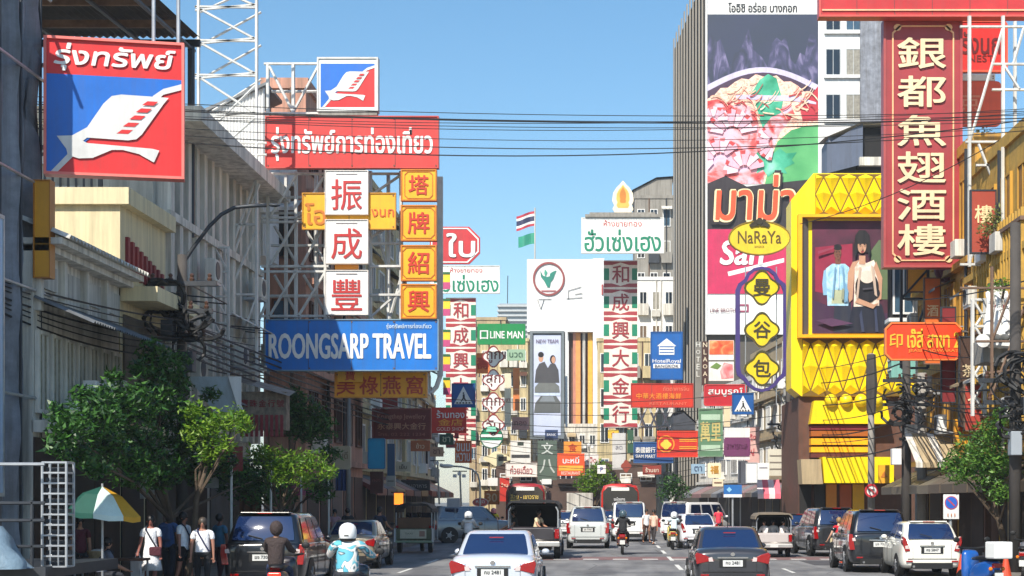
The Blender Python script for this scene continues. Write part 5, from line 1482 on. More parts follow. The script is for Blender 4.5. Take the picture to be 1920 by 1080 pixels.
# ================================================================== POLES, LAMPS, CABLES
def pole(label, x, Y, h, r0, r1, m, arms=(), boxes=(), cat='utility pole'):
    t = thing('utility_pole', label, cat, (x, Y, .14))
    MB().tube([(0, 0, 0), (0, 0, h)], [r0, r1], 10).build('shaft', m, t, smooth=True)
    for z, l in arms:
        MB().box(-l, l, -.14, -.04, z, z + .12).build('crossarm', DSTEEL, t)
        for k in (-.8, -.3, .3, .8):
            MB().lathe([(.05, 0), (.07, .06), (.04, .1), (.06, .16), (.02, .2)], (l * k, -.09, z + .12), 8).build('insulator', mat('brown_porcelain', (84, 60, 48), .3), t)
    for z, dx, w_, h_, m_ in boxes:
        MB().box(dx - w_ / 2, dx + w_ / 2, -.55, -.15, z, z + h_).build('meter_box', m_, t, bevel=.02)
    return t


pc = mat('concrete_pole', (150, 146, 140), .85, var=.2, scale=1.5, streak=.4)
pdark = mat('grimy_pole', (72, 68, 66), .85, var=.35, scale=1.5, streak=.4)
pole('dark utility pole with crossarms before the old white shophouse and the dark tree', -10.9, 40.6, 8.2, .17, .12, pdark, ((7.4, .9), (6.7, .8), (6.0, .7)), ((5.2, .2, .4, .5, DSTEEL), (6.1, -.25, .3, .4, DSTEEL)))
pole('cable-tangled utility pole standing left of the yellow store', 9.95, 90, 11.2, .22, .16, pdark, ((6.2, 1.2), (5.3, 1.0)), ((4.4, -.1, .5, .7, greyw), (5.2, .3, .4, .5, DSTEEL), (3.5, .2, .4, .6, brightw)))
pole('slim pole, dark above and white below, in front of the yellow awning', 11.35, 70, 8.4, .16, .13, pc, (), ())
t = thing('pole_sleeve', 'dark sleeve of wrapped cable high on the slim pole by the yellow awning', 'cable wrap', (11.35, 70, 5.9))
MB().tube([(0, 0, 0), (.02, 0, 1.3), (0, 0, 2.6)], [.2, .26, .2], 8).build('sleeve', pdark, t)
pole('grimy pole wrapped in cable coils under the orange shop board', 11.05, 60, 7.6, .2, .15, pdark, ((6.4, .9), (5.5, .9)), ((3.3, -.45, .35, .6, brightw), (4.2, .1, .4, .6, greyw)))
pole('thick pale post beside the grimy cable-wrapped pole', 11.75, 60.6, 6.8, .2, .18, pc)
pole('near utility pole at the right frame edge hung with a grey meter cabinet', 11.1, 44, 9.6, .19, .14, pdark, ((5.2, 1.0), (4.6, .9)), ((3.2, -.1, .3, .65, mat('cabinet_grey', (150, 158, 166), .5)), (4.3, .25, .35, .5, DSTEEL)))
pole('pale pole beside the beige parked car in front of the shaded shops', -10.2, 62, 6.4, .1, .08, pc)
pole('thin grey pole rising through the dark tree crown', -10.6, 37.5, 5.6, .08, .07, pc)


def street_lamp(label, pts, Y, head, m):
    c = at(pts[0][0], pts[0][1], Y)
    t = thing('street_lamp', label, 'street lamp', (c.x, c.y, .14))
    P_ = [at(px, py, Y) - Vector((c.x, c.y, .14)) for px, py in pts]
    MB().tube([(P_[0].x, 0, 0)] + P_, .05, 8).build('pole', m, t, smooth=True)
    q = P_[-1]
    MB().ball((q.x + head * .2, 0, q.z), (.3 if m is greyw else .12), 8, sc=(1.3, .6, .35)).build('lamp_head', brightw if m is greyw else m, t, smooth=True)
    return t


street_lamp('dark curved street lamp arm reaching over the scaffold tower from the left utility pole', [(335, 545), (335, 520), (342, 496), (362, 465), (392, 425), (415, 402), (440, 389), (470, 386), (500, 385)], 41.5, 1, DSTEEL)
street_lamp('pale curved street lamp leaning left over the middle of the traffic', [(900, 935), (900, 905), (896, 890), (885, 880), (865, 875), (845, 874)], 84, -1, greyw)
street_lamp('thin curved lamp arm on the cable-tangled pole left of the yellow store', [(1474, 800), (1474, 780), (1470, 758), (1460, 740), (1446, 722)], 89, -1, greyw)

ncab = [0]


def cable(label, pts, Y0, Y1, sag=.0, r=.022, m=CABLE, group='overhead cables', name='overhead_cable', n=14):
    """pts: two pixels (with their distances); hangs with the given sag in metres."""
    a, b_ = at(pts[0][0], pts[0][1], Y0), at(pts[1][0], pts[1][1], Y1)
    P_ = []
    for i in range(n + 1):
        u = i / n
        q = a.lerp(b_, u)
        q.z -= sag * 4 * u * (1 - u)
        P_.append(q - a)
    o = MB().tube(P_, r, 4).build(name, m)
    o.location = a
    return tag(o, label, 'cable', group)


for k, (ya, yb, sg, r_) in enumerate(((174, 206, .3, .010), (199, 199, .4, .009), (213, 232, .5, .009), (183, 212, .35, .012), (188, 219, .3, .016), (194, 205, .55, .010), (204, 224, .3, .010), (222, 238, .6, .013), (226, 213, .9, .016))):
    cable(('topmost', 'thin pale', 'faint middle', 'second', 'third', 'fourth', 'fifth', 'sixth', 'lowest')[k] + ' of the black cables crossing high over the whole street from the netting', [(-60, ya), (2000, yb)], 34, 40, sg, r_, n=24)
for k in range(7):
    cable(('uppermost', 'second', 'third', 'fourth', 'fifth', 'sixth', 'lowest')[k] + ' cable sloping from the netting past the old shophouse to the left utility pole', [(-20, 520 + 9 * k + rnd.uniform(-4, 4)), (350, 602 + 11 * k)], 31, 40.6, .1 + .03 * k, .016 + .008 * (k % 3 == 0))
for k in range(6):
    cable(('uppermost', 'second', 'third', 'fourth', 'fifth', 'lowest')[k] + ' cable running along the left facades from the left utility pole toward the red boards', [(340, 602 + 12 * k), (820, 770 + 9 * k)], 40.6, 92, .3, .03, n=18)
for k in range(5):
    cable(('uppermost', 'second', 'third', 'fourth', 'lowest')[k] + ' of the cables spanning the far street below the billboard', [(835, 748 + 17 * k), (1478, 728 + 24 * k)], 92, 90, .5 + .1 * k, .024, n=18)
for k in range(8):
    cable(('uppermost', 'second', 'third', 'fourth', 'fifth', 'sixth', 'seventh', 'lowest')[k] + ' cable slung across the yellow store front to the grimy pole', [(1478, 690 + 22 * k), (1690, 655 + 26 * k)], 89.5, 60, .3 + .12 * (k % 3), .022 + .01 * (k % 2), n=14)
for k in range(7):
    cable(('uppermost', 'second', 'third', 'fourth', 'fifth', 'sixth', 'lowest')[k] + ' cable from the grimy pole to the near pole at the frame edge', [(1690, 700 + 16 * k), (1940, 690 + 22 * k)], 60, 44, .25 + .1 * (k % 3), .02 + .012 * (k % 2), n=14)
cable('thin diagonal cable crossing the top of the tall red character sign', [(1500, 420), (1930, 228)], 57, 50, .4, .016)
for k, (x, Y, z, n_, lab) in enumerate(((9.95, 89.6, 5.6, 15, 'black tangle of cable coils on the pole left of the yellow store'), (11.0, 59.6, 5.6, 15, 'black tangle of cable coils on the grimy pole under the orange board'), (-10.9, 40.3, 6.6, 12, 'black tangle of fittings on the left utility pole'), (11.1, 43.6, 5.0, 14, 'black tangle of cable coils on the near pole at the right frame edge'))):
    t = thing('cable_coil', lab, 'cable coil', (x, Y, z))
    for i in range(n_):
        cx, cz, rr = rnd.uniform(-.6, .6), rnd.uniform(-1.0, .8), rnd.uniform(.15, .5)
        a0 = rnd.uniform(0, 6.3)
        MB().tube([(cx + rr * 1.2 * math.cos(a0 + j * .5) + .02 * j, rnd.uniform(-.15, .15), cz + rr * math.sin(a0 + j * .5)) for j in range(rnd.randint(7, 13))], rnd.choice((.03, .045, .06)), 5).build('loop', CABLE, t)

# ================================================================== TREES
def leaf_mat(key, c0, c1, trans=.25):
    if key in MATS:
        return MATS[key]
    m = bpy.data.materials.new(key)
    m.use_nodes = True
    n, l = m.node_tree.nodes, m.node_tree.links
    b = n['Principled BSDF']
    b.inputs['Roughness'].default_value = .45
    ge = n.new('ShaderNodeNewGeometry')
    rp = n.new('ShaderNodeValToRGB')
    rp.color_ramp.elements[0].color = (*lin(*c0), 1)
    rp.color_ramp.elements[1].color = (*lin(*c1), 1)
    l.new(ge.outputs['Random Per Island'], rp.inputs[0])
    l.new(rp.outputs[0], b.inputs['Base Color'])
    tr = n.new('ShaderNodeBsdfTranslucent')
    l.new(rp.outputs[0], tr.inputs[0])
    mx = n.new('ShaderNodeMixShader')
    mx.inputs[0].default_value = trans
    l.new(b.outputs[0], mx.inputs[1])
    l.new(tr.outputs[0], mx.inputs[2])
    l.new(mx.outputs[0], n['Material Output'].inputs[0])
    MATS[key] = m
    return m


LEAFD = leaf_mat('leaf_shaded_green', (18, 50, 20), (74, 122, 46), .25)  # darker leaf copy, shade of the left trees put into the green
LEAFL = leaf_mat('leaf_sunlit_green', (64, 112, 26), (136, 168, 52), .35)  # lighter leaf copy, sunlight painted into the green
bark = mat('tree_bark', (92, 78, 64), .9, var=.35, scale=5, bump=.4)


def tree(label, base, clumps, m, leaf=.16, trunk_r=.14, seed=1, dens=1.0, name='street_tree', group=None):
    """clumps: (x, y, z, radius) in world metres; limbs reach each clump from the trunk."""
    r_ = random.Random(seed)
    t = thing(name, label, 'tree', base, 0, group)
    B_ = Vector(base)
    cl = [(Vector(c[:3]) - B_, c[3]) for c in clumps]
    top = sum((c for c, _ in cl), Vector()) / len(cl)
    zs = min(c.z - r for c, r in cl)
    fork = Vector((top.x * .35, top.y * .35, max(.6, zs * .75)))
    MB().tube([(0, 0, 0), fork * .5 + Vector((.06, 0, 0)), fork, fork.lerp(top, .5)], [trunk_r, trunk_r * .85, trunk_r * .7, trunk_r * .4], 8).build('trunk', bark, t, smooth=True)
    for c, r in (cl if len(cl) < 16 else cl[::3]):
        mid = fork.lerp(c, .55) + Vector((r_.uniform(-.2, .2), r_.uniform(-.2, .2), .1))
        MB().tube([fork, mid, c], [trunk_r * .34, trunk_r * .24, trunk_r * .1], 5).build('limb', bark, t)
    b = MB()
    for c, r in cl:
        n = int(520 * r * r * dens * (.16 / leaf) ** 2 * 1.6)
        for i in range(n):
            d = Vector((r_.gauss(0, 1), r_.gauss(0, 1), r_.gauss(0, 1))).normalized()
            rr = r * (r_.random() ** .45) * (1 + .22 * math.sin(d.x * 5 + seed) * math.cos(d.z * 4 + d.y * 3))
            p = c + Vector((d.x * rr, d.y * rr, d.z * rr * .8))
            a = Vector((r_.gauss(0, 1), r_.gauss(0, 1), r_.gauss(-.3, .6))).normalized()
            q = a.cross(Vector((r_.gauss(0, .5), r_.gauss(0, .5), 1))).normalized()
            L, Wd = leaf * r_.choice((.5, .8, 1.0, 1.5)) * r_.uniform(.8, 1.2), leaf * r_.uniform(.22, .5)
            nn = a.cross(q) * L * .12
            b.add([p - a * L * .5, p + q * Wd * .5 + nn, p + a * L * .5 - nn, p - q * Wd * .5 + nn], [(0, 1, 2, 3)])
    b.build('crown', m, t, fix=False)
    return t


def cl(px, py, Y, r):
    p = at(px, py, Y)
    return (p.x, p.y, p.z, r)


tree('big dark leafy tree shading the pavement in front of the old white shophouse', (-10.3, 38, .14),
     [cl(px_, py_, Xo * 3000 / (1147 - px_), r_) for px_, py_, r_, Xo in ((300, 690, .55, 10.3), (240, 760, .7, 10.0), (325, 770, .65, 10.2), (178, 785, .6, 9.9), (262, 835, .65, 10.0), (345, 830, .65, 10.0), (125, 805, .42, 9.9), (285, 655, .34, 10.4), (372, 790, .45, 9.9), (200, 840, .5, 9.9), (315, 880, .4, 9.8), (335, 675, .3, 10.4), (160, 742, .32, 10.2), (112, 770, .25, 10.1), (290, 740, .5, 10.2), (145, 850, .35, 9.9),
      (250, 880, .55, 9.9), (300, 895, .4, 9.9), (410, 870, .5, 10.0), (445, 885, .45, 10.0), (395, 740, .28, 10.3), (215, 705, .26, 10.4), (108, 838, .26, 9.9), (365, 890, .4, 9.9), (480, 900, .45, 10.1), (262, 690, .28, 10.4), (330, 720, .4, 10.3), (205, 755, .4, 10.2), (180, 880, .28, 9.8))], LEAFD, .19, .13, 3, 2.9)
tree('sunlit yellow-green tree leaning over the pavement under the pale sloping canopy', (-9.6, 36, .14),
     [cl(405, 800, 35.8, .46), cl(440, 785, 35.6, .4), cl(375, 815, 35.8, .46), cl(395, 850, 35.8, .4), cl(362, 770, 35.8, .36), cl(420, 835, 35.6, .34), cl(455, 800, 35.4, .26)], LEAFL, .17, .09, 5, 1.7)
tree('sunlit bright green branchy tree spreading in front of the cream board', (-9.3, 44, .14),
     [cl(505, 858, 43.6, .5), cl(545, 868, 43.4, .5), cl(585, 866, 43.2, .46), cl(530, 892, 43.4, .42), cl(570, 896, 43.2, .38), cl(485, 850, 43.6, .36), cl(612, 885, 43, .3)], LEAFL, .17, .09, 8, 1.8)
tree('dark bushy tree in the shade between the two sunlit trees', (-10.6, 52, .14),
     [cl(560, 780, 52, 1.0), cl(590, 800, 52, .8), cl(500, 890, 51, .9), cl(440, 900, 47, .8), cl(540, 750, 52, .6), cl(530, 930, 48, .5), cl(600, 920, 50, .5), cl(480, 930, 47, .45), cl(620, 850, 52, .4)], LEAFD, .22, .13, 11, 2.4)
tree('leafy tree over the dark shopfront and the no-parking board on the right', (11.5, 46.5, .14),
     [cl(1830, 850, 46, .75), cl(1860, 810, 46, .6), cl(1875, 870, 45.5, .7), cl(1800, 885, 46, .5), cl(1850, 895, 46, .55), cl(1785, 870, 46.3, .35), cl(1880, 780, 46, .35), cl(1880, 925, 45, .4)], leaf_mat('leaf_mid_green', (46, 92, 30), (112, 152, 60)), .18, .12, 13, 2.0)
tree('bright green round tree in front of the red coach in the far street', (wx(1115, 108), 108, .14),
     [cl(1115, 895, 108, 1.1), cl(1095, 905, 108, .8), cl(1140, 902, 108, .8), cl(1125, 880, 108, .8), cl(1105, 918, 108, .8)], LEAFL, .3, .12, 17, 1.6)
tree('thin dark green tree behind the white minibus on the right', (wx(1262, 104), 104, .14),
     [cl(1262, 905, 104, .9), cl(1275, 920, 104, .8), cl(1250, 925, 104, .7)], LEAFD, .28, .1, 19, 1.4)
tree('scraggly green rooftop shrub behind the right truss frame', (wx(1865, 50), 50.3, wz(450, 50)),
     [cl(1870, 410, 50.5, .5), cl(1850, 430, 50.5, .35), cl(1890, 420, 50.5, .4)], leaf_mat('leaf_dusty', (96, 116, 60), (160, 166, 96)), .16, .06, 23, 1.0, name='rooftop_shrub')
tree('dusty creeper plant hanging behind the orange boards at the right', (wx(1850, 61), 61.5, wz(300, 61)),
     [cl(1845, 258, 61.5, .5), cl(1870, 270, 61.5, .45), cl(1858, 290, 61.5, .4)], leaf_mat('leaf_dusty', (96, 116, 60), (160, 166, 96)), .18, .05, 29, 1.0, name='rooftop_shrub')
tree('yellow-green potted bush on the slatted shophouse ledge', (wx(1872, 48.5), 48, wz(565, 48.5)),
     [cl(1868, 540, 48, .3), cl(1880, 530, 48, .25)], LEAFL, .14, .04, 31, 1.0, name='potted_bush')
# palm-like plant
t = thing('spiky_plant', 'spiky long-leaved plant at the kerb below the round turn-ban sign', 'plant', (wx(1664, 64), 64, .14))
MB().lathe([(.28, 0), (.36, .1), (.4, .55), (.35, .55), (.3, .5)], n=14).build('pot', concrete, t)
b = MB()
r2 = random.Random(4)
for i in range(46):
    a, l_, up = r2.uniform(0, 6.28), r2.uniform(.8, 1.5), r2.uniform(.3, 1.25)
    P_ = [Vector((math.cos(a) * l_ * u * .75, math.sin(a) * l_ * u * .75, .5 + l_ * (up * u - .75 * u * u * (1.25 - up * .6)))) for u in (0, .35, .7, 1)]
    s_ = Vector((-math.sin(a), math.cos(a), 0))
    vs = []
    for q, w_ in zip(P_, (.03, .06, .045, .004)):
        vs += [q - s_ * w_, q + s_ * w_]
    b.add(vs, [(0, 1, 3, 2), (2, 3, 5, 4), (4, 5, 7, 6)])
b.build('foliage', leaf_mat('leaf_mid_green', (46, 92, 30), (112, 152, 60)), t, fix=False)
# ================================================================== VEHICLES (front toward +y, rear toward the camera)
def carpaint(rgb, metal=0.0):
    return mat('car_paint_%d_%d_%d' % rgb, rgb, .28, metal, var=.05, scale=.6, coat=1.0)


def superring(w, zb, zt, k=.16, crown=.04):
    """Half-rounded cross-section of a lower body, as x,z points."""
    h = zt - zb
    r = min(.22, h * .4)
    pts = [(-w * .80, zb), (-w * .95, zb + .05), (-w, zb + h * .30), (-w * .995, zb + h * .62), (-w * .965, zt - r * .35), (-w * .90, zt - r * .06), (-w * .6, zt + crown * .6), (0, zt + crown)]
    return pts + [(-x, z) for x, z in pts[-2::-1]]


def loft(b, rings, ys, mi=0, cap=True):
    n = len(rings[0])
    o = len(b.v)
    for r_, y in zip(rings, ys):
        for p in r_:
            b.v.append((p[0], y + (p[2] if len(p) > 2 else 0), p[1]))
    for i in range(len(rings) - 1):
        for k in range(n):
            b.f.append([o + i * n + k, o + i * n + (k + 1) % n, o + (i + 1) * n + (k + 1) % n, o + (i + 1) * n + k])
            b.m.append(mi)
    if cap:
        b.f.append([o + k for k in range(n)])
        b.f.append([o + (len(rings) - 1) * n + k for k in reversed(range(n))])
        b.m += [mi, mi]


def wheel(t, x, y, r=.32, w_=.2, name='wheel'):
    s_ = 1 if x > 0 else -1
    b = MB().lathe([(r * .55, -w_ / 2), (r * .94, -w_ / 2), (r, -w_ / 2 + .03), (r, w_ / 2 - .03), (r * .94, w_ / 2), (r * .55, w_ / 2)], (0, 0, 0), 22, axis='x')
    o = b.build(name, BLACK, t, smooth=False)
    o.location = (x, y, r)
    rb = MB().lathe([(.03, w_ / 2 * s_ + .012 * s_), (r * .2, w_ / 2 * s_ + .012 * s_), (r * .62, w_ / 2 * s_ - .01 * s_), (r * .62, w_ / 2 * s_ - .05 * s_), (.03, w_ / 2 * s_ - .05 * s_)], (0, 0, 0), 16, axis='x')
    for k in range(5):
        a = k * 2 * math.pi / 5
        rb.tube([(w_ / 2 * s_ + .015 * s_, math.cos(a) * .04, math.sin(a) * .04), (w_ / 2 * s_ + .005 * s_, math.cos(a) * r * .6, math.sin(a) * r * .6)], .03, 4)
    rb.build('rim', mat('alloy_rim', (150, 152, 156), .35, .7, var=.1), o)
    return o


CARS = {
    # length, half width, belt z, roof z, hood z; greenhouse y at belt rear/front and roof rear/front; deck z (boot), wheel radius
    'sedan': dict(L=4.45, w=.86, belt=.98, roof=1.49, hood=.93, gr=.62, gf=3.25, rr=1.42, rf=2.45, deck=1.04, wr=.32),
    'hatch': dict(L=3.95, w=.85, belt=1.02, roof=1.52, hood=.98, gr=.16, gf=2.95, rr=.62, rf=2.1, deck=1.06, wr=.30),
    'suv': dict(L=4.7, w=.93, belt=1.16, roof=1.82, hood=1.12, gr=.10, gf=3.35, rr=.38, rf=2.65, deck=1.2, wr=.37),
    'van': dict(L=5.0, w=.93, belt=1.2, roof=2.02, hood=1.1, gr=.06, gf=4.7, rr=.22, rf=3.9, deck=1.25, wr=.34),
}


def car(kind, label, x, Y, color, rz=0, cat='car', metal=.0, lights='side', name=None, glow=False, plate=True, clean=True, group=None):
    """x, Y: centre of the rear bumper on the road."""
    d = CARS[kind]
    nm = name or {'sedan': 'parked_sedan', 'hatch': 'hatchback_car', 'suv': 'sport_utility_car', 'van': 'van'}[kind]
    t = thing(nm, label, cat, (x, Y, .012), R(rz), group)
    pm = carpaint(color, metal)
    L, w_, belt = d['L'], d['w'], d['belt']
    b = MB()
    box = kind in ('suv', 'van', 'hatch')
    st = [(0.0, .80, .36, belt - .10), (.05, .92, .28, belt - .02), (.22, .985, .22, d['deck'] if not box else belt), (.8, 1.0, .2, belt + .02 if box else d['deck'] + .0), (1.5, 1.0, .2, belt + .01), (L * .62, 1.0, .2, belt), (L * .74, .99, .2, belt - .03), (L * .88, .95, .22, d['hood'] - .06), (L * .96, .86, .26, d['hood'] - .2), (L, .74, .34, d['hood'] - .34)]
    loft(b, [superring(w_ * f, zb, zt, crown=.03) for _, f, zb, zt in st], [s[0] for s in st])
    body = b.build('body', pm, t, smooth=True, sub=2)
    # greenhouse: rings up in z
    gr, gf, rr, rf, roof = d['gr'], d['gf'], d['rr'], d['rf'], d['roof']
    b = MB()
    lv = []
    wt = w_ * (.74 if kind != 'van' else .88)
    wb = w_ * .93
    for u in (0, .06, .5, .86, .96, 1.0):
        e = .0 if u < .9 else (.05 if u < 1 else .16)
        hw = wb + (wt - wb) * u - e
        y0 = gr + (rr - gr) * (u if not box else u ** 1.6) + e * 1.2
        y1 = gf + (rf - gf) * u - e * 1.2
        z = belt - .03 + (roof - belt + .03) * (u if u < .95 else (.985 if u < 1 else 1.0))
        c = .14
        bow = .07
        lv.append([(-hw, y0 + c, z), (-hw + .05, y0 + .04, z), (-hw + c, y0, z), (0, y0 - bow, z), (hw - c, y0, z), (hw - .05, y0 + .04, z), (hw, y0 + c, z), (hw, (y0 + y1) / 2, z), (hw, y1 - c, z), (hw - c, y1, z), (0, y1 + bow, z), (-hw + c, y1, z), (-hw, y1 - c, z), (-hw, (y0 + y1) / 2, z)])
    n = 14
    b.v = [p for r_ in lv for p in r_]
    for i in range(len(lv) - 1):
        for k in range(n):
            b.f.append([i * n + k, i * n + (k + 1) % n, (i + 1) * n + (k + 1) % n, (i + 1) * n + k])
    b.f.append([(len(lv) - 1) * n + k for k in range(n)])
    b.m = [0] * len(b.f)
    b.build('cabin', pm, t, smooth=True, sub=1)
    # glass: rear, sides, front, lifted just off the cabin
    def gh(u, fx, side):
        """point on the rear (side 0), front (1) face at height share u, width share fx"""
        hw = wb + (wt - wb) * u
        z = belt - .03 + (roof - belt + .03) * u
        y0 = gr + (rr - gr) * (u if not box else u ** 1.6)
        y1 = gf + (rf - gf) * u
        bow = .07 * (1 - fx * fx)
        return (hw * fx, y0 - bow + .012 + .05 * max(0, abs(fx) - .78) if side == 0 else y1 + bow - .01, z)
    for side, nm_ in ((0, 'rear_window'), (1, 'windscreen')):
        g = MB()
        us = [.10, .3, .55, .80, .87]
        fx = [-.84, -.8, -.45, 0, .45, .8, .84]
        idx = {}
        for i, u in enumerate(us):
            for j, f in enumerate(fx):
                ff = f * (.97 if i in (0, len(us) - 1) else 1)
                p = gh(u, ff, side)
                g.v.append((p[0], p[1] - (.022 if side == 0 else -.022), p[2] + .006))
        m_ = len(fx)
        for i in range(len(us) - 1):
            for j in range(m_ - 1):
                g.f.append([i * m_ + j, i * m_ + j + 1, (i + 1) * m_ + j + 1, (i + 1) * m_ + j])
                g.m.append(0)
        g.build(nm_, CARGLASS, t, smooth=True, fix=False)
    for s_ in (-1, 1):
        nwin = 3 if kind in ('van', 'suv') else 2
        ya, yb = gr + .34, gf - .42
        for k in range(nwin):
            f0, f1 = k / nwin, (k + 1) / nwin - .045
            pts = []
            for f, u in ((f0, .12), (f1, .12), (f1, .84), (f0, .84)):
                y0 = gr + (rr - gr) * u + .26
                y1 = gf + (rf - gf) * u - .26
                hw = wb + (wt - wb) * u
                pts.append((s_ * (hw + .006), y0 + (y1 - y0) * f, belt - .03 + (roof - belt + .03) * u))
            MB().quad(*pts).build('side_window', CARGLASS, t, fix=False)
        # mirror
        MB().ball((s_ * (w_ + .05), gf - .55, belt + .05), .085, 8, sc=(1, .55, .7)).build('mirror', pm, t, smooth=True)
        # lights
        zl = belt - .16
        if kind in ('hatch',):
            poly = [(.60, zl - .14), (.74, zl - .16), (.82, zl + .1), (.80, zl + .26), (.72, zl + .2)]
        elif kind == 'suv' or kind == 'van':
            poly = [(.70, zl - .34), (.84, zl - .34), (.87, zl - .1), (.86, zl + .12), (.76, zl + .12)]
        else:
            poly = [(.40, zl - .05), (.80, zl - .14), (.84, zl + .06), (.80, zl + .12), (.62, zl + .07)]
        q = [(s_ * px * w_ / .86, pz) for px, pz in poly]
        tl = MB().prism(q, -.005, .25).build('tail_light', TREDLIGHT if not glow else mat('tail_light_lit', (255, 30, 10), .3, emit=2.5), t, bevel=.012)
        MB().prism([(s_ * (abs(a)) * 1.0, z_) for a, z_ in ((poly[0][0] + .03, zl - .02 + (-.06)), (poly[0][0] + .13, zl - .08), (poly[0][0] + .14, zl - .0), (poly[0][0] + .06, zl + .02))], -.012, .1).build('reverse_lamp', mat('clear_lamp', (206, 190, 186), .15, coat=1), tl)
        MB().box(s_ * .62 - .09, s_ * .62 + .09, -.015, .05, .42, .46).build('reflector', TREDLIGHT, t)
        # door seams and handles
        for yy in (L * .36, L * .56):
            MB().box(s_ * (w_ * .998) - .004, s_ * (w_ * .998) + .004, yy, yy + .012, .36, belt - .05).build('door_seam', BLACK, t)
        for yy in (L * .28, L * .50):
            MB().box(s_ * (w_ * .99) - .015, s_ * (w_ * .99) + .015, yy, yy + .18, belt - .14, belt - .11).build('door_handle', pm, t)
    # rear dressing: plate well, badge bar, seams, lower valance
    zp = (belt - .28) if kind != 'suv' else belt - .34
    MB().box(-.30, .30, -.012, .1, zp - .09, zp + .09).build('plate_recess', BLACK, t)
    if plate:
        np_ = MB().box(-.22, .22, -.028, 0, zp - .07, zp + .07).build('number_plate', PLATE, t)
        letters(rnd.choice(('กข 2481', 'ฆจ 7305', 'ฌต 1962', 'ศร 5847', 'ชณ 3690')), 0, zp + .012, .36, .07, -.032, mat('plate_ink', (40, 42, 48), .5), np_, .02)
    MB().box(-.34, .34, -.03, .06, zp + .11, zp + .14).build('trunk_trim', CHROME, t)
    MB().prism(ell(.09, .08, 14) and [(x_, z_ + zp + .20) for x_, z_ in ell(.1, .085, 14)], -.02, .1).build('badge', CHROME, t)
    MB().box(-w_ * .78, w_ * .78, -.006, .08, .50, .515).build('bumper_seam', BLACK, t)
    MB().box(-w_ * .66, w_ * .66, .0, .2, .24, .40).build('valance', BLACK, t)
    MB().box(-w_ * .62, -w_ * .615, -.004, .05, .52, belt - .1).box(w_ * .615, w_ * .62, -.004, .05, .52, belt - .1).build('trunk_seam', BLACK, t)
    MB().tube([(-.5, -.02, .30), (-.5, .25, .30)], .035, 8).build('exhaust', CHROME, t)
    if box:
        MB().tube([(0, gr - .10, belt + .08), (-.32, gr - .06, belt + .16)], .012, 5).build('wiper', BLACK, t)
        MB().box(-wt * .8, wt * .8, rr - .12, rr + .2, roof - .02, roof + .015).build('spoiler', pm, t, bevel=.01)
        MB().box(-.16, .16, rr - .135, rr - .11, roof - .02, roof + .005).build('stop_lamp', TREDLIGHT, t)
    else:
        MB().box(-.14, .14, rr - .38, rr - .36, roof - .14, roof - .12).build('stop_lamp', TREDLIGHT, t)
        MB().tube([(0, rr + .2, roof), (0, rr - .02, roof + .2)], .01, 4).build('aerial', BLACK, t)
    for xx in (-w_ + .10, w_ - .10):
        for yy in (L * .19, L * .80):
            wheel(t, xx, yy, d['wr'])
    for s_ in (-1, 1):
        for yy in (L * .19, L * .80):
            MB().lathe([(d['wr'] * 1.16, -.02), (d['wr'] * 1.16, .02)], (s_ * (w_ * .985), yy, d['wr']), 20, axis='x').build('wheel_arch', BLACK, t)
    # head lamps and grille at the front
    for s_ in (-1, 1):
        MB().box(s_ * .58 - .16, s_ * .58 + .16, L - .2, L - .04, d['hood'] - .36, d['hood'] - .22).build('headlight', mat('clear_lamp', (206, 190, 186), .15, coat=1), t)
    MB().box(-.35, .35, L - .1, L - .005, .5, d['hood'] - .36).build('grille', BLACK, t)
    return t


car('sedan', 'pale silver-blue sedan in the middle lane, the nearest car to the camera', wx(923.5, 30.8), 30.8, (206, 212, 222), metal=.25)
car('sedan', 'dark graphite sedan with red corner lamps in the right lane', wx(1374, 35.5), 35.5, (58, 58, 62), metal=.3)
car('hatch', 'cream white hatchback with dark tail lamps at the right kerb', wx(1748, 43.5), 43.5, (236, 234, 222))
car('suv', 'glossy black tall estate car parked just behind the white hatchback', wx(1652, 46.5), 46.5, (20, 22, 28))
car('suv', 'dark grey family car standing behind the person in the red top', wx(1572, 60), 60, (40, 42, 46), rz=6)
car('hatch', 'small dark car between the pale-canopied pickup and the dark grey family car', wx(1503, 68), 68, (44, 46, 50))
car('suv', 'silver white tall estate car driving ahead of the dark canopied pickup in the centre', wx(1102, 70), 70, (206, 210, 208), metal=.15)
car('suv', 'black tall estate car at the left kerb behind the hooded motorcyclist', wx(492, 35.7), 35.7, (14, 16, 22))
car('sedan', 'dull beige sedan with an amber lamp at the left kerb behind the white-helmeted rider', wx(652, 49), 49, (150, 138, 116), metal=.2)
car('hatch', 'white crossover with a dark rear window turned slightly beside the yellow scooter', wx(1312, 70), 70, (232, 232, 238), rz=8)
car('suv', 'grey people carrier seen side-on crossing behind the tuk-tuk', wx(806, 80), 80, (112, 120, 128), rz=-78, metal=.3)
car('van', 'white van with a single rear window in the middle distance ahead of the red scooter', wx(1180, 82), 82, (234, 234, 232), cat='van')
car('van', 'white minibus standing at an angle with dark side windows behind the yellow scooter', wx(1262, 84), 84, (236, 236, 236), rz=-32, cat='minibus', name='minibus')
car('hatch', 'white car glimpsed between the canopied pickup and the silver tall estate', wx(1055, 88), 88, (226, 228, 226))
car('hatch', 'pale blue-grey car half hidden beside the white van', wx(1140, 96), 96, (140, 160, 180))


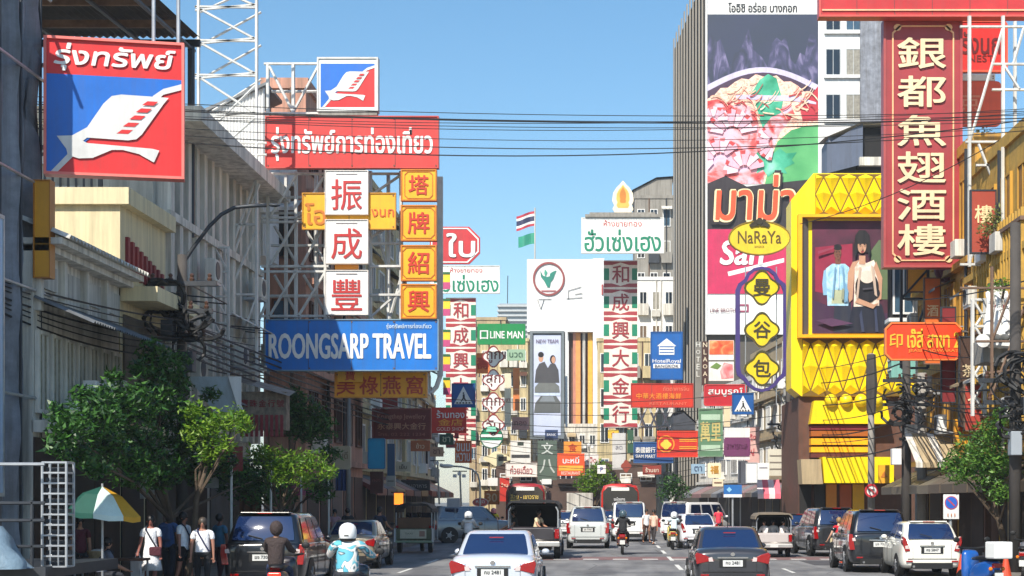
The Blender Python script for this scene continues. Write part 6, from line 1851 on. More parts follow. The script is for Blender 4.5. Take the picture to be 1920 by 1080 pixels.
def bus(label, x, Y, side_rgb, rear_rgb, writing, wcol):
    t = thing('coach', label, 'coach', (x, Y, .012))
    b = MB()
    w_, L, H = 1.22, 10.0, 3.15
    rings = []
    yy = [0, .06, .3, L - .3, L]
    for f in (.86, .96, 1, 1, .9):
        pts = [(-w_ * f, .45), (-w_ * f * 1.0, 1.6), (-w_ * f * .98, H - .5), (-w_ * f * .86, H - .12), (-w_ * f * .5, H)]
        rings.append(pts + [(-x_, z_) for x_, z_ in pts[::-1]])
    loft(b, rings, yy)
    b.build('body', carpaint(side_rgb), t, smooth=True)
    MB().prism(chamf(2.1, 2.0, .3) and [(x_, z_ + 1.95) for x_, z_ in chamf(2.16, 2.0, .3)], -.04, .05).build('rear_panel', mat('bus_rear_%d_%d_%d' % rear_rgb, rear_rgb, .25, var=.2, coat=.6), t)
    for s_, z_, w2, h2 in writing:
        letters(s_, -.05, z_, w2, h2, -.06, paint(wcol), t, .02, True)
    MB().box(-.55, .55, -.06, .0, 2.72, 2.92).build('route_board', mat('route_white', (236, 236, 230), .5, var=.02), t)
    for s_ in (-1, 1):
        MB().box(s_ * .98 - .1, s_ * .98 + .1, -.05, .05, .7, 1.25).build('tail_light', TREDLIGHT, t)
        for k in range(5):
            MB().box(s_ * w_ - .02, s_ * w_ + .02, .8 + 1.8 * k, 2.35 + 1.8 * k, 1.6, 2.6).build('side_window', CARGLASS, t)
    MB().box(-1.1, 1.1, -.07, .1, .4, .75).build('bumper', DSTEEL, t)
    for xx in (-1.05, 1.05):
        for y_ in (2.2, 7.6):
            wheel(t, xx, y_, .48, .26)
    return t


bus('red coach with a black rear carrying rows of white writing beyond the silver tall estate', wx(1163, 100), 100, (190, 44, 34), (28, 28, 32), [('รถโดยสาร', 2.2, .7, .2), ('ปรับอากาศ', 1.9, .9, .18), ('AIR BUS', 2.25, .01, .01)][:2] + [('ยาวราช', 2.2, .0001, .0001)][:0], (226, 226, 226))
bus('dark red coach with a brown-black rear bearing yellow writing behind the canopied pickup', wx(985, 98), 98, (150, 30, 30), (46, 42, 40), [('สีลม - เยาวราช', 2.35, 1.7, .3), ('▬▬▬▬▬', 2.1, 1.7, .1)], (226, 196, 96))
t = thing('box_truck', 'small grey box truck beyond the silver tall estate', 'truck', (wx(1087, 104), 104, .012))
MB().box(-.85, .85, 0, 3.2, .7, 2.6).build('cargo_box', greyw, t, bevel=.03)
MB().box(-.8, .8, 3.25, 4.8, .6, 1.9).build('cab', carpaint((120, 124, 130)), t, bevel=.12)
MB().box(-.8, .8, -.05, .1, .45, .65).build('bumper', DSTEEL, t)
MB().box(-.015, .015, -.02, 0, .75, 2.5).build('door_seam', BLACK, t)
for xx in (-.7, .7):
    for y_ in (.8, 3.9):
        wheel(t, xx, y_, .36)
    MB().box(xx * 1.05 - .07, xx * 1.05 + .07, -.06, 0, .5, .62).build('tail_light', TREDLIGHT, t)


def pickup(label, x, Y, color, canopy, rz=0, inner=DARK, sides=True):
    """Passenger pickup seen from behind: bed, tailgate, canopy on posts, benches."""
    t = thing('passenger_pickup', label, 'pickup', (x, Y, .012), R(rz))
    pm = carpaint(color, .15)
    w_ = .93
    b = MB()
    loft(b, [superring(w_ * f, .45, zt, crown=.0) for f, zt in ((.96, 1.12), (1, 1.16), (1, 1.16), (1, 1.16))], [0, .08, 1.2, 2.3])
    b.build('bed', pm, t, smooth=True)
    b = MB()
    loft(b, [superring(w_ * f, .4, zt, crown=.02) for f, zt in ((1, 1.14), (1, 1.14), (1, 1.08), (.95, 1.02), (.82, .9))], [2.32, 3.2, 3.9, 4.8, 5.2])
    b.build('front_body', pm, t, smooth=True, sub=1)
    MB().add([(-.84, 2.4, 1.1), (.84, 2.4, 1.1), (.84, 4.1, 1.1), (-.84, 4.1, 1.1), (-.7, 2.5, 1.7), (.7, 2.5, 1.7), (.7, 3.5, 1.7), (-.7, 3.5, 1.7)], [(0, 1, 5, 4), (1, 2, 6, 5), (2, 3, 7, 6), (3, 0, 4, 7), (4, 5, 6, 7)]).build('cab', pm, t, bevel=.06)
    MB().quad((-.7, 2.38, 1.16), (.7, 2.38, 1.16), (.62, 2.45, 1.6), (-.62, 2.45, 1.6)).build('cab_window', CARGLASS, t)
    # tailgate
    MB().box(-.74, .74, -.05, .02, .72, 1.12).build('tailgate', pm, t, bevel=.02)
    MB().box(-.78, .78, -.045, .0, .98, 1.05).build('tailgate_trim', CHROME, t)
    MB().box(-.95, .95, -.16, .02, .46, .64).build('bumper', mat('bumper_pale', (190, 188, 184), .35, .5, var=.2), t, bevel=.03)
    MB().box(-.2, .2, -.19, -.15, .48, .6).build('number_plate', PLATE, t)
    for s_ in (-1, 1):
        MB().box(s_ * .84 - .08, s_ * .84 + .08, -.06, .06, .74, 1.08).build('tail_light', TREDLIGHT, t, bevel=.015)
        for y_ in (.02, 1.1, 2.25):
            MB().tube([(s_ * .88, y_, 1.12), (s_ * .88, y_, 1.72), (s_ * .80, y_, 1.88)], .03, 6).build('canopy_post', canopy[1], t)
        MB().box(s_ * .62 - .2, s_ * .62 + .2, .1, 2.2, .95, 1.02).build('bench', mat('bench_vinyl', (96, 44, 52), .5), t)
        MB().tube([(s_ * .90, 0, 1.42), (s_ * .90, 2.25, 1.42)], .02, 5).build('side_rail', STEEL, t)
    b = MB()
    rr_ = [(-.98, 1.80), (-.95, 1.96), (-.8, 2.08), (-.4, 2.13), (.4, 2.13), (.8, 2.08), (.95, 1.96), (.98, 1.80), (.92, 1.80), (.89, 1.93), (.76, 2.02), (-.76, 2.02), (-.89, 1.93), (-.92, 1.80)]
    b.prism(rr_, -.12, 2.4)
    b.build('canopy', canopy[0], t)
    MB().box(-.9, .9, 2.28, 2.34, 1.16, 2.0).build('front_screen', inner, t)
    MB().box(-.9, .9, .02, 2.3, 1.9, 1.93).build('headlining', inner, t)
    if sides:
        for s_ in (-1, 1):
            MB().box(s_ * .9 - .01, s_ * .9 + .01, .05, 2.3, 1.45, 1.95).build('side_curtain', inner, t)
    for xx in (-.82, .82):
        for y_ in (.95, 4.2):
            wheel(t, xx, y_, .36, .22)
    MB().box(-.6, .6, .1, 2, .32, .46).build('chassis', BLACK, t)
    return t


darkcanvas = mat('dark_canvas', (34, 34, 38), .75, var=.3, scale=2)
pickup('dark passenger pickup with a black canopy and open back in the centre lane', wx(1000, 57), 57, (54, 50, 54), (darkcanvas, STEEL))
pickup('small pale grey passenger pickup with white-clad riders under its dark canopy on the right', wx(1451, 59), 59, (196, 188, 184), (mat('tan_canvas', (120, 110, 96), .8, var=.2), STEEL)).scale = (.72, .8, .78)

# tuk-tuk
t = thing('tuk_tuk', 'three-wheeled tuk-tuk with a dark domed roof and a cream rear plate in the left lane', 'tuk-tuk', (wx(776, 64), 64, .012))
olive = mat('olive_paint', (96, 100, 72), .45, var=.2, scale=3, coat=.3)
b = MB()
pr = [(-.74, 1.62), (-.72, 1.78), (-.55, 1.95), (-.2, 2.03), (.2, 2.03), (.55, 1.95), (.72, 1.78), (.74, 1.62), (.68, 1.62), (.66, 1.75), (.5, 1.89), (-.5, 1.89), (-.66, 1.75), (-.68, 1.62)]
b.prism(pr, -.05, 2.2)
b.build('roof', darkcanvas, t)
MB().box(-.72, .72, .0, .1, .52, .98).build('rear_panel', olive, t, bevel=.03)
MB().box(-.66, .66, .04, .14, .98, 1.42).build('seat_back', mat('brown_seat', (112, 76, 48), .6, var=.3), t, bevel=.03)
MB().box(-.62, .62, .15, .7, .75, .9).build('seat', mat('brown_seat', (112, 76, 48)), t)
MB().box(-.55, .5, -.03, .0, .58, .94).build('rear_plate', mat('cream_plate', (206, 200, 176), .5, var=.15, scale=8), t)
letters('TAXI', -.2, .78, .3, .07, -.04, paint((120, 120, 90)), t, .01, True)
MB().box(.22, .44, -.045, -.03, .66, .88).build('plate_square', paint((170, 130, 110)), t)
MB().box(-.78, .78, -.06, .05, .42, .50).build('bumper', mat('pale_green_paint', (150, 170, 140), .5, var=.2), t)
for s_ in (-1, 1):
    for y_ in (.03, 1.0, 2.1):
        MB().tube([(s_ * .71, y_, .5), (s_ * .71, y_, 1.7)], .025, 6).build('roof_post', STEEL, t)
    MB().box(s_ * .76 - .03, s_ * .76 + .03, -.08, .02, .44, .98).build('side_bar', brightw, t)
    MB().box(s_ * .66 - .05, s_ * .66 + .05, -.05, .02, 1.0, 1.1).build('tail_light', TREDLIGHT, t)
    wheel(t, s_ * .62, .45, .28, .16)
wheel(t, .06, 2.4, .28, .14)
MB().box(-.5, .5, 1.3, 1.9, .35, .6).build('floor_pan', olive, t)
MB().box(-.3, .3, 2.0, 2.7, .5, 1.0).build('nose', olive, t, bevel=.12)
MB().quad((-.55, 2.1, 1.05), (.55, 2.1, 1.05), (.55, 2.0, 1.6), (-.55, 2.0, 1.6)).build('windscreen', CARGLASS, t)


def scooter(label, x, Y, rgb, rz=0, glow=False, name='motor_scooter', z0=.012, box=None):
    t = thing(name, label, 'motor scooter', (x, Y, z0), R(rz))
    pm = carpaint(rgb)
    for yy in (.22, 1.42):
        o = MB().lathe([(.16, -.05), (.26, -.055), (.29, -.03), (.29, .03), (.26, .055), (.16, .05)], (0, 0, 0), 18, axis='x').build('wheel', BLACK, t)
        o.location = (0, yy, .29)
        MB().lathe([(.02, -.03), (.17, -.02), (.17, .02), (.02, .03)], (0, 0, 0), 14, axis='x').build('rim', CHROME, o)
    b = MB()
    st = [(.0, .05, .62, .74), (.06, .13, .52, .80), (.3, .17, .40, .80), (.7, .17, .36, .74), (.9, .14, .34, .6), (1.0, .12, .32, .42)]
    loft(b, [superring(w_, zb, zt, crown=.01) for _, w_, zb, zt in st], [s[0] for s in st])
    b.build('body', pm, t, smooth=True, sub=1)
    b = MB()
    st = [(1.05, .18, .35, .95), (1.14, .21, .40, 1.0), (1.24, .13, .5, 1.02)]
    loft(b, [superring(w_, zb, zt, crown=.02) for _, w_, zb, zt in st], [s[0] for s in st])
    b.build('front_shield', pm, t, smooth=True)
    MB().box(-.14, .14, .85, 1.2, .30, .36).build('footboard', BLACK, t)
    b = MB()
    loft(b, [superring(w_, .80, zt, crown=.02) for w_, zt in ((.10, .86), (.15, .90), (.16, .89), (.13, .86))], [.04, .2, .6, .85])
    b.build('seat', mat('black_vinyl', (24, 24, 26), .4), t, smooth=True)
    MB().tube([(-.34, 1.02, 1.08), (-.15, 1.12, 1.05), (.15, 1.12, 1.05), (.34, 1.02, 1.08)], .022, 6).build('handlebar', BLACK, t)
    for s_ in (-1, 1):
        mi_ = MB().ball((s_ * .38, 1.05, 1.24), .075, 8, sc=(1.1, .3, .8)).build('mirror', BLACK, t, smooth=True)
        MB().tube([(s_ * .28, 1.05, 1.07), (s_ * .36, 1.06, 1.22)], .01, 4).build('mirror_stem', BLACK, mi_)
        MB().ball((s_ * .15, .03, .64), .045, 6).build('indicator', mat('amber_lens', (220, 120, 20), .2), t)
    MB().box(-.11, .11, -.025, .06, .66, .76).build('tail_light', TREDLIGHT if not glow else mat('tail_light_lit', (255, 30, 10), .3, emit=2.5), t, bevel=.015)
    MB().box(-.1, .1, -.07, -.05, .40, .56).build('number_plate', PLATE, t)
    MB().prism([(-.08, .38), (.08, .38), (.09, .62), (-.09, .62)], -.048, -.02).build('mudguard', BLACK, t)
    MB().tube([(.17, .02, .38), (.17, .5, .32)], .055, 8).build('exhaust', DSTEEL, t)
    if box:
        MB().box(-.22, .22, -.25, .15, .86, 1.22).build('top_box', box, t, bevel=.03)
    return t


scooter('dark motor scooter with a glowing red tail lamp ridden by the hooded rider', wx(514, 29.5), 29.5, (40, 32, 34), glow=True)
scooter('dark motor scooter under the white-helmeted rider in the patterned teal jacket', wx(650, 25.8), 25.8, (36, 40, 46))
scooter('red motor scooter with a pale number plate in the middle of the road', wx(1167, 62), 62, (170, 24, 34))
scooter('pale yellow motor scooter beside the white crossover', wx(1262, 68), 68, (222, 206, 120))
scooter('blue motor scooter with a white topped box parked at the lower right corner', 8.2, 34.0, (24, 84, 160), rz=18, box=WHITE)
scooter('grey motor scooter standing at the right frame edge beside the near pole', 10.6, 41.2, (90, 90, 94), rz=-20)
scooter('black motor scooter parked at the left kerb just beyond the beige sedan', wx(714, 58), 58, (30, 30, 34), rz=6)
scooter('dark motor scooter of the rider in white between the silver-blue sedan and the tuk-tuk', wx(877, 58), 58, (50, 50, 54))
scooter('scooter of the rider in the yellow vest left of the dark canopied pickup', wx(925, 80), 80, (190, 170, 50))

# traffic cones and bollards
def cone(label, x, Y, h=.75, z=.012):
    t = thing('traffic_cone', label, 'traffic cone', (x, Y, z))
    org = mat('cone_orange', (206, 76, 46), .5, var=.15, scale=4)
    MB().lathe([(.17, .03), (.035, h), (.02, h)], n=14).build('cone', org, t, smooth=False)
    MB().lathe([(.125, h * .30), (.088, h * .52)], n=14).build('stripe', WHITE, t)
    MB().box(-.2, .2, -.2, .2, 0, .035).build('base', org, t)
    return t


cone('orange traffic cone beside the white hatchback, left of a pair', 9.1, 41.6, .7)
cone('orange traffic cone beside the blue scooter, right of a pair', 9.42, 42.0, .66)
cone('orange traffic cone at the far lower right by the grey scooter', 10.2, 41.4, .72)
cone('orange traffic cone standing behind the person in the red top', wx(1586, 54), 54, .8)
t = thing('red_bollard', 'red post with a pale cap in front of the beige sedan on the left', 'bollard', (wx(600, 42), 42, .012))
MB().lathe([(.10, 0), (.09, .9), (.05, .92)], n=12).build('post', mat('bollard_red', (196, 60, 44), .5, var=.2), t)
MB().lathe([(.11, .98), (.13, 1.05), (.11, 1.2), (.03, 1.24)], n=12).build('cap', mat('bollard_cap', (140, 50, 44), .5), t)
MB().lathe([(.095, .55), (.093, .7)], n=12).build('stripe', WHITE, t)

# cage truck at the lower left corner
t = thing('cage_truck', 'truck bed of dark steel rails carrying a tarpaulin bundle at the lower left corner', 'truck', (-10.2, 27.6, .012))
for z in (2.72, 2.05, 1.75, 1.3):
    MB().tube([(-2.2, 0, z), (.42, 0, z)], .03, 6).build('rail', STEEL if z > 2.5 else DSTEEL, t)
for x_ in (-1.6, -.7, .2):
    MB().tube([(x_, 0, .9), (x_, 0, 2.1)], .03, 6).build('rail_post', DSTEEL, t)
MB().box(-2.2, .45, -.05, 4, .75, .95).build('bed', DSTEEL, t)
MB().box(-2.1, .4, -.08, 0, .5, .75).build('bumper', BLACK, t)
for x_ in (-1.6, .2):
    wheel(t, x_, .9, .4, .25)
tp = thing('tarpaulin_bundle', 'lumpy blue-grey tarpaulin bundle tied on the steel truck bed', 'tarpaulin', (-10.9, 27.2, .95))
b = MB()
r3 = random.Random(9)
vs, fs = [], []
for i in range(13):
    for j in range(11):
        u, v = i / 12, j / 10
        th, ph = math.pi * u, math.pi * v
        rr = 1 + .10 * math.sin(9 * u + 5 * v) + .07 * math.sin(17 * u - 7 * v)
        vs.append((-.95 * math.cos(th) * rr, -.6 * math.cos(ph) * math.sin(th) * rr, .72 * math.sin(ph) * math.sin(th) * rr))
for i in range(12):
    for j in range(10):
        fs.append((i * 11 + j, i * 11 + j + 1, (i + 1) * 11 + j + 1, (i + 1) * 11 + j))
b.add(vs, fs).build('tarpaulin', mat('blue_grey_tarp', (120, 142, 158), .45, var=.35, scale=3, bump=.3), tp, smooth=True)
MB().tube([(-.3, -.62, .2), (-.28, -.3, .75), (-.25, .3, .72)], .015, 4).build('rope', BLACK, tp)
t = thing('rack_cage', 'tall upright steel rack of stacked square cells beside the tarpaulin truck', 'rack', (wx(98, 27.8), 27.9, .95))
W_, H_ = .42, 1.82
for s_ in (-1, 1):
    for y_ in (0, .38):
        MB().tube([(s_ * W_ / 2, y_, 0), (s_ * W_ / 2, y_, H_)], .025, 6).build('upright', STEEL, t)
for k in range(11):
    z = H_ * k / 10
    MB().tube([(-W_ / 2, 0, z), (W_ / 2, 0, z), (W_ / 2, .38, z), (-W_ / 2, .38, z), (-W_ / 2, 0, z)], .02, 5).build('shelf_rail', STEEL, t)
for x_ in (-.07, .07):
    MB().tube([(x_, 0, 0), (x_, 0, H_)], .014, 5).build('divider', STEEL, t)
for k in range(10):
    MB().box(-W_ / 2 + .02, W_ / 2 - .02, .12, .34, H_ * k / 10 + .03, H_ * k / 10 + .1).build('tray', DSTEEL, t)
# market umbrella
t = thing('market_umbrella', 'large market umbrella with dark green, white and yellow panels over the pavement stall', 'umbrella', (wx(192, 33), 33, .14))
cols = [(16, 76, 66)] * 3 + [(214, 160, 40), (16, 76, 66), (206, 226, 220), (16, 76, 66), (16, 76, 66)]
N = 8
zt_, ze = wz(912, 33) - .14, wz(962, 33) - .14
tilt = .10
for k in range(N):
    a0, a1 = 2 * math.pi * (k + .06) / N, 2 * math.pi * (k + 1.06) / N
    am = (a0 + a1) / 2
    def q(a, r_, z, d=0):
        x_ = r_ * math.cos(a)
        return (x_, r_ * math.sin(a) * .9, z - tilt * x_ - d)
    col = {4: (206, 226, 220), 5: (206, 226, 220), 7: (214, 160, 40), 6: (16, 76, 66)}.get(k, (16, 76, 66))
    col = {3: (16, 76, 66), 4: (16, 76, 66), 5: (16, 76, 66), 6: (206, 226, 220), 7: (214, 160, 40)}.get(k, (16, 76, 66))
    b = MB()
    b.add([q(a0, .02, zt_), q(a0, .40, zt_ - .17), q(a0, .78, ze), q(am, .74, ze - .02), q(a1, .78, ze), q(a1, .40, zt_ - .17), q(a0, .78, ze, .10), q(am, .74, ze, .13), q(a1, .78, ze, .10)],
          [(0, 1, 5), (1, 2, 3, 4, 5), (2, 6, 7, 3), (3, 7, 8, 4)])
    b.build('canopy_panel', mat('cloth_%d_%d_%d' % col, col, .7, var=.15, scale=3), t)
MB().tube([(0, 0, 0), (0, 0, zt_ + .06)], .025, 8).build('pole', STEEL, t)
for k in range(N):
    a0 = 2 * math.pi * (k + .06) / N
    MB().tube([(0, 0, zt_ - .35), q(a0, .55, ze + .06)], .01, 4).build('rib', STEEL, t)
t = thing('stall_table', 'low stall table with pale goods under the market umbrella', 'table', (wx(205, 34), 34.3, .14))
MB().box(-.8, .7, -.3, .3, .68, .73).build('table_top', wood, t)
for x_ in (-.75, .65):
    for y_ in (-.25, .25):
        MB().tube([(x_, y_, 0), (x_, y_, .68)], .025, 6).build('leg', STEEL, t)
g = thing('goods_basket', 'round pale basket of goods on the low stall table', 'basket', (wx(175, 34), 34.25, .87))
MB().lathe([(.15, 0), (.22, .16), (.2, .16), (.13, .03)], n=14).build('basket', mat('wicker', (170, 150, 116), .8, var=.3, scale=20), g)
MB().ball((0, 0, .1), .17, 8, sc=(1, 1, .6)).build('goods', paint((220, 220, 214)), g, smooth=True)
# ================================================================== PEOPLE (built facing -y, toward the camera; turn by rz)
def skin_body(name, verts, edges, radii, m, parent, root=0, sub=1):
    me = bpy.data.meshes.new(name)
    me.from_pydata([tuple(v) for v in verts], edges, [])
    o = bpy.data.objects.new(name, me)
    COL.objects.link(o)
    md = o.modifiers.new('skin', 'SKIN')
    md.branch_smoothing = .6
    sv = me.skin_vertices[0].data
    for i, r_ in enumerate(radii):
        r2_ = r_ if isinstance(r_, tuple) else (r_, r_)
        sv[i].radius = r2_
        sv[i].use_root = (i == root)
    ss = o.modifiers.new('sub', 'SUBSURF')
    ss.levels = ss.render_levels = sub
    bpy.context.view_layer.update()
    dg = bpy.context.evaluated_depsgraph_get()
    nm = bpy.data.meshes.new_from_object(o.evaluated_get(dg))
    nm.name = name
    bpy.data.objects.remove(o)
    bpy.data.meshes.remove(me)
    nm.materials.clear()
    nm.materials.append(m)
    nm.polygons.foreach_set('use_smooth', [True] * len(nm.polygons))
    o = bpy.data.objects.new(name, nm)
    COL.objects.link(o)
    o.parent = parent
    return o


def cloth(rgb):
    return mat('cloth_%d_%d_%d' % tuple(rgb), rgb, .8, var=.22, scale=5, bump=.6)


V = Vector


def person(label, x, Y, z0=.14, h=1.65, rz=0, pose='stand', skin=(172, 124, 98), top=(226, 226, 226), bottom=(40, 42, 50), hair=(24, 20, 20), dress=None, sleeves='short',
           shorts=False, long_hair=False, helmet=None, lean=0, arms=((.12, .10, 0), (.12, .10, 0)), stride=.12, bag=None, strap=None, hood=False, vest=None, shoes=(36, 34, 36), backpack=None, wide=1.0, jacket2=None, hat=None):
    """arms: per side (outward swing, forward swing, elbow bend) in radians. z0: ground or, when seated, the seat's ground."""
    t = thing('person', label, 'person', (x, Y, z0), R(rz))
    k = h / 1.70
    sk = mat('skin_%d_%d_%d' % tuple(skin), skin, .55, var=.08, scale=8)
    sit = pose in ('ride', 'sit')
    hipz = (.92 if not sit else (.93 if pose == 'ride' else .48)) * k
    ln = lean
    up = lambda zz: V((0, -math.sin(ln) * (zz), hipz + math.cos(ln) * (zz)))
    P_ = {'pelvis': V((0, 0, hipz)), 'waist': up(.16 * k), 'chest': up(.36 * k), 'neck0': up(.50 * k), 'neck': up(.555 * k)}
    if helmet:
        P_['neck'] = up(.525 * k)
    hb = P_['neck']
    P_['jaw'] = hb + V((0, -.03, .05)) * k
    P_['head'] = hb + V((0, -.012, .125)) * k
    P_['crown'] = hb + V((0, .0, .195)) * k
    P_['nose'] = hb + V((0, -.105, .105)) * k
    verts, edges, rad, names = [], [], [], {}

    def v(n, p, r_, par=None):
        names[n] = len(verts)
        verts.append(p)
        rad.append(r_)
        if par:
            edges.append((names[par], names[n]))
    v('pelvis', P_['pelvis'], (.135 * k * wide, .10 * k))
    v('waist', P_['waist'], (.12 * k * wide, .088 * k), 'pelvis')
    v('chest', P_['chest'], (.145 * k * wide, .10 * k), 'waist')
    v('neck0', P_['neck0'], (.07 * k, .06 * k), 'chest')
    v('neck', P_['neck'], .048 * k, 'neck0')
    v('jaw', P_['jaw'], .058 * k, 'neck')
    v('head', P_['head'], (.076 * k, .090 * k), 'jaw')
    v('crown', P_['crown'], .055 * k, 'head')
    v('nose', P_['nose'], .013 * k, 'head')
    legs, armp = {}, {}
    for s_, sd_ in ((-1, 'l'), (1, 'r')):
        hp = P_['pelvis'] + V((s_ * .095 * k * wide, 0, -.05 * k))
        if pose == 'ride':
            kn = hp + V((s_ * .10, -.40, -.06)) * k
            an = kn + V((0, -.02, -.42)) * k
        elif pose == 'sit':
            kn = hp + V((s_ * .05, -.42, .02)) * k
            an = kn + V((0, .02, -.40)) * k
        else:
            f = stride * s_
            kn = hp + V((s_ * .01, -.5 * f - .02, -.40 * k))
            an = V((hp.x + s_ * .01, -f if f > 0 else -f, .085 * k))
            kn = hp.lerp(an, .5) + V((0, -.035, 0))
        to = an + V((s_ * .015, -.15 * k, -.055 * k))
        he = an + V((0, .035 * k, -.045 * k))
        v('hip' + sd_, hp, .088 * k * wide, 'pelvis')
        v('knee' + sd_, kn, .057 * k, 'hip' + sd_)
        v('calf' + sd_, kn.lerp(an, .35), .055 * k, 'knee' + sd_)
        v('ankle' + sd_, an, .036 * k, 'calf' + sd_)
        v('toe' + sd_, to, (.036 * k, .024 * k), 'ankle' + sd_)
        legs[sd_] = (hp, kn, an, to, he)
        o_, f_, e_ = arms[0 if s_ < 0 else 1]
        sh = P_['chest'] + (P_['neck0'] - P_['chest']) * .72 + V((s_ * .175 * k * wide, 0, 0))
        d = V((s_ * math.sin(o_), -math.sin(f_) * math.cos(o_), -math.cos(f_) * math.cos(o_))).normalized()
        el = sh + d * .29 * k
        f2 = f_ + e_
        d2 = V((s_ * math.sin(o_ * .4) - s_ * .12 * (e_ > .8), -math.sin(f2), -math.cos(f2))).normalized()
        wr = el + d2 * .245 * k
        pa = wr + d2 * .075 * k
        v('sho' + sd_, sh, .056 * k, 'neck0')
        v('elb' + sd_, el, .042 * k, 'sho' + sd_)
        v('wri' + sd_, wr, .028 * k, 'elb' + sd_)
        v('palm' + sd_, pa, (.036 * k, .018 * k), 'wri' + sd_)
        sidev = d2.cross(V((0, 1, 0)))
        sidev = sidev.normalized() if sidev.length > .2 else V((1, 0, 0))
        inn = d2.cross(sidev).normalized()
        for q, (off, l_) in enumerate(((-.027, .062), (-.009, .072), (.009, .068), (.027, .054))):
            b0 = pa + (sidev * off + d2 * .025) * k
            v('f%d' % q + sd_, b0 + d2 * l_ * .5 * k, .0085 * k, 'palm' + sd_)
            v('g%d' % q + sd_, b0 + (d2 * l_ + inn * .018 * (1 + q * .2)) * k, .0075 * k, 'f%d' % q + sd_)
        v('th' + sd_, wr.lerp(pa, .6) + (sidev * .045 * -1 + d2 * .02) * k, .0095 * k, 'palm' + sd_)
        v('ti' + sd_, wr.lerp(pa, .6) + (sidev * .058 * -1 + d2 * .052) * k, .008 * k, 'th' + sd_)
        armp[sd_] = (sh, el, wr, pa)
    skin_body('body', verts, edges, rad, sk, t)
    # shirt
    ch = lambda n: P_[n]
    tv = [ch('pelvis') + V((0, 0, -.10 * k)), ch('waist'), ch('chest'), ch('neck0') + V((0, .0, -.012)), ch('pelvis') + V((0, 0, .03 * k))]
    big = 1.14 if sleeves == 'long' else 1.0
    tr = [(.168 * k * wide, .132 * k), (.155 * k * wide * big, .116 * k * big), (.180 * k * wide * big, .130 * k * big), (.088 * k * big, .078 * k * big), (.166 * k * wide, .128 * k)]
    te = [(0, 4), (4, 1), (1, 2), (2, 3)]
    if sleeves == 'long':
        tv.append(ch('neck') + V((0, .01, .0)))
        tr.append(.075 * k)
        te.append((3, 5))
    for sd_ in 'lr':
        sh, el, wr, pa = armp[sd_]
        i = len(tv)
        if sleeves == 'none':
            tv += [sh + (ch('neck0') - sh) * .15]
            tr += [.066 * k]
            te += [(3, i)]
        elif sleeves == 'short':
            tv += [sh, sh.lerp(el, .62)]
            tr += [.070 * k, .064 * k]
            te += [(3, i), (i, i + 1)]
        else:
            tv += [sh, el, wr]
            tr += [.084 * k, .066 * k, .05 * k]
            te += [(3, i), (i, i + 1), (i + 1, i + 2)]
    skin_body('shirt' if sleeves != 'long' else 'jacket', tv, te, tr, top if isinstance(top, bpy.types.Material) else cloth(top), t)
    if dress:
        b = MB()
        wz_ = ch('waist').z
        prof = [(.13, wz_), (.17, hipz), (.22, hipz - .25 * k), (.26, hipz - .46 * k), (.25, hipz - .46 * k)]
        b.lathe([(r_ * k, z) for r_, z in prof], (0, 0, 0), 16)
        b.build('skirt', cloth(dress), t, smooth=True)
    else:
        tv, tr, te = [ch('pelvis') + V((0, 0, .05 * k))], [(.150 * k * wide, .118 * k)], []
        for sd_ in 'lr':
            hp, kn, an, to, he = legs[sd_]
            i = len(tv)
            if shorts:
                tv += [hp, hp.lerp(kn, .75)]
                tr += [.105 * k * wide, .088 * k]
                te += [(0, i), (i, i + 1)]
            else:
                tv += [hp, kn, an + V((0, 0, .02))]
                tr += [.103 * k * wide, .075 * k, .058 * k]
                te += [(0, i), (i, i + 1), (i + 1, i + 2)]
        skin_body('trousers' if not shorts else 'shorts', tv, te, tr, cloth(bottom), t)
    for sd_ in 'lr':
        hp, kn, an, to, he = legs[sd_]
        skin_body('shoe', [he, an.lerp(to, .4) + V((0, 0, -.02)), to], [(0, 1), (1, 2)], [(.045 * k, .036 * k), (.046 * k, .040 * k), (.042 * k, .028 * k)], cloth(shoes), t)
    # hair / helmet / hood
    hd = P_['head']
    if helmet:
        c_ = (hd.x, hd.y + .015, hd.z + .01)
        hm = mat('helmet_%d_%d_%d' % tuple(helmet), helmet, .25, var=.04, coat=.8)
        b = MB()
        prof = [(.118, -.125), (.138, -.09), (.146, -.03), (.146, .03), (.132, .085), (.10, .125), (.055, .15), (.012, .158)]
        b.lathe(prof, (0, 0, 0), 18)
        b.v = [(c_[0] + x, c_[1] + y * 1.1, c_[2] + z) for x, y, z in b.v]
        o = b.build('helmet', hm, t, smooth=True)
        rim = MB().lathe([(.112, -.135), (.128, -.13), (.136, -.105), (.118, -.10)], (0, 0, 0), 18)
        rim.v = [(c_[0] + x, c_[1] + y * 1.1, c_[2] + z) for x, y, z in rim.v]
        rim.build('helmet_trim', BLACK, o)
        vz = MB()
        for i in range(9):
            a0, a1 = R(200 + 140 * i / 9), R(200 + 140 * (i + 1) / 9)
            vz.quad(*[(c_[0] + .150 * math.cos(a), c_[1] + .166 * math.sin(a), c_[2] + z) for a, z in ((a0, -.05), (a1, -.05), (a1, .045), (a0, .045))])
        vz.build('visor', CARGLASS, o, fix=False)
        MB().box(c_[0] - .035, c_[0] + .035, c_[1] + .145, c_[1] + .163, c_[2] - .06, c_[2] - .045).build('helmet_vent', BLACK, o)
    else:
        b = MB()
        hv = hd + V((0, .022, .03)) * k
        b.ball(hv, .108 * k, 10, sc=(.92, 1.0, 1.02))
        if long_hair:
            b.tube([hv + V((0, .045, 0)) * k, hv + V((0, .08, -.14)) * k, hv + V((0, .085, -.27)) * k], [.09 * k, .08 * k, .04 * k], 8)
        b.build('hair', mat('hair_%d_%d_%d' % tuple(hair), hair, .5, var=.3, scale=20), t, smooth=True)
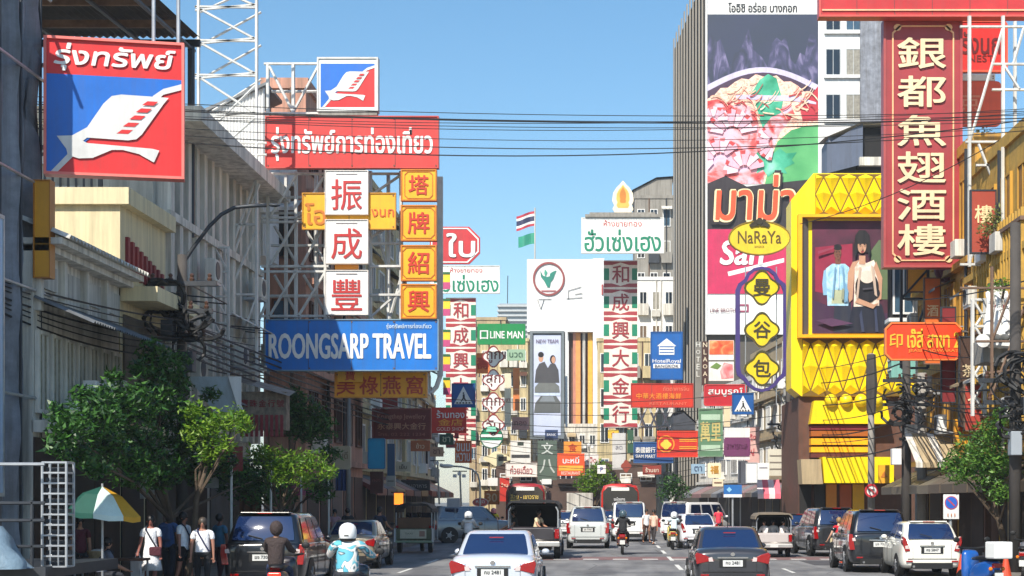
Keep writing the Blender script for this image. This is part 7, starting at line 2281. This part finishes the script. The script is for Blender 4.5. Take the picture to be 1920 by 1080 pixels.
        for s_ in (-1, 1):
            MB().ball(hd + V((s_ * .030, -.083, .0)) * k, .011 * k, 6).build('eye', mat('eye_dark', (30, 24, 22), .2), t)
            MB().ball(hd + V((s_ * .080, .0, -.01)) * k, .022 * k, 6, sc=(.4, .8, 1.2)).build('ear', sk, t, smooth=True)
        MB().box(hd.x - .024 * k, hd.x + .024 * k, hd.y - .088 * k, hd.y - .07 * k, hd.z - .068 * k, hd.z - .058 * k).build('mouth', mat('lips', (140, 76, 70), .5), t)
    if hood:
        MB().ball(hd + V((0, .035, .02)) * k, .135 * k, 12, sc=(.95, .95, 1.1)).build('hood', cloth(top), t, smooth=True)
    if hat:
        MB().lathe([(.16, 0), (.15, .02), (.1, .03), (.095, .10), (.03, .12)], (hd.x, hd.y, hd.z + .05), 14).build('hat', cloth(hat), t)
    if strap:
        a, c_ = P_['neck0'] + V((-.10, -.11, -.02)) * k, P_['pelvis'] + V((.15, -.09, .04)) * k
        m_ = a.lerp(c_, .5) + V((0, -.045, 0)) * k
        MB().tube([a + V((0, .10, .07)) * k, a, m_, c_, c_ + V((.02, .1, 0)) * k], .018, 5).build('bag_strap', cloth(strap), t)
        MB().tube([a + V((0, .10, .07)) * k, a + V((.03, .21, -.03)) * k, m_ + V((0, .29, 0)) * k, c_ + V((.02, .18, 0)) * k], .018, 5).build('bag_strap', cloth(strap), t)
    if bag:
        c_ = P_['pelvis'] + V((.12, -.16, -.02)) * k
        MB().box(c_.x - .13, c_.x + .13, c_.y - .04, c_.y + .04, c_.z - .1, c_.z + .1).build('shoulder_bag', cloth(bag), t, bevel=.03)
    if backpack:
        c_ = P_['chest']
        MB().box(c_.x - .15, c_.x + .15, c_.y + .11, c_.y + .25, c_.z - .25, c_.z + .13).build('backpack', cloth(backpack), t, bevel=.05)
    return t


# --- left pavement
person('person in a white dress with a dark red shoulder bag on the left pavement', wx(283, 35), 35, .14, 1.62, 8, top=(236, 238, 244), dress=(236, 236, 240), strap=(40, 44, 60), bag=(84, 34, 48), skin=(150, 92, 80), long_hair=True, arms=((.18, .2, .5), (.14, .1, .2)))
t = thing('carrier_bag', 'white carrier bag hanging at the side of the person in the white dress', 'bag', (wx(258, 34.9), 34.9, .42))
MB().prism([(-.14, 0), (.14, 0), (.18, .42), (.06, .44), (-.04, .44), (-.15, .42)], -.06, .06).build('bag', paint((214, 216, 220)), t, bevel=.02)
MB().tube([(-.06, 0, .42), (0, 0, .62), (.06, 0, .42)], .012, 5).build('handle', paint((214, 216, 220)), t)
person('person in a blue patterned shirt half hidden behind the person in the white dress', wx(316, 37), 37, .14, 1.72, 170, top=(62, 96, 150), bottom=(50, 54, 66), backpack=(60, 90, 140))
person('person in a white shirt and dark shorts standing sideways on the left pavement', wx(344, 36), 36, .14, 1.68, 70, top=(240, 240, 244), bottom=(28, 28, 36), shorts=True, strap=(34, 36, 60), skin=(150, 100, 82), stride=.16)
person('stocky person in white T-shirt and black trousers with a diagonal dark strap', wx(380, 34.2), 34.2, .14, 1.58, 6, top=(240, 240, 244), bottom=(20, 20, 26), strap=(40, 46, 84), wide=1.18, skin=(160, 112, 92), hair=(70, 60, 52))
person('person in grey seated by the stall under the market umbrella', wx(190, 33.4), 33.4, .14, 1.6, 120, pose='sit', top=(104, 112, 130), bottom=(50, 52, 60), arms=((.2, .5, .6), (.2, .5, .6)), lean=.25, strap=(34, 36, 50))
person('person in a teal top in the shade left of the black tall estate', wx(412, 39), 39, .14, 1.62, 150, top=(60, 120, 150), bottom=(70, 34, 46), skin=(130, 84, 70))
person('person in dark maroon standing at the stall behind the steel rack', wx(150, 34.8), 34.8, .14, 1.6, 30, top=(96, 36, 52), bottom=(40, 40, 46))
person('person in dark blue standing in the shade behind the beige sedan', wx(712, 56), 56, .14, 1.72, 160, top=(40, 46, 70), bottom=(30, 30, 36), arms=((.2, .3, .8), (.15, .1, .3)))
person('person in a pale pink top in the shade beyond the thin pale pole', wx(628, 60), 60, .14, 1.62, 10, top=(190, 150, 160), bottom=(50, 50, 60))
person('person in black walking in the shade past the pale pole on the left', wx(652, 61), 61, .14, 1.66, 200, top=(40, 40, 44), bottom=(50, 50, 56), hair=(30, 26, 24))
person('person in dark grey standing in front of the shaded shops behind the black car', wx(535, 50), 50, .14, 1.68, 180, top=(50, 50, 56), bottom=(30, 30, 34))
# --- riders
person('hooded rider in a dark brown top on the scooter with the glowing tail lamp', wx(514, 29.7), 29.85, .0, 1.66, 180, pose='ride', top=(58, 46, 44), bottom=(36, 50, 80), sleeves='long', hood=True, arms=((.2, .9, .5), (.2, .9, .5)), lean=.12, hair=(180, 160, 140), helmet=None)
person('rider in a white helmet and a teal patterned jacket at the lower left', wx(650, 26.1), 26.15, .0, 1.70, 180, pose='ride', top=ramp_mat('print_jacket', [(.0, (92, 168, 188)), (.44, (92, 172, 192)), (.46, (30, 70, 80)), (.5, (226, 228, 226)), (.58, (232, 216, 204)), (.62, (100, 176, 190))], 'noise', 4.2, 1, .8), bottom=(44, 46, 54), sleeves='long', helmet=(236, 236, 234), arms=((.42, .9, .5), (.42, .9, .5)), lean=.12, wide=1.2)
person('rider in black with a dark helmet on the red scooter', wx(1168, 62.3), 62.35, .0, 1.70, 180, pose='ride', top=(36, 38, 42), bottom=(60, 44, 44), helmet=(70, 90, 100), sleeves='long', arms=((.25, .9, .5), (.25, .9, .5)), lean=.08)
person('rider in a pale shirt bending forward on the yellow scooter', wx(1264, 68.3), 68.35, .0, 1.62, 178, pose='ride', top=(206, 222, 228), bottom=(150, 140, 110), helmet=(226, 232, 236), arms=((.25, .9, .5), (.25, .9, .5)), lean=.35)
person('rider in white with a white helmet beyond the silver-blue sedan', wx(877, 58.2), 58.35, .0, 1.7, 180, pose='ride', top=(230, 230, 230), bottom=(60, 60, 66), helmet=(240, 240, 240), sleeves='long', arms=((.25, .9, .5), (.25, .9, .5)), lean=.3)
person('rider in a yellow vest left of the dark canopied pickup', wx(925, 80.2), 80.35, .0, 1.7, 180, pose='ride', top=(226, 206, 30), bottom=(80, 70, 60), helmet=(220, 120, 120), arms=((.25, .9, .5), (.25, .9, .5)), lean=.1)
# --- passengers in the pickups
person('person in a cream shirt sitting at the back of the dark canopied pickup', wx(1004, 57.4), 57.6, .58, 1.6, 60, pose='sit', top=(226, 206, 170), bottom=(190, 120, 150), arms=((.2, .5, .6), (.2, .4, .8)), lean=.25)
person('person in dark clothes sitting at the left inside the dark canopied pickup', wx(968, 57.9), 58.1, .58, 1.6, -70, pose='sit', top=(44, 50, 48), bottom=(40, 40, 44), arms=((.2, .5, .6), (.2, .4, .8)), lean=.2)
for k, px in enumerate((1436, 1451, 1466)):
    person(('left', 'middle', 'right')[k] + ' of three white-clad passengers in the back of the pale grey pickup', wx(px, 59.5), 59.6 + .35 * (k == 1), .36, 1.38, (-50, 10, 50)[k], pose='sit', top=(232, 228, 226), bottom=(190, 180, 180), arms=((.2, .5, .6), (.2, .4, .8)), lean=.15, sleeves='long')
for k, px in enumerate((764, 786)):
    person(('left', 'right')[k] + ' of two dark-haired passengers inside the tuk-tuk', wx(px, 64.6), 64.75, .42, 1.6, 180, pose='sit', top=((60, 56, 60), (70, 60, 54))[k], bottom=(40, 40, 44))
# --- right side and middle of the road
person('person in a red top and pale skirt in the road by parked cars', wx(1573, 52), 52, .0, 1.54, 200, top=(206, 30, 48), dress=(186, 192, 186), skin=(206, 160, 136), hair=(150, 120, 80), arms=((.5, .3, .4), (.4, .2, .5)), bag=(206, 190, 150))
person('person in white walking between the white van and the minibus', wx(1212, 80), 80, .0, 1.66, 20, top=(226, 226, 226), bottom=(90, 66, 54), stride=.2)
person('person in a pale top and orange scarf walking beside the white minibus', wx(1226, 77), 77, .0, 1.64, -30, top=(232, 196, 176), bottom=(56, 50, 50), stride=.2)
person('person in a pink shirt at the kerb behind the white crossover', wx(1347, 78), 78, .14, 1.66, 190, top=(220, 60, 80), bottom=(50, 50, 60))
person('person in a white shirt with a cap crossing beyond the white van', wx(1204, 112), 112, .0, 1.75, 10, top=(226, 228, 226), bottom=(60, 56, 54), hat=(60, 90, 130))
# ================================================================== SMALL BOARDS AND STREET CLUTTER
SB = lambda lab, box, Y, col, texts=(), **k: sign('small_shop_board', lab, box, Y, col, texts, **k)
SB('white-grey narrow board with faint writing hung above the bright green round tree', (1148, 812, 1173, 880), 114, (206, 204, 200), [('ลด', 0, .1, .5, .1, (140, 140, 150), .02)])
SB('small dull red lantern board just under the white-grey narrow board', (1164, 862, 1184, 886), 113, (150, 66, 50), kind='quatre')
SB('small red upright board in the far street right of the orange banner', (937, 896, 955, 940), 106, (196, 52, 40), [('ร้าน', 0, .2, .7, .2, (240, 210, 180), .02)])
SB('orange upright banner board low in the far street beside the round red board', (908, 920, 936, 946), 104, (216, 120, 46), [('30', 0, 0, .7, .6, (240, 200, 150), .04)])
SB('round red and white board at the foot of the pale curved street lamp', (886, 934, 915, 950), 90, (206, 92, 80), [('หยุด', 0, 0, .7, .5, WHT, .02)], kind='ell', border=(230, 210, 206))
SB('small white blank board above the orange upright banner', (915, 896, 933, 911), 108, (232, 230, 226))
SB('pale peach board on the dark left facade above the camera cluster', (806, 838, 831, 856), 92, (206, 168, 140), [('ชา', 0, 0, .5, .5, (120, 80, 70), .02)])
SB('small white notice on the lattice behind the canopied pickup', (1016, 898, 1034, 908), 116, (230, 230, 226))
SB('tall pink and white board behind the purple banded board', (1398, 800, 1424, 868), 92, (222, 176, 168), [('กุ้ง', 0, .2, .7, .2, (190, 70, 80), .03), ('ปู', 0, -.2, .6, .2, (190, 70, 80), .03)])
SB('cream narrow upright board between the green character board and the crossing sign', (1357, 762, 1369, 800), 94, (226, 206, 170))
SB('white upright board beside the silver shutters at the pole tangle', (1420, 868, 1442, 912), 87, (236, 236, 232), [('▬▬', 0, .3, .7, .06, (150, 150, 160), 0)])
SB('striped white and grey upright panel left of the white upright board', (1384, 864, 1402, 908), 87.5, (212, 212, 216), [('▮▮', 0, 0, .8, .9, (150, 152, 160), 0, True)])
SB('pale red board low behind the pole tangle left of the yellow store', (1486, 898, 1502, 934), 86, (206, 96, 84))
SB('cream stacked-line board behind the pole tangle', (1440, 842, 1470, 892), 89, (214, 208, 190), [('▬▬▬', 0, .25, .8, .08, (130, 120, 110), 0), ('▬▬▬', 0, 0, .8, .08, (130, 120, 110), 0), ('▬▬▬', 0, -.25, .8, .08, (130, 120, 110), 0)])
SB('yellow and red upright board beside the ochre shophouse door', (1790, 786, 1816, 836), 54, (230, 160, 40), [('茶', 0, .1, .7, .3, (190, 60, 30), .03)], brackets=XR)
SB('dark red upright board above the yellow and red upright board', (1808, 776, 1832, 796), 53.6, (130, 32, 36))
SB('amber chevron board tucked between the yellow awning and the grimy pole', (1648, 872, 1668, 906), 74, (236, 170, 40), [('▲', 0, 0, .7, .5, (200, 120, 40), 0)])
SB('small yellow crown-shaped board over the brown shop doorway', (1722, 893, 1744, 906), 60.5, (246, 206, 60), kind='chamf')
SB('dim maroon board on the pillar under the cyan panel', (694, 884, 718, 925), 66.3, (84, 34, 34), [('ทอง', 0, .1, .6, .3, (150, 90, 80), .02)])
SB('small grey-white utility notice beside the cyan panel', (724, 892, 741, 912), 67, (170, 168, 160), [('▬▬', 0, 0, .7, .2, (100, 96, 90), 0)])
SB('pale board leaning on the roof edge above the grey people carrier', (838, 934, 862, 951), 79, (176, 180, 186))
SB('dark board with pale writing over the brown awnings on the left side', (752, 900, 806, 920), 86, (40, 40, 46), [('ร้านอาหาร', 0, 0, .8, .5, (150, 146, 140), .02)])
SB('red festival board low on the left facade behind the dark red two-row board', (700, 745, 745, 764), 80, (140, 40, 40))
SB('grey shop fascia board behind the carved balcony', (560, 812, 622, 832), 60, (112, 106, 98), [('ห้างทอง', 0, 0, .6, .6, (160, 150, 130), .02)])
# white lattice and pipes above the blue board
t = thing('pipe_lattice', 'pale crossed pipe lattice under the red-orange restaurant board', 'lattice', (wx(1230, 106), 106, wz(805, 106)))
for k, (a, b_, c_, d_) in enumerate(((1196, 805, 1212, 766), (1212, 805, 1196, 766), (1218, 805, 1234, 766), (1234, 805, 1218, 766), (1196, 800, 1250, 800), (1240, 805, 1256, 766), (1256, 805, 1240, 766))):
    o_ = Vector((wx(1230, 106), 106, wz(805, 106)))
    MB().tube([at(a, b_, 106) - o_, at(c_, d_, 106) - o_], .07, 5).build('pipe', WSTEEL, t)
t = thing('slate_gable', 'dark slate gable roof showing between the red-orange board and the green character board', 'roof', (wx(1283, 110), 110, wz(806, 110)))
MB().prism([(-.75, 0), (.75, 0), (.75, .5), (-.1, 1.3), (-.75, 1.1)], 0, 5).build('gable', mat('slate', (70, 74, 82), .8, var=.4, scale=2), t)
MB().add([(-.8, -.2, 1.15), (-.1, -.2, 1.38), (.85, -.2, .5), (.85, 5, .5), (-.1, 5, 1.38), (-.8, 5, 1.15)], [(0, 1, 4, 5), (1, 2, 3, 4)]).build('ridge', greyw, t)
for k, (px, py, Y, lab) in enumerate(((820, 872, 90, 'white camera cluster on the dark left facade under the pale peach board'), (862, 892, 88, 'white camera cluster hanging below the lamp arm over the left lane'), (1104, 838, 110, 'white camera cluster beside the yellow piers'))):
    c = at(px, py, Y)
    t = thing('camera_cluster', lab, 'camera', tuple(c))
    for i in range(3):
        MB().box(-.35 + .25 * i, -.17 + .25 * i, -.3, .1, -.1 + .12 * (i % 2), .08 + .12 * (i % 2)).build('camera_housing', brightw, t, bevel=.02)
    MB().tube([(-.4, .05, .25), (.4, .05, .25)], .03, 5).build('bar', DSTEEL, t)
    MB().tube([(0, .05, .25), (.1, .1, -2.2)], .05, 6).build('stem', greyw, t)
for k, (x_, Y, lab) in enumerate(((-9.75, 41, 'thin pale awning post on the left pavement behind the white-shirted group'), (-9.8, 46, 'thin pale awning post beside the red cloth banner'), (-9.9, 51, 'thin pale awning post near the pink parasol'), (-9.9, 56, 'thin pale awning post beyond the pink parasol'))):
    t = thing('awning_post', lab, 'post', (x_, Y, .14))
    MB().tube([(0, 0, 0), (0, 0, 3.1)], .035, 6).build('shaft', WSTEEL, t)
    MB().box(-1.6, .12, -.05, .05, 3.08, 3.16).build('beam', DSTEEL, t)
for k, (px, py, Y, w_, h_, col, lab) in enumerate(((520, 985, 53, .9, .5, (126, 40, 60), 'dim crimson cloth hanging in the shops behind the black car'), (640, 920, 62, .45, 1.6, (40, 66, 120), 'dark blue cloth hanging behind the thin pale pole'), (470, 960, 50, .7, .8, (96, 62, 34), 'dim brown cloth hanging in the shaded shops above the black car'), (392, 915, 41, .5, .6, (150, 150, 146), 'pale paper poster pinned in the shade under the dark tree'), (276, 935, 38, .35, .8, (176, 176, 172), 'white paper poster on the shaded shop post above the group'))):
    t = thing('hanging_cloth' if 'cloth' in lab else 'paper_poster', lab, 'cloth' if 'cloth' in lab else 'poster', tuple(at(px, py, Y)))
    b = MB()
    for i in range(8):
        x0_, x1_ = w_ * (i / 8 - .5), w_ * ((i + 1) / 8 - .5)
        f = .06 if 'cloth' in lab else 0.004
        b.quad((x0_, f * math.sin(i * 2.1), 0), (x1_, f * math.sin(i * 2.1 + 2.1), 0), (x1_, f * math.sin(i * 2.1 + 2.1) * .3, h_), (x0_, f * math.sin(i * 2.1) * .3, h_))
    b.build('sheet', cloth(col), t)
    MB().tube([(-w_ / 2 - .1, 0, h_ + .01), (w_ / 2 + .1, 0, h_ + .01)], .015, 5).build('rod', STEEL, t)
t = thing('tan_canopy', 'tan pavement canopy with pale seams over the brown shop doorway at the right', 'canopy', (wx(1750, 58), 58, wz(868, 58)))
for k in range(6):
    x0_ = -.75 + .27 * k
    MB().add([(x0_, -.6, 0), (x0_ + .25, -.6, 0), (x0_ + .05, .6, 1.1), (x0_ - .2, .6, 1.1), (x0_, -.6, -.18), (x0_ + .25, -.6, -.18)], [(0, 1, 2, 3), (0, 4, 5, 1)]).build('canopy_panel', tan_ if k % 3 else oldwhite, t)
for k, (x_, y_, lab) in enumerate(((11.9, 57.4, 'brown timber post beside the dark doorway behind the no-parking board'), (12.1, 51.5, 'brown timber post behind the leafy tree'), (11.9, 47.6, 'pale timber post next to the near pole'))):
    t = thing('door_post', lab, 'post', (x_, y_, .14))
    MB().box(-.1, .1, -.1, .1, 0, 3.2).build('shaft', (wood, wood, tan_)[k], t)
    MB().box(-.14, .14, -.14, .14, 0, .3).build('plinth', concrete, t)
t = thing('planter_box', 'low stone planter at the foot of the grimy pole', 'planter', (10.9, 61.5, .14))
MB().box(-.5, .5, -.4, .4, 0, .5).build('box', concrete, t, bevel=.03)
MB().box(-.4, .4, -.3, .3, .46, .52).build('soil', DARK, t)

t = thing('slat_screen', 'tall mustard slat screen fixed in front of the slatted shophouse windows', 'screen', (XR - .45, 50.5, 4.4))
for k in range(18):
    MB().box(-.05, .05, -3.2 + .36 * k, -3.1 + .36 * k, 0, 6.4).build('slat', mat('mustard_slats', (196, 154, 62)), t)
for z in (.4, 3.2, 6.0):
    MB().box(-.1, .12, -3.3, 3.2, z, z + .12).build('rail', RUST, t)
for k in range(9):
    cable(('highest', 'second highest', 'third', 'fourth', 'fifth', 'sixth', 'seventh', 'eighth', 'lowest')[k] + ' cable strung low across the ochre shophouse fronts at the right', [(1700, 560 + 30 * k + rnd.uniform(-8, 8)), (1945, 520 + 42 * k)], 58, 45, .15 + .1 * (k % 4), .014 + .01 * (k % 3 == 0), n=12)
for k in range(8):
    cable(('highest', 'second highest', 'third', 'fourth', 'fifth', 'sixth', 'seventh', 'lowest')[k] + ' cable strung along the pilaster block under the deep eave', [(330, 560 + 16 * k), (500, 600 + 15 * k + rnd.uniform(-6, 6))], 42, 53, .1 + .08 * (k % 3), .014 + .012 * (k % 3 == 1), n=12)
for k, (y_, z_, w_, lab) in enumerate(((44.2, 7.6, 1.5, 'rusty sheet hood over the first pilaster bay'), (46.6, 4.9, 1.7, 'grey sheet hood low on the pilaster block'), (50.2, 7.4, 1.8, 'stained sheet hood on the far bays of the pilaster block'), (52.2, 5.0, 1.6, 'dark sheet hood at the end of the pilaster block'))):
    t = thing('sheet_hood', lab, 'awning', (XL, y_, z_))
    b = MB()
    for i in range(10):
        a_, c_ = -w_ / 2 + w_ * i / 10, -w_ / 2 + w_ * (i + 1) / 10
        m_ = (a_ + c_) / 2
        b.add([(.05, a_, .5), (.05, m_, .54), (.05, c_, .5), (1.0, a_, 0), (1.0, m_, .04), (1.0, c_, 0)], [(0, 1, 4, 3), (1, 2, 5, 4)])
    b.build('sheet', (RUST, corr, oldwhite, darkroof)[k], t)
    for q in (-.45, .45):
        MB().tube([(.05, w_ * q, .1), (.95, w_ * q, .02)], .02, 5).build('stay', DSTEEL, t)
for k, (y_, z_, lab) in enumerate(((43.8, 5.4, 'cooling unit on the pilaster block nearest the left utility pole'), (45.4, 8.3, 'cooling unit high on the pilaster block under the eave'), (48.8, 6.2, 'cooling unit in the middle of the pilaster block'), (51.4, 8.6, 'cooling unit high at the far end of the pilaster block'), (52.6, 6.6, 'cooling unit low at the far end of the pilaster block'))):
    a = thing('air_conditioner', lab, 'air conditioner', (XL + .35, y_, z_), R(90))
    MB().box(-.42, .42, -.3, 0, 0, .62).build('case', oldwhite if k % 2 else greyw, a, bevel=.02)
    MB().lathe([(.24, -.315), (.26, -.30), (.02, -.29)], (-.1, 0, .31), 16, axis='y').build('fan_grille', DSTEEL, a)
    MB().box(-.4, .4, -.28, .3, -.08, 0).build('bracket', STEEL, a)

for k, (lab, box, Y, col, tx, tc) in enumerate((
    ('tall cream blade board beside the round green sign', (946, 700, 958, 800), 128, (226, 214, 184), 'ยา', (150, 60, 50)),
    ('slim orange blade board between the lobed boards and the grey-framed billboard', (962, 690, 974, 770), 130, (216, 126, 66), 'อาหาร', (250, 230, 200)),
    ('pale green little board under the green delivery board', (950, 655, 985, 676), 127, (150, 180, 150), 'นวด', (40, 80, 60)),
    ('dusky pink board above the white stacked board', (960, 782, 992, 806), 129, (190, 140, 130), 'ทอง', (110, 40, 40)),
    ('small dark blue board under the vertical grey-framed billboard', (1022, 806, 1046, 824), 136, (40, 60, 100), 'BANK', (220, 220, 226)),
    ('white and red board right of the orange food boards', (1098, 852, 1122, 872), 120, (228, 220, 214), 'เป็ด', (180, 50, 50)),
    ('small yellow board below the far vertical pink and green board', (1140, 806, 1160, 822), 128, (230, 190, 60), '金', (180, 50, 30)),
    ('dark green blade board at the foot of the far vertical pink and green board', (1176, 806, 1188, 850), 112, (50, 90, 66), 'ชา', (220, 220, 190)),
    ('brick red board under the blue store board', (1205, 872, 1240, 890), 100, (150, 60, 50), 'ร้านยา', (240, 220, 200)),
    ('pale blue board beside the round gold sign', (1296, 870, 1322, 888), 98, (150, 180, 204), 'ตา', (50, 70, 110)),
    ('cream board with a brown line above the pink striped awning', (1336, 898, 1356, 912), 88, (226, 210, 180), '▬▬', (120, 80, 60)),
    ('small white square board hung over the red coach', (1120, 872, 1136, 888), 106, (232, 232, 230), 'P', (40, 70, 150)),
    ('faded orange board under the dark red two-row board', (770, 826, 806, 846), 84, (190, 110, 70), 'ข้าว', (240, 220, 190)),
    ('bottle green board beneath the bright red gold-shop board', (824, 814, 850, 834), 88, (46, 84, 66), 'ชา', (200, 210, 180)),
    ('thin red blade board beside the bottle green one', (852, 776, 860, 822), 92, (176, 44, 44), '茶', (246, 214, 180)),
    ('ivory board over the dark left facade above the tuk-tuk', (742, 866, 770, 884), 78, (206, 198, 176), 'เย็บ', (90, 80, 70)))):
    SB(lab, box, Y, col, [(tx, 0, 0, .7, .5, tc, .02)], depth=.14)
for k in range(6):
    cable(('highest', 'second', 'third', 'fourth', 'fifth', 'lowest')[k] + ' drooping cable crossing the far street above the coaches', [(880, 800 + 16 * k), (1330, 790 + 20 * k + rnd.uniform(-8, 8))], 104, 98, .6 + .1 * k, .022, n=16)

for k, (lab, y_, z_, w_, h_, col, tx, tc) in enumerate((
    ('tall maroon banner strip on the ochre shophouse beside the orange shop board', 57.0, 5.6, .5, 3.4, (130, 40, 44), '福', (230, 190, 120)),
    ('upright orange banner panel on the ochre shophouse under the maroon lantern', 59.6, 7.2, .6, 3.2, (220, 110, 44), '酒', (250, 220, 170)),
    ('dark brown blade board between the ochre and slatted shophouses', 53.6, 4.6, .6, 3.0, (74, 52, 42), '茶', (206, 186, 150)),
    ('faded red blade board low on the slatted shophouse', 52.4, 4.4, .7, 1.5, (176, 66, 54), '食', (240, 216, 180)),
    ('white blade board on the slatted shophouse behind the lattice mast', 49.4, 6.6, .6, 2.2, (226, 222, 214), '藥', (170, 50, 50)),
    ('amber blade board high on the ochre shophouse behind the white truss frame', 62.0, 10.2, .8, 2.4, (230, 160, 56), '金', (160, 44, 36)),
    ('rust red blade board high on the slatted shophouse at the right edge', 51.0, 10.0, .8, 2.0, (170, 70, 50), '樓', (240, 210, 160)))):
    t = thing('blade_sign', lab, 'sign', (XR - .35 - w_ / 2, y_, z_))
    MB().box(-w_ / 2, w_ / 2, 0, .14, 0, h_).build('panel', paint(col), t)
    MB().ring([(x, z + h_ / 2) for x, z in rect(w_ + .04, h_ + .04)], [(x, z + h_ / 2) for x, z in rect(w_ - .05, h_ - .05)], -.02, .16).build('frame', RUST if k % 2 else DSTEEL, t)
    letters(tx, 0, h_ * .62, w_ * .7, w_ * .7, -.02, paint(tc), t, .03)
    for q in (.2, .8):
        MB().tube([(w_ / 2, .07, h_ * q), (w_ / 2 + .4, .07, h_ * q)], .025, 5).build('bracket', STEEL, t)
for k, (y_, z_, lab) in enumerate(((58.2, 4.6, 'white cooling unit low on the ochre shophouse'), (60.8, 6.2, 'grey cooling unit on the ochre shophouse under the orange board'), (53.4, 8.6, 'stained cooling unit high on the slatted shophouse'), (48.2, 4.6, 'white cooling unit over the leafy tree at the right'), (63.6, 8.9, 'white cooling unit high at the far end of the ochre shophouse'))):
    a = thing('air_conditioner', lab, 'air conditioner', (XR - .5, y_, z_), R(-90))
    MB().box(-.42, .42, -.3, 0, 0, .62).build('case', (WHITE, greyw, oldwhite)[k % 3], a, bevel=.02)
    MB().lathe([(.24, -.315), (.26, -.30), (.02, -.29)], (-.1, 0, .31), 16, axis='y').build('fan_grille', DSTEEL, a)
    MB().box(-.4, .4, -.28, .45, -.08, 0).build('bracket', STEEL, a)
S = [('post', 1690, 505, 1690, 690), ('post', 1740, 505, 1740, 690), ('rail', 1690, 560, 1740, 560), ('brace', 1690, 690, 1740, 560), ('rail', 1690, 690, 1740, 690), ('brace', 1690, 560, 1740, 505)]
lattice('sign_frame', 'dark steel frame hanging behind the orange shop board from the ochre shophouse', S, 62, m=DSTEEL, r=.05)
S = [('post', 1860, 500, 1860, 740), ('post', 1898, 500, 1898, 740), ('rail', 1800, 540, 1925, 540), ('rail', 1830, 640, 1925, 640), ('brace', 1860, 640, 1898, 540), ('brace', 1860, 740, 1898, 640), ('rail', 1850, 700, 1925, 690), ('brace', 1898, 640, 1925, 560)]
lattice('sign_frame', 'rusty pipe frame over the ribbed white roof ornament at the right edge', S, 47, m=RUST, r=.04)
# ================================================================== AIR
hz = bpy.data.materials.new('city_air')
hz.use_nodes = True
hn, hl = hz.node_tree.nodes, hz.node_tree.links
hn.remove(hn['Principled BSDF'])
pv = hn.new('ShaderNodeVolumePrincipled')
pv.inputs['Color'].default_value = (.86, .91, .96, 1)
pv.inputs['Density'].default_value = 0.00045
pv.inputs['Anisotropy'].default_value = 0.2
hl.new(pv.outputs[0], hn['Material Output'].inputs['Volume'])
o = MB().box(-905, 905, -65, 1805, -1.02, 75).build('haze', hz)
tag(o, None, None, kind='stuff')
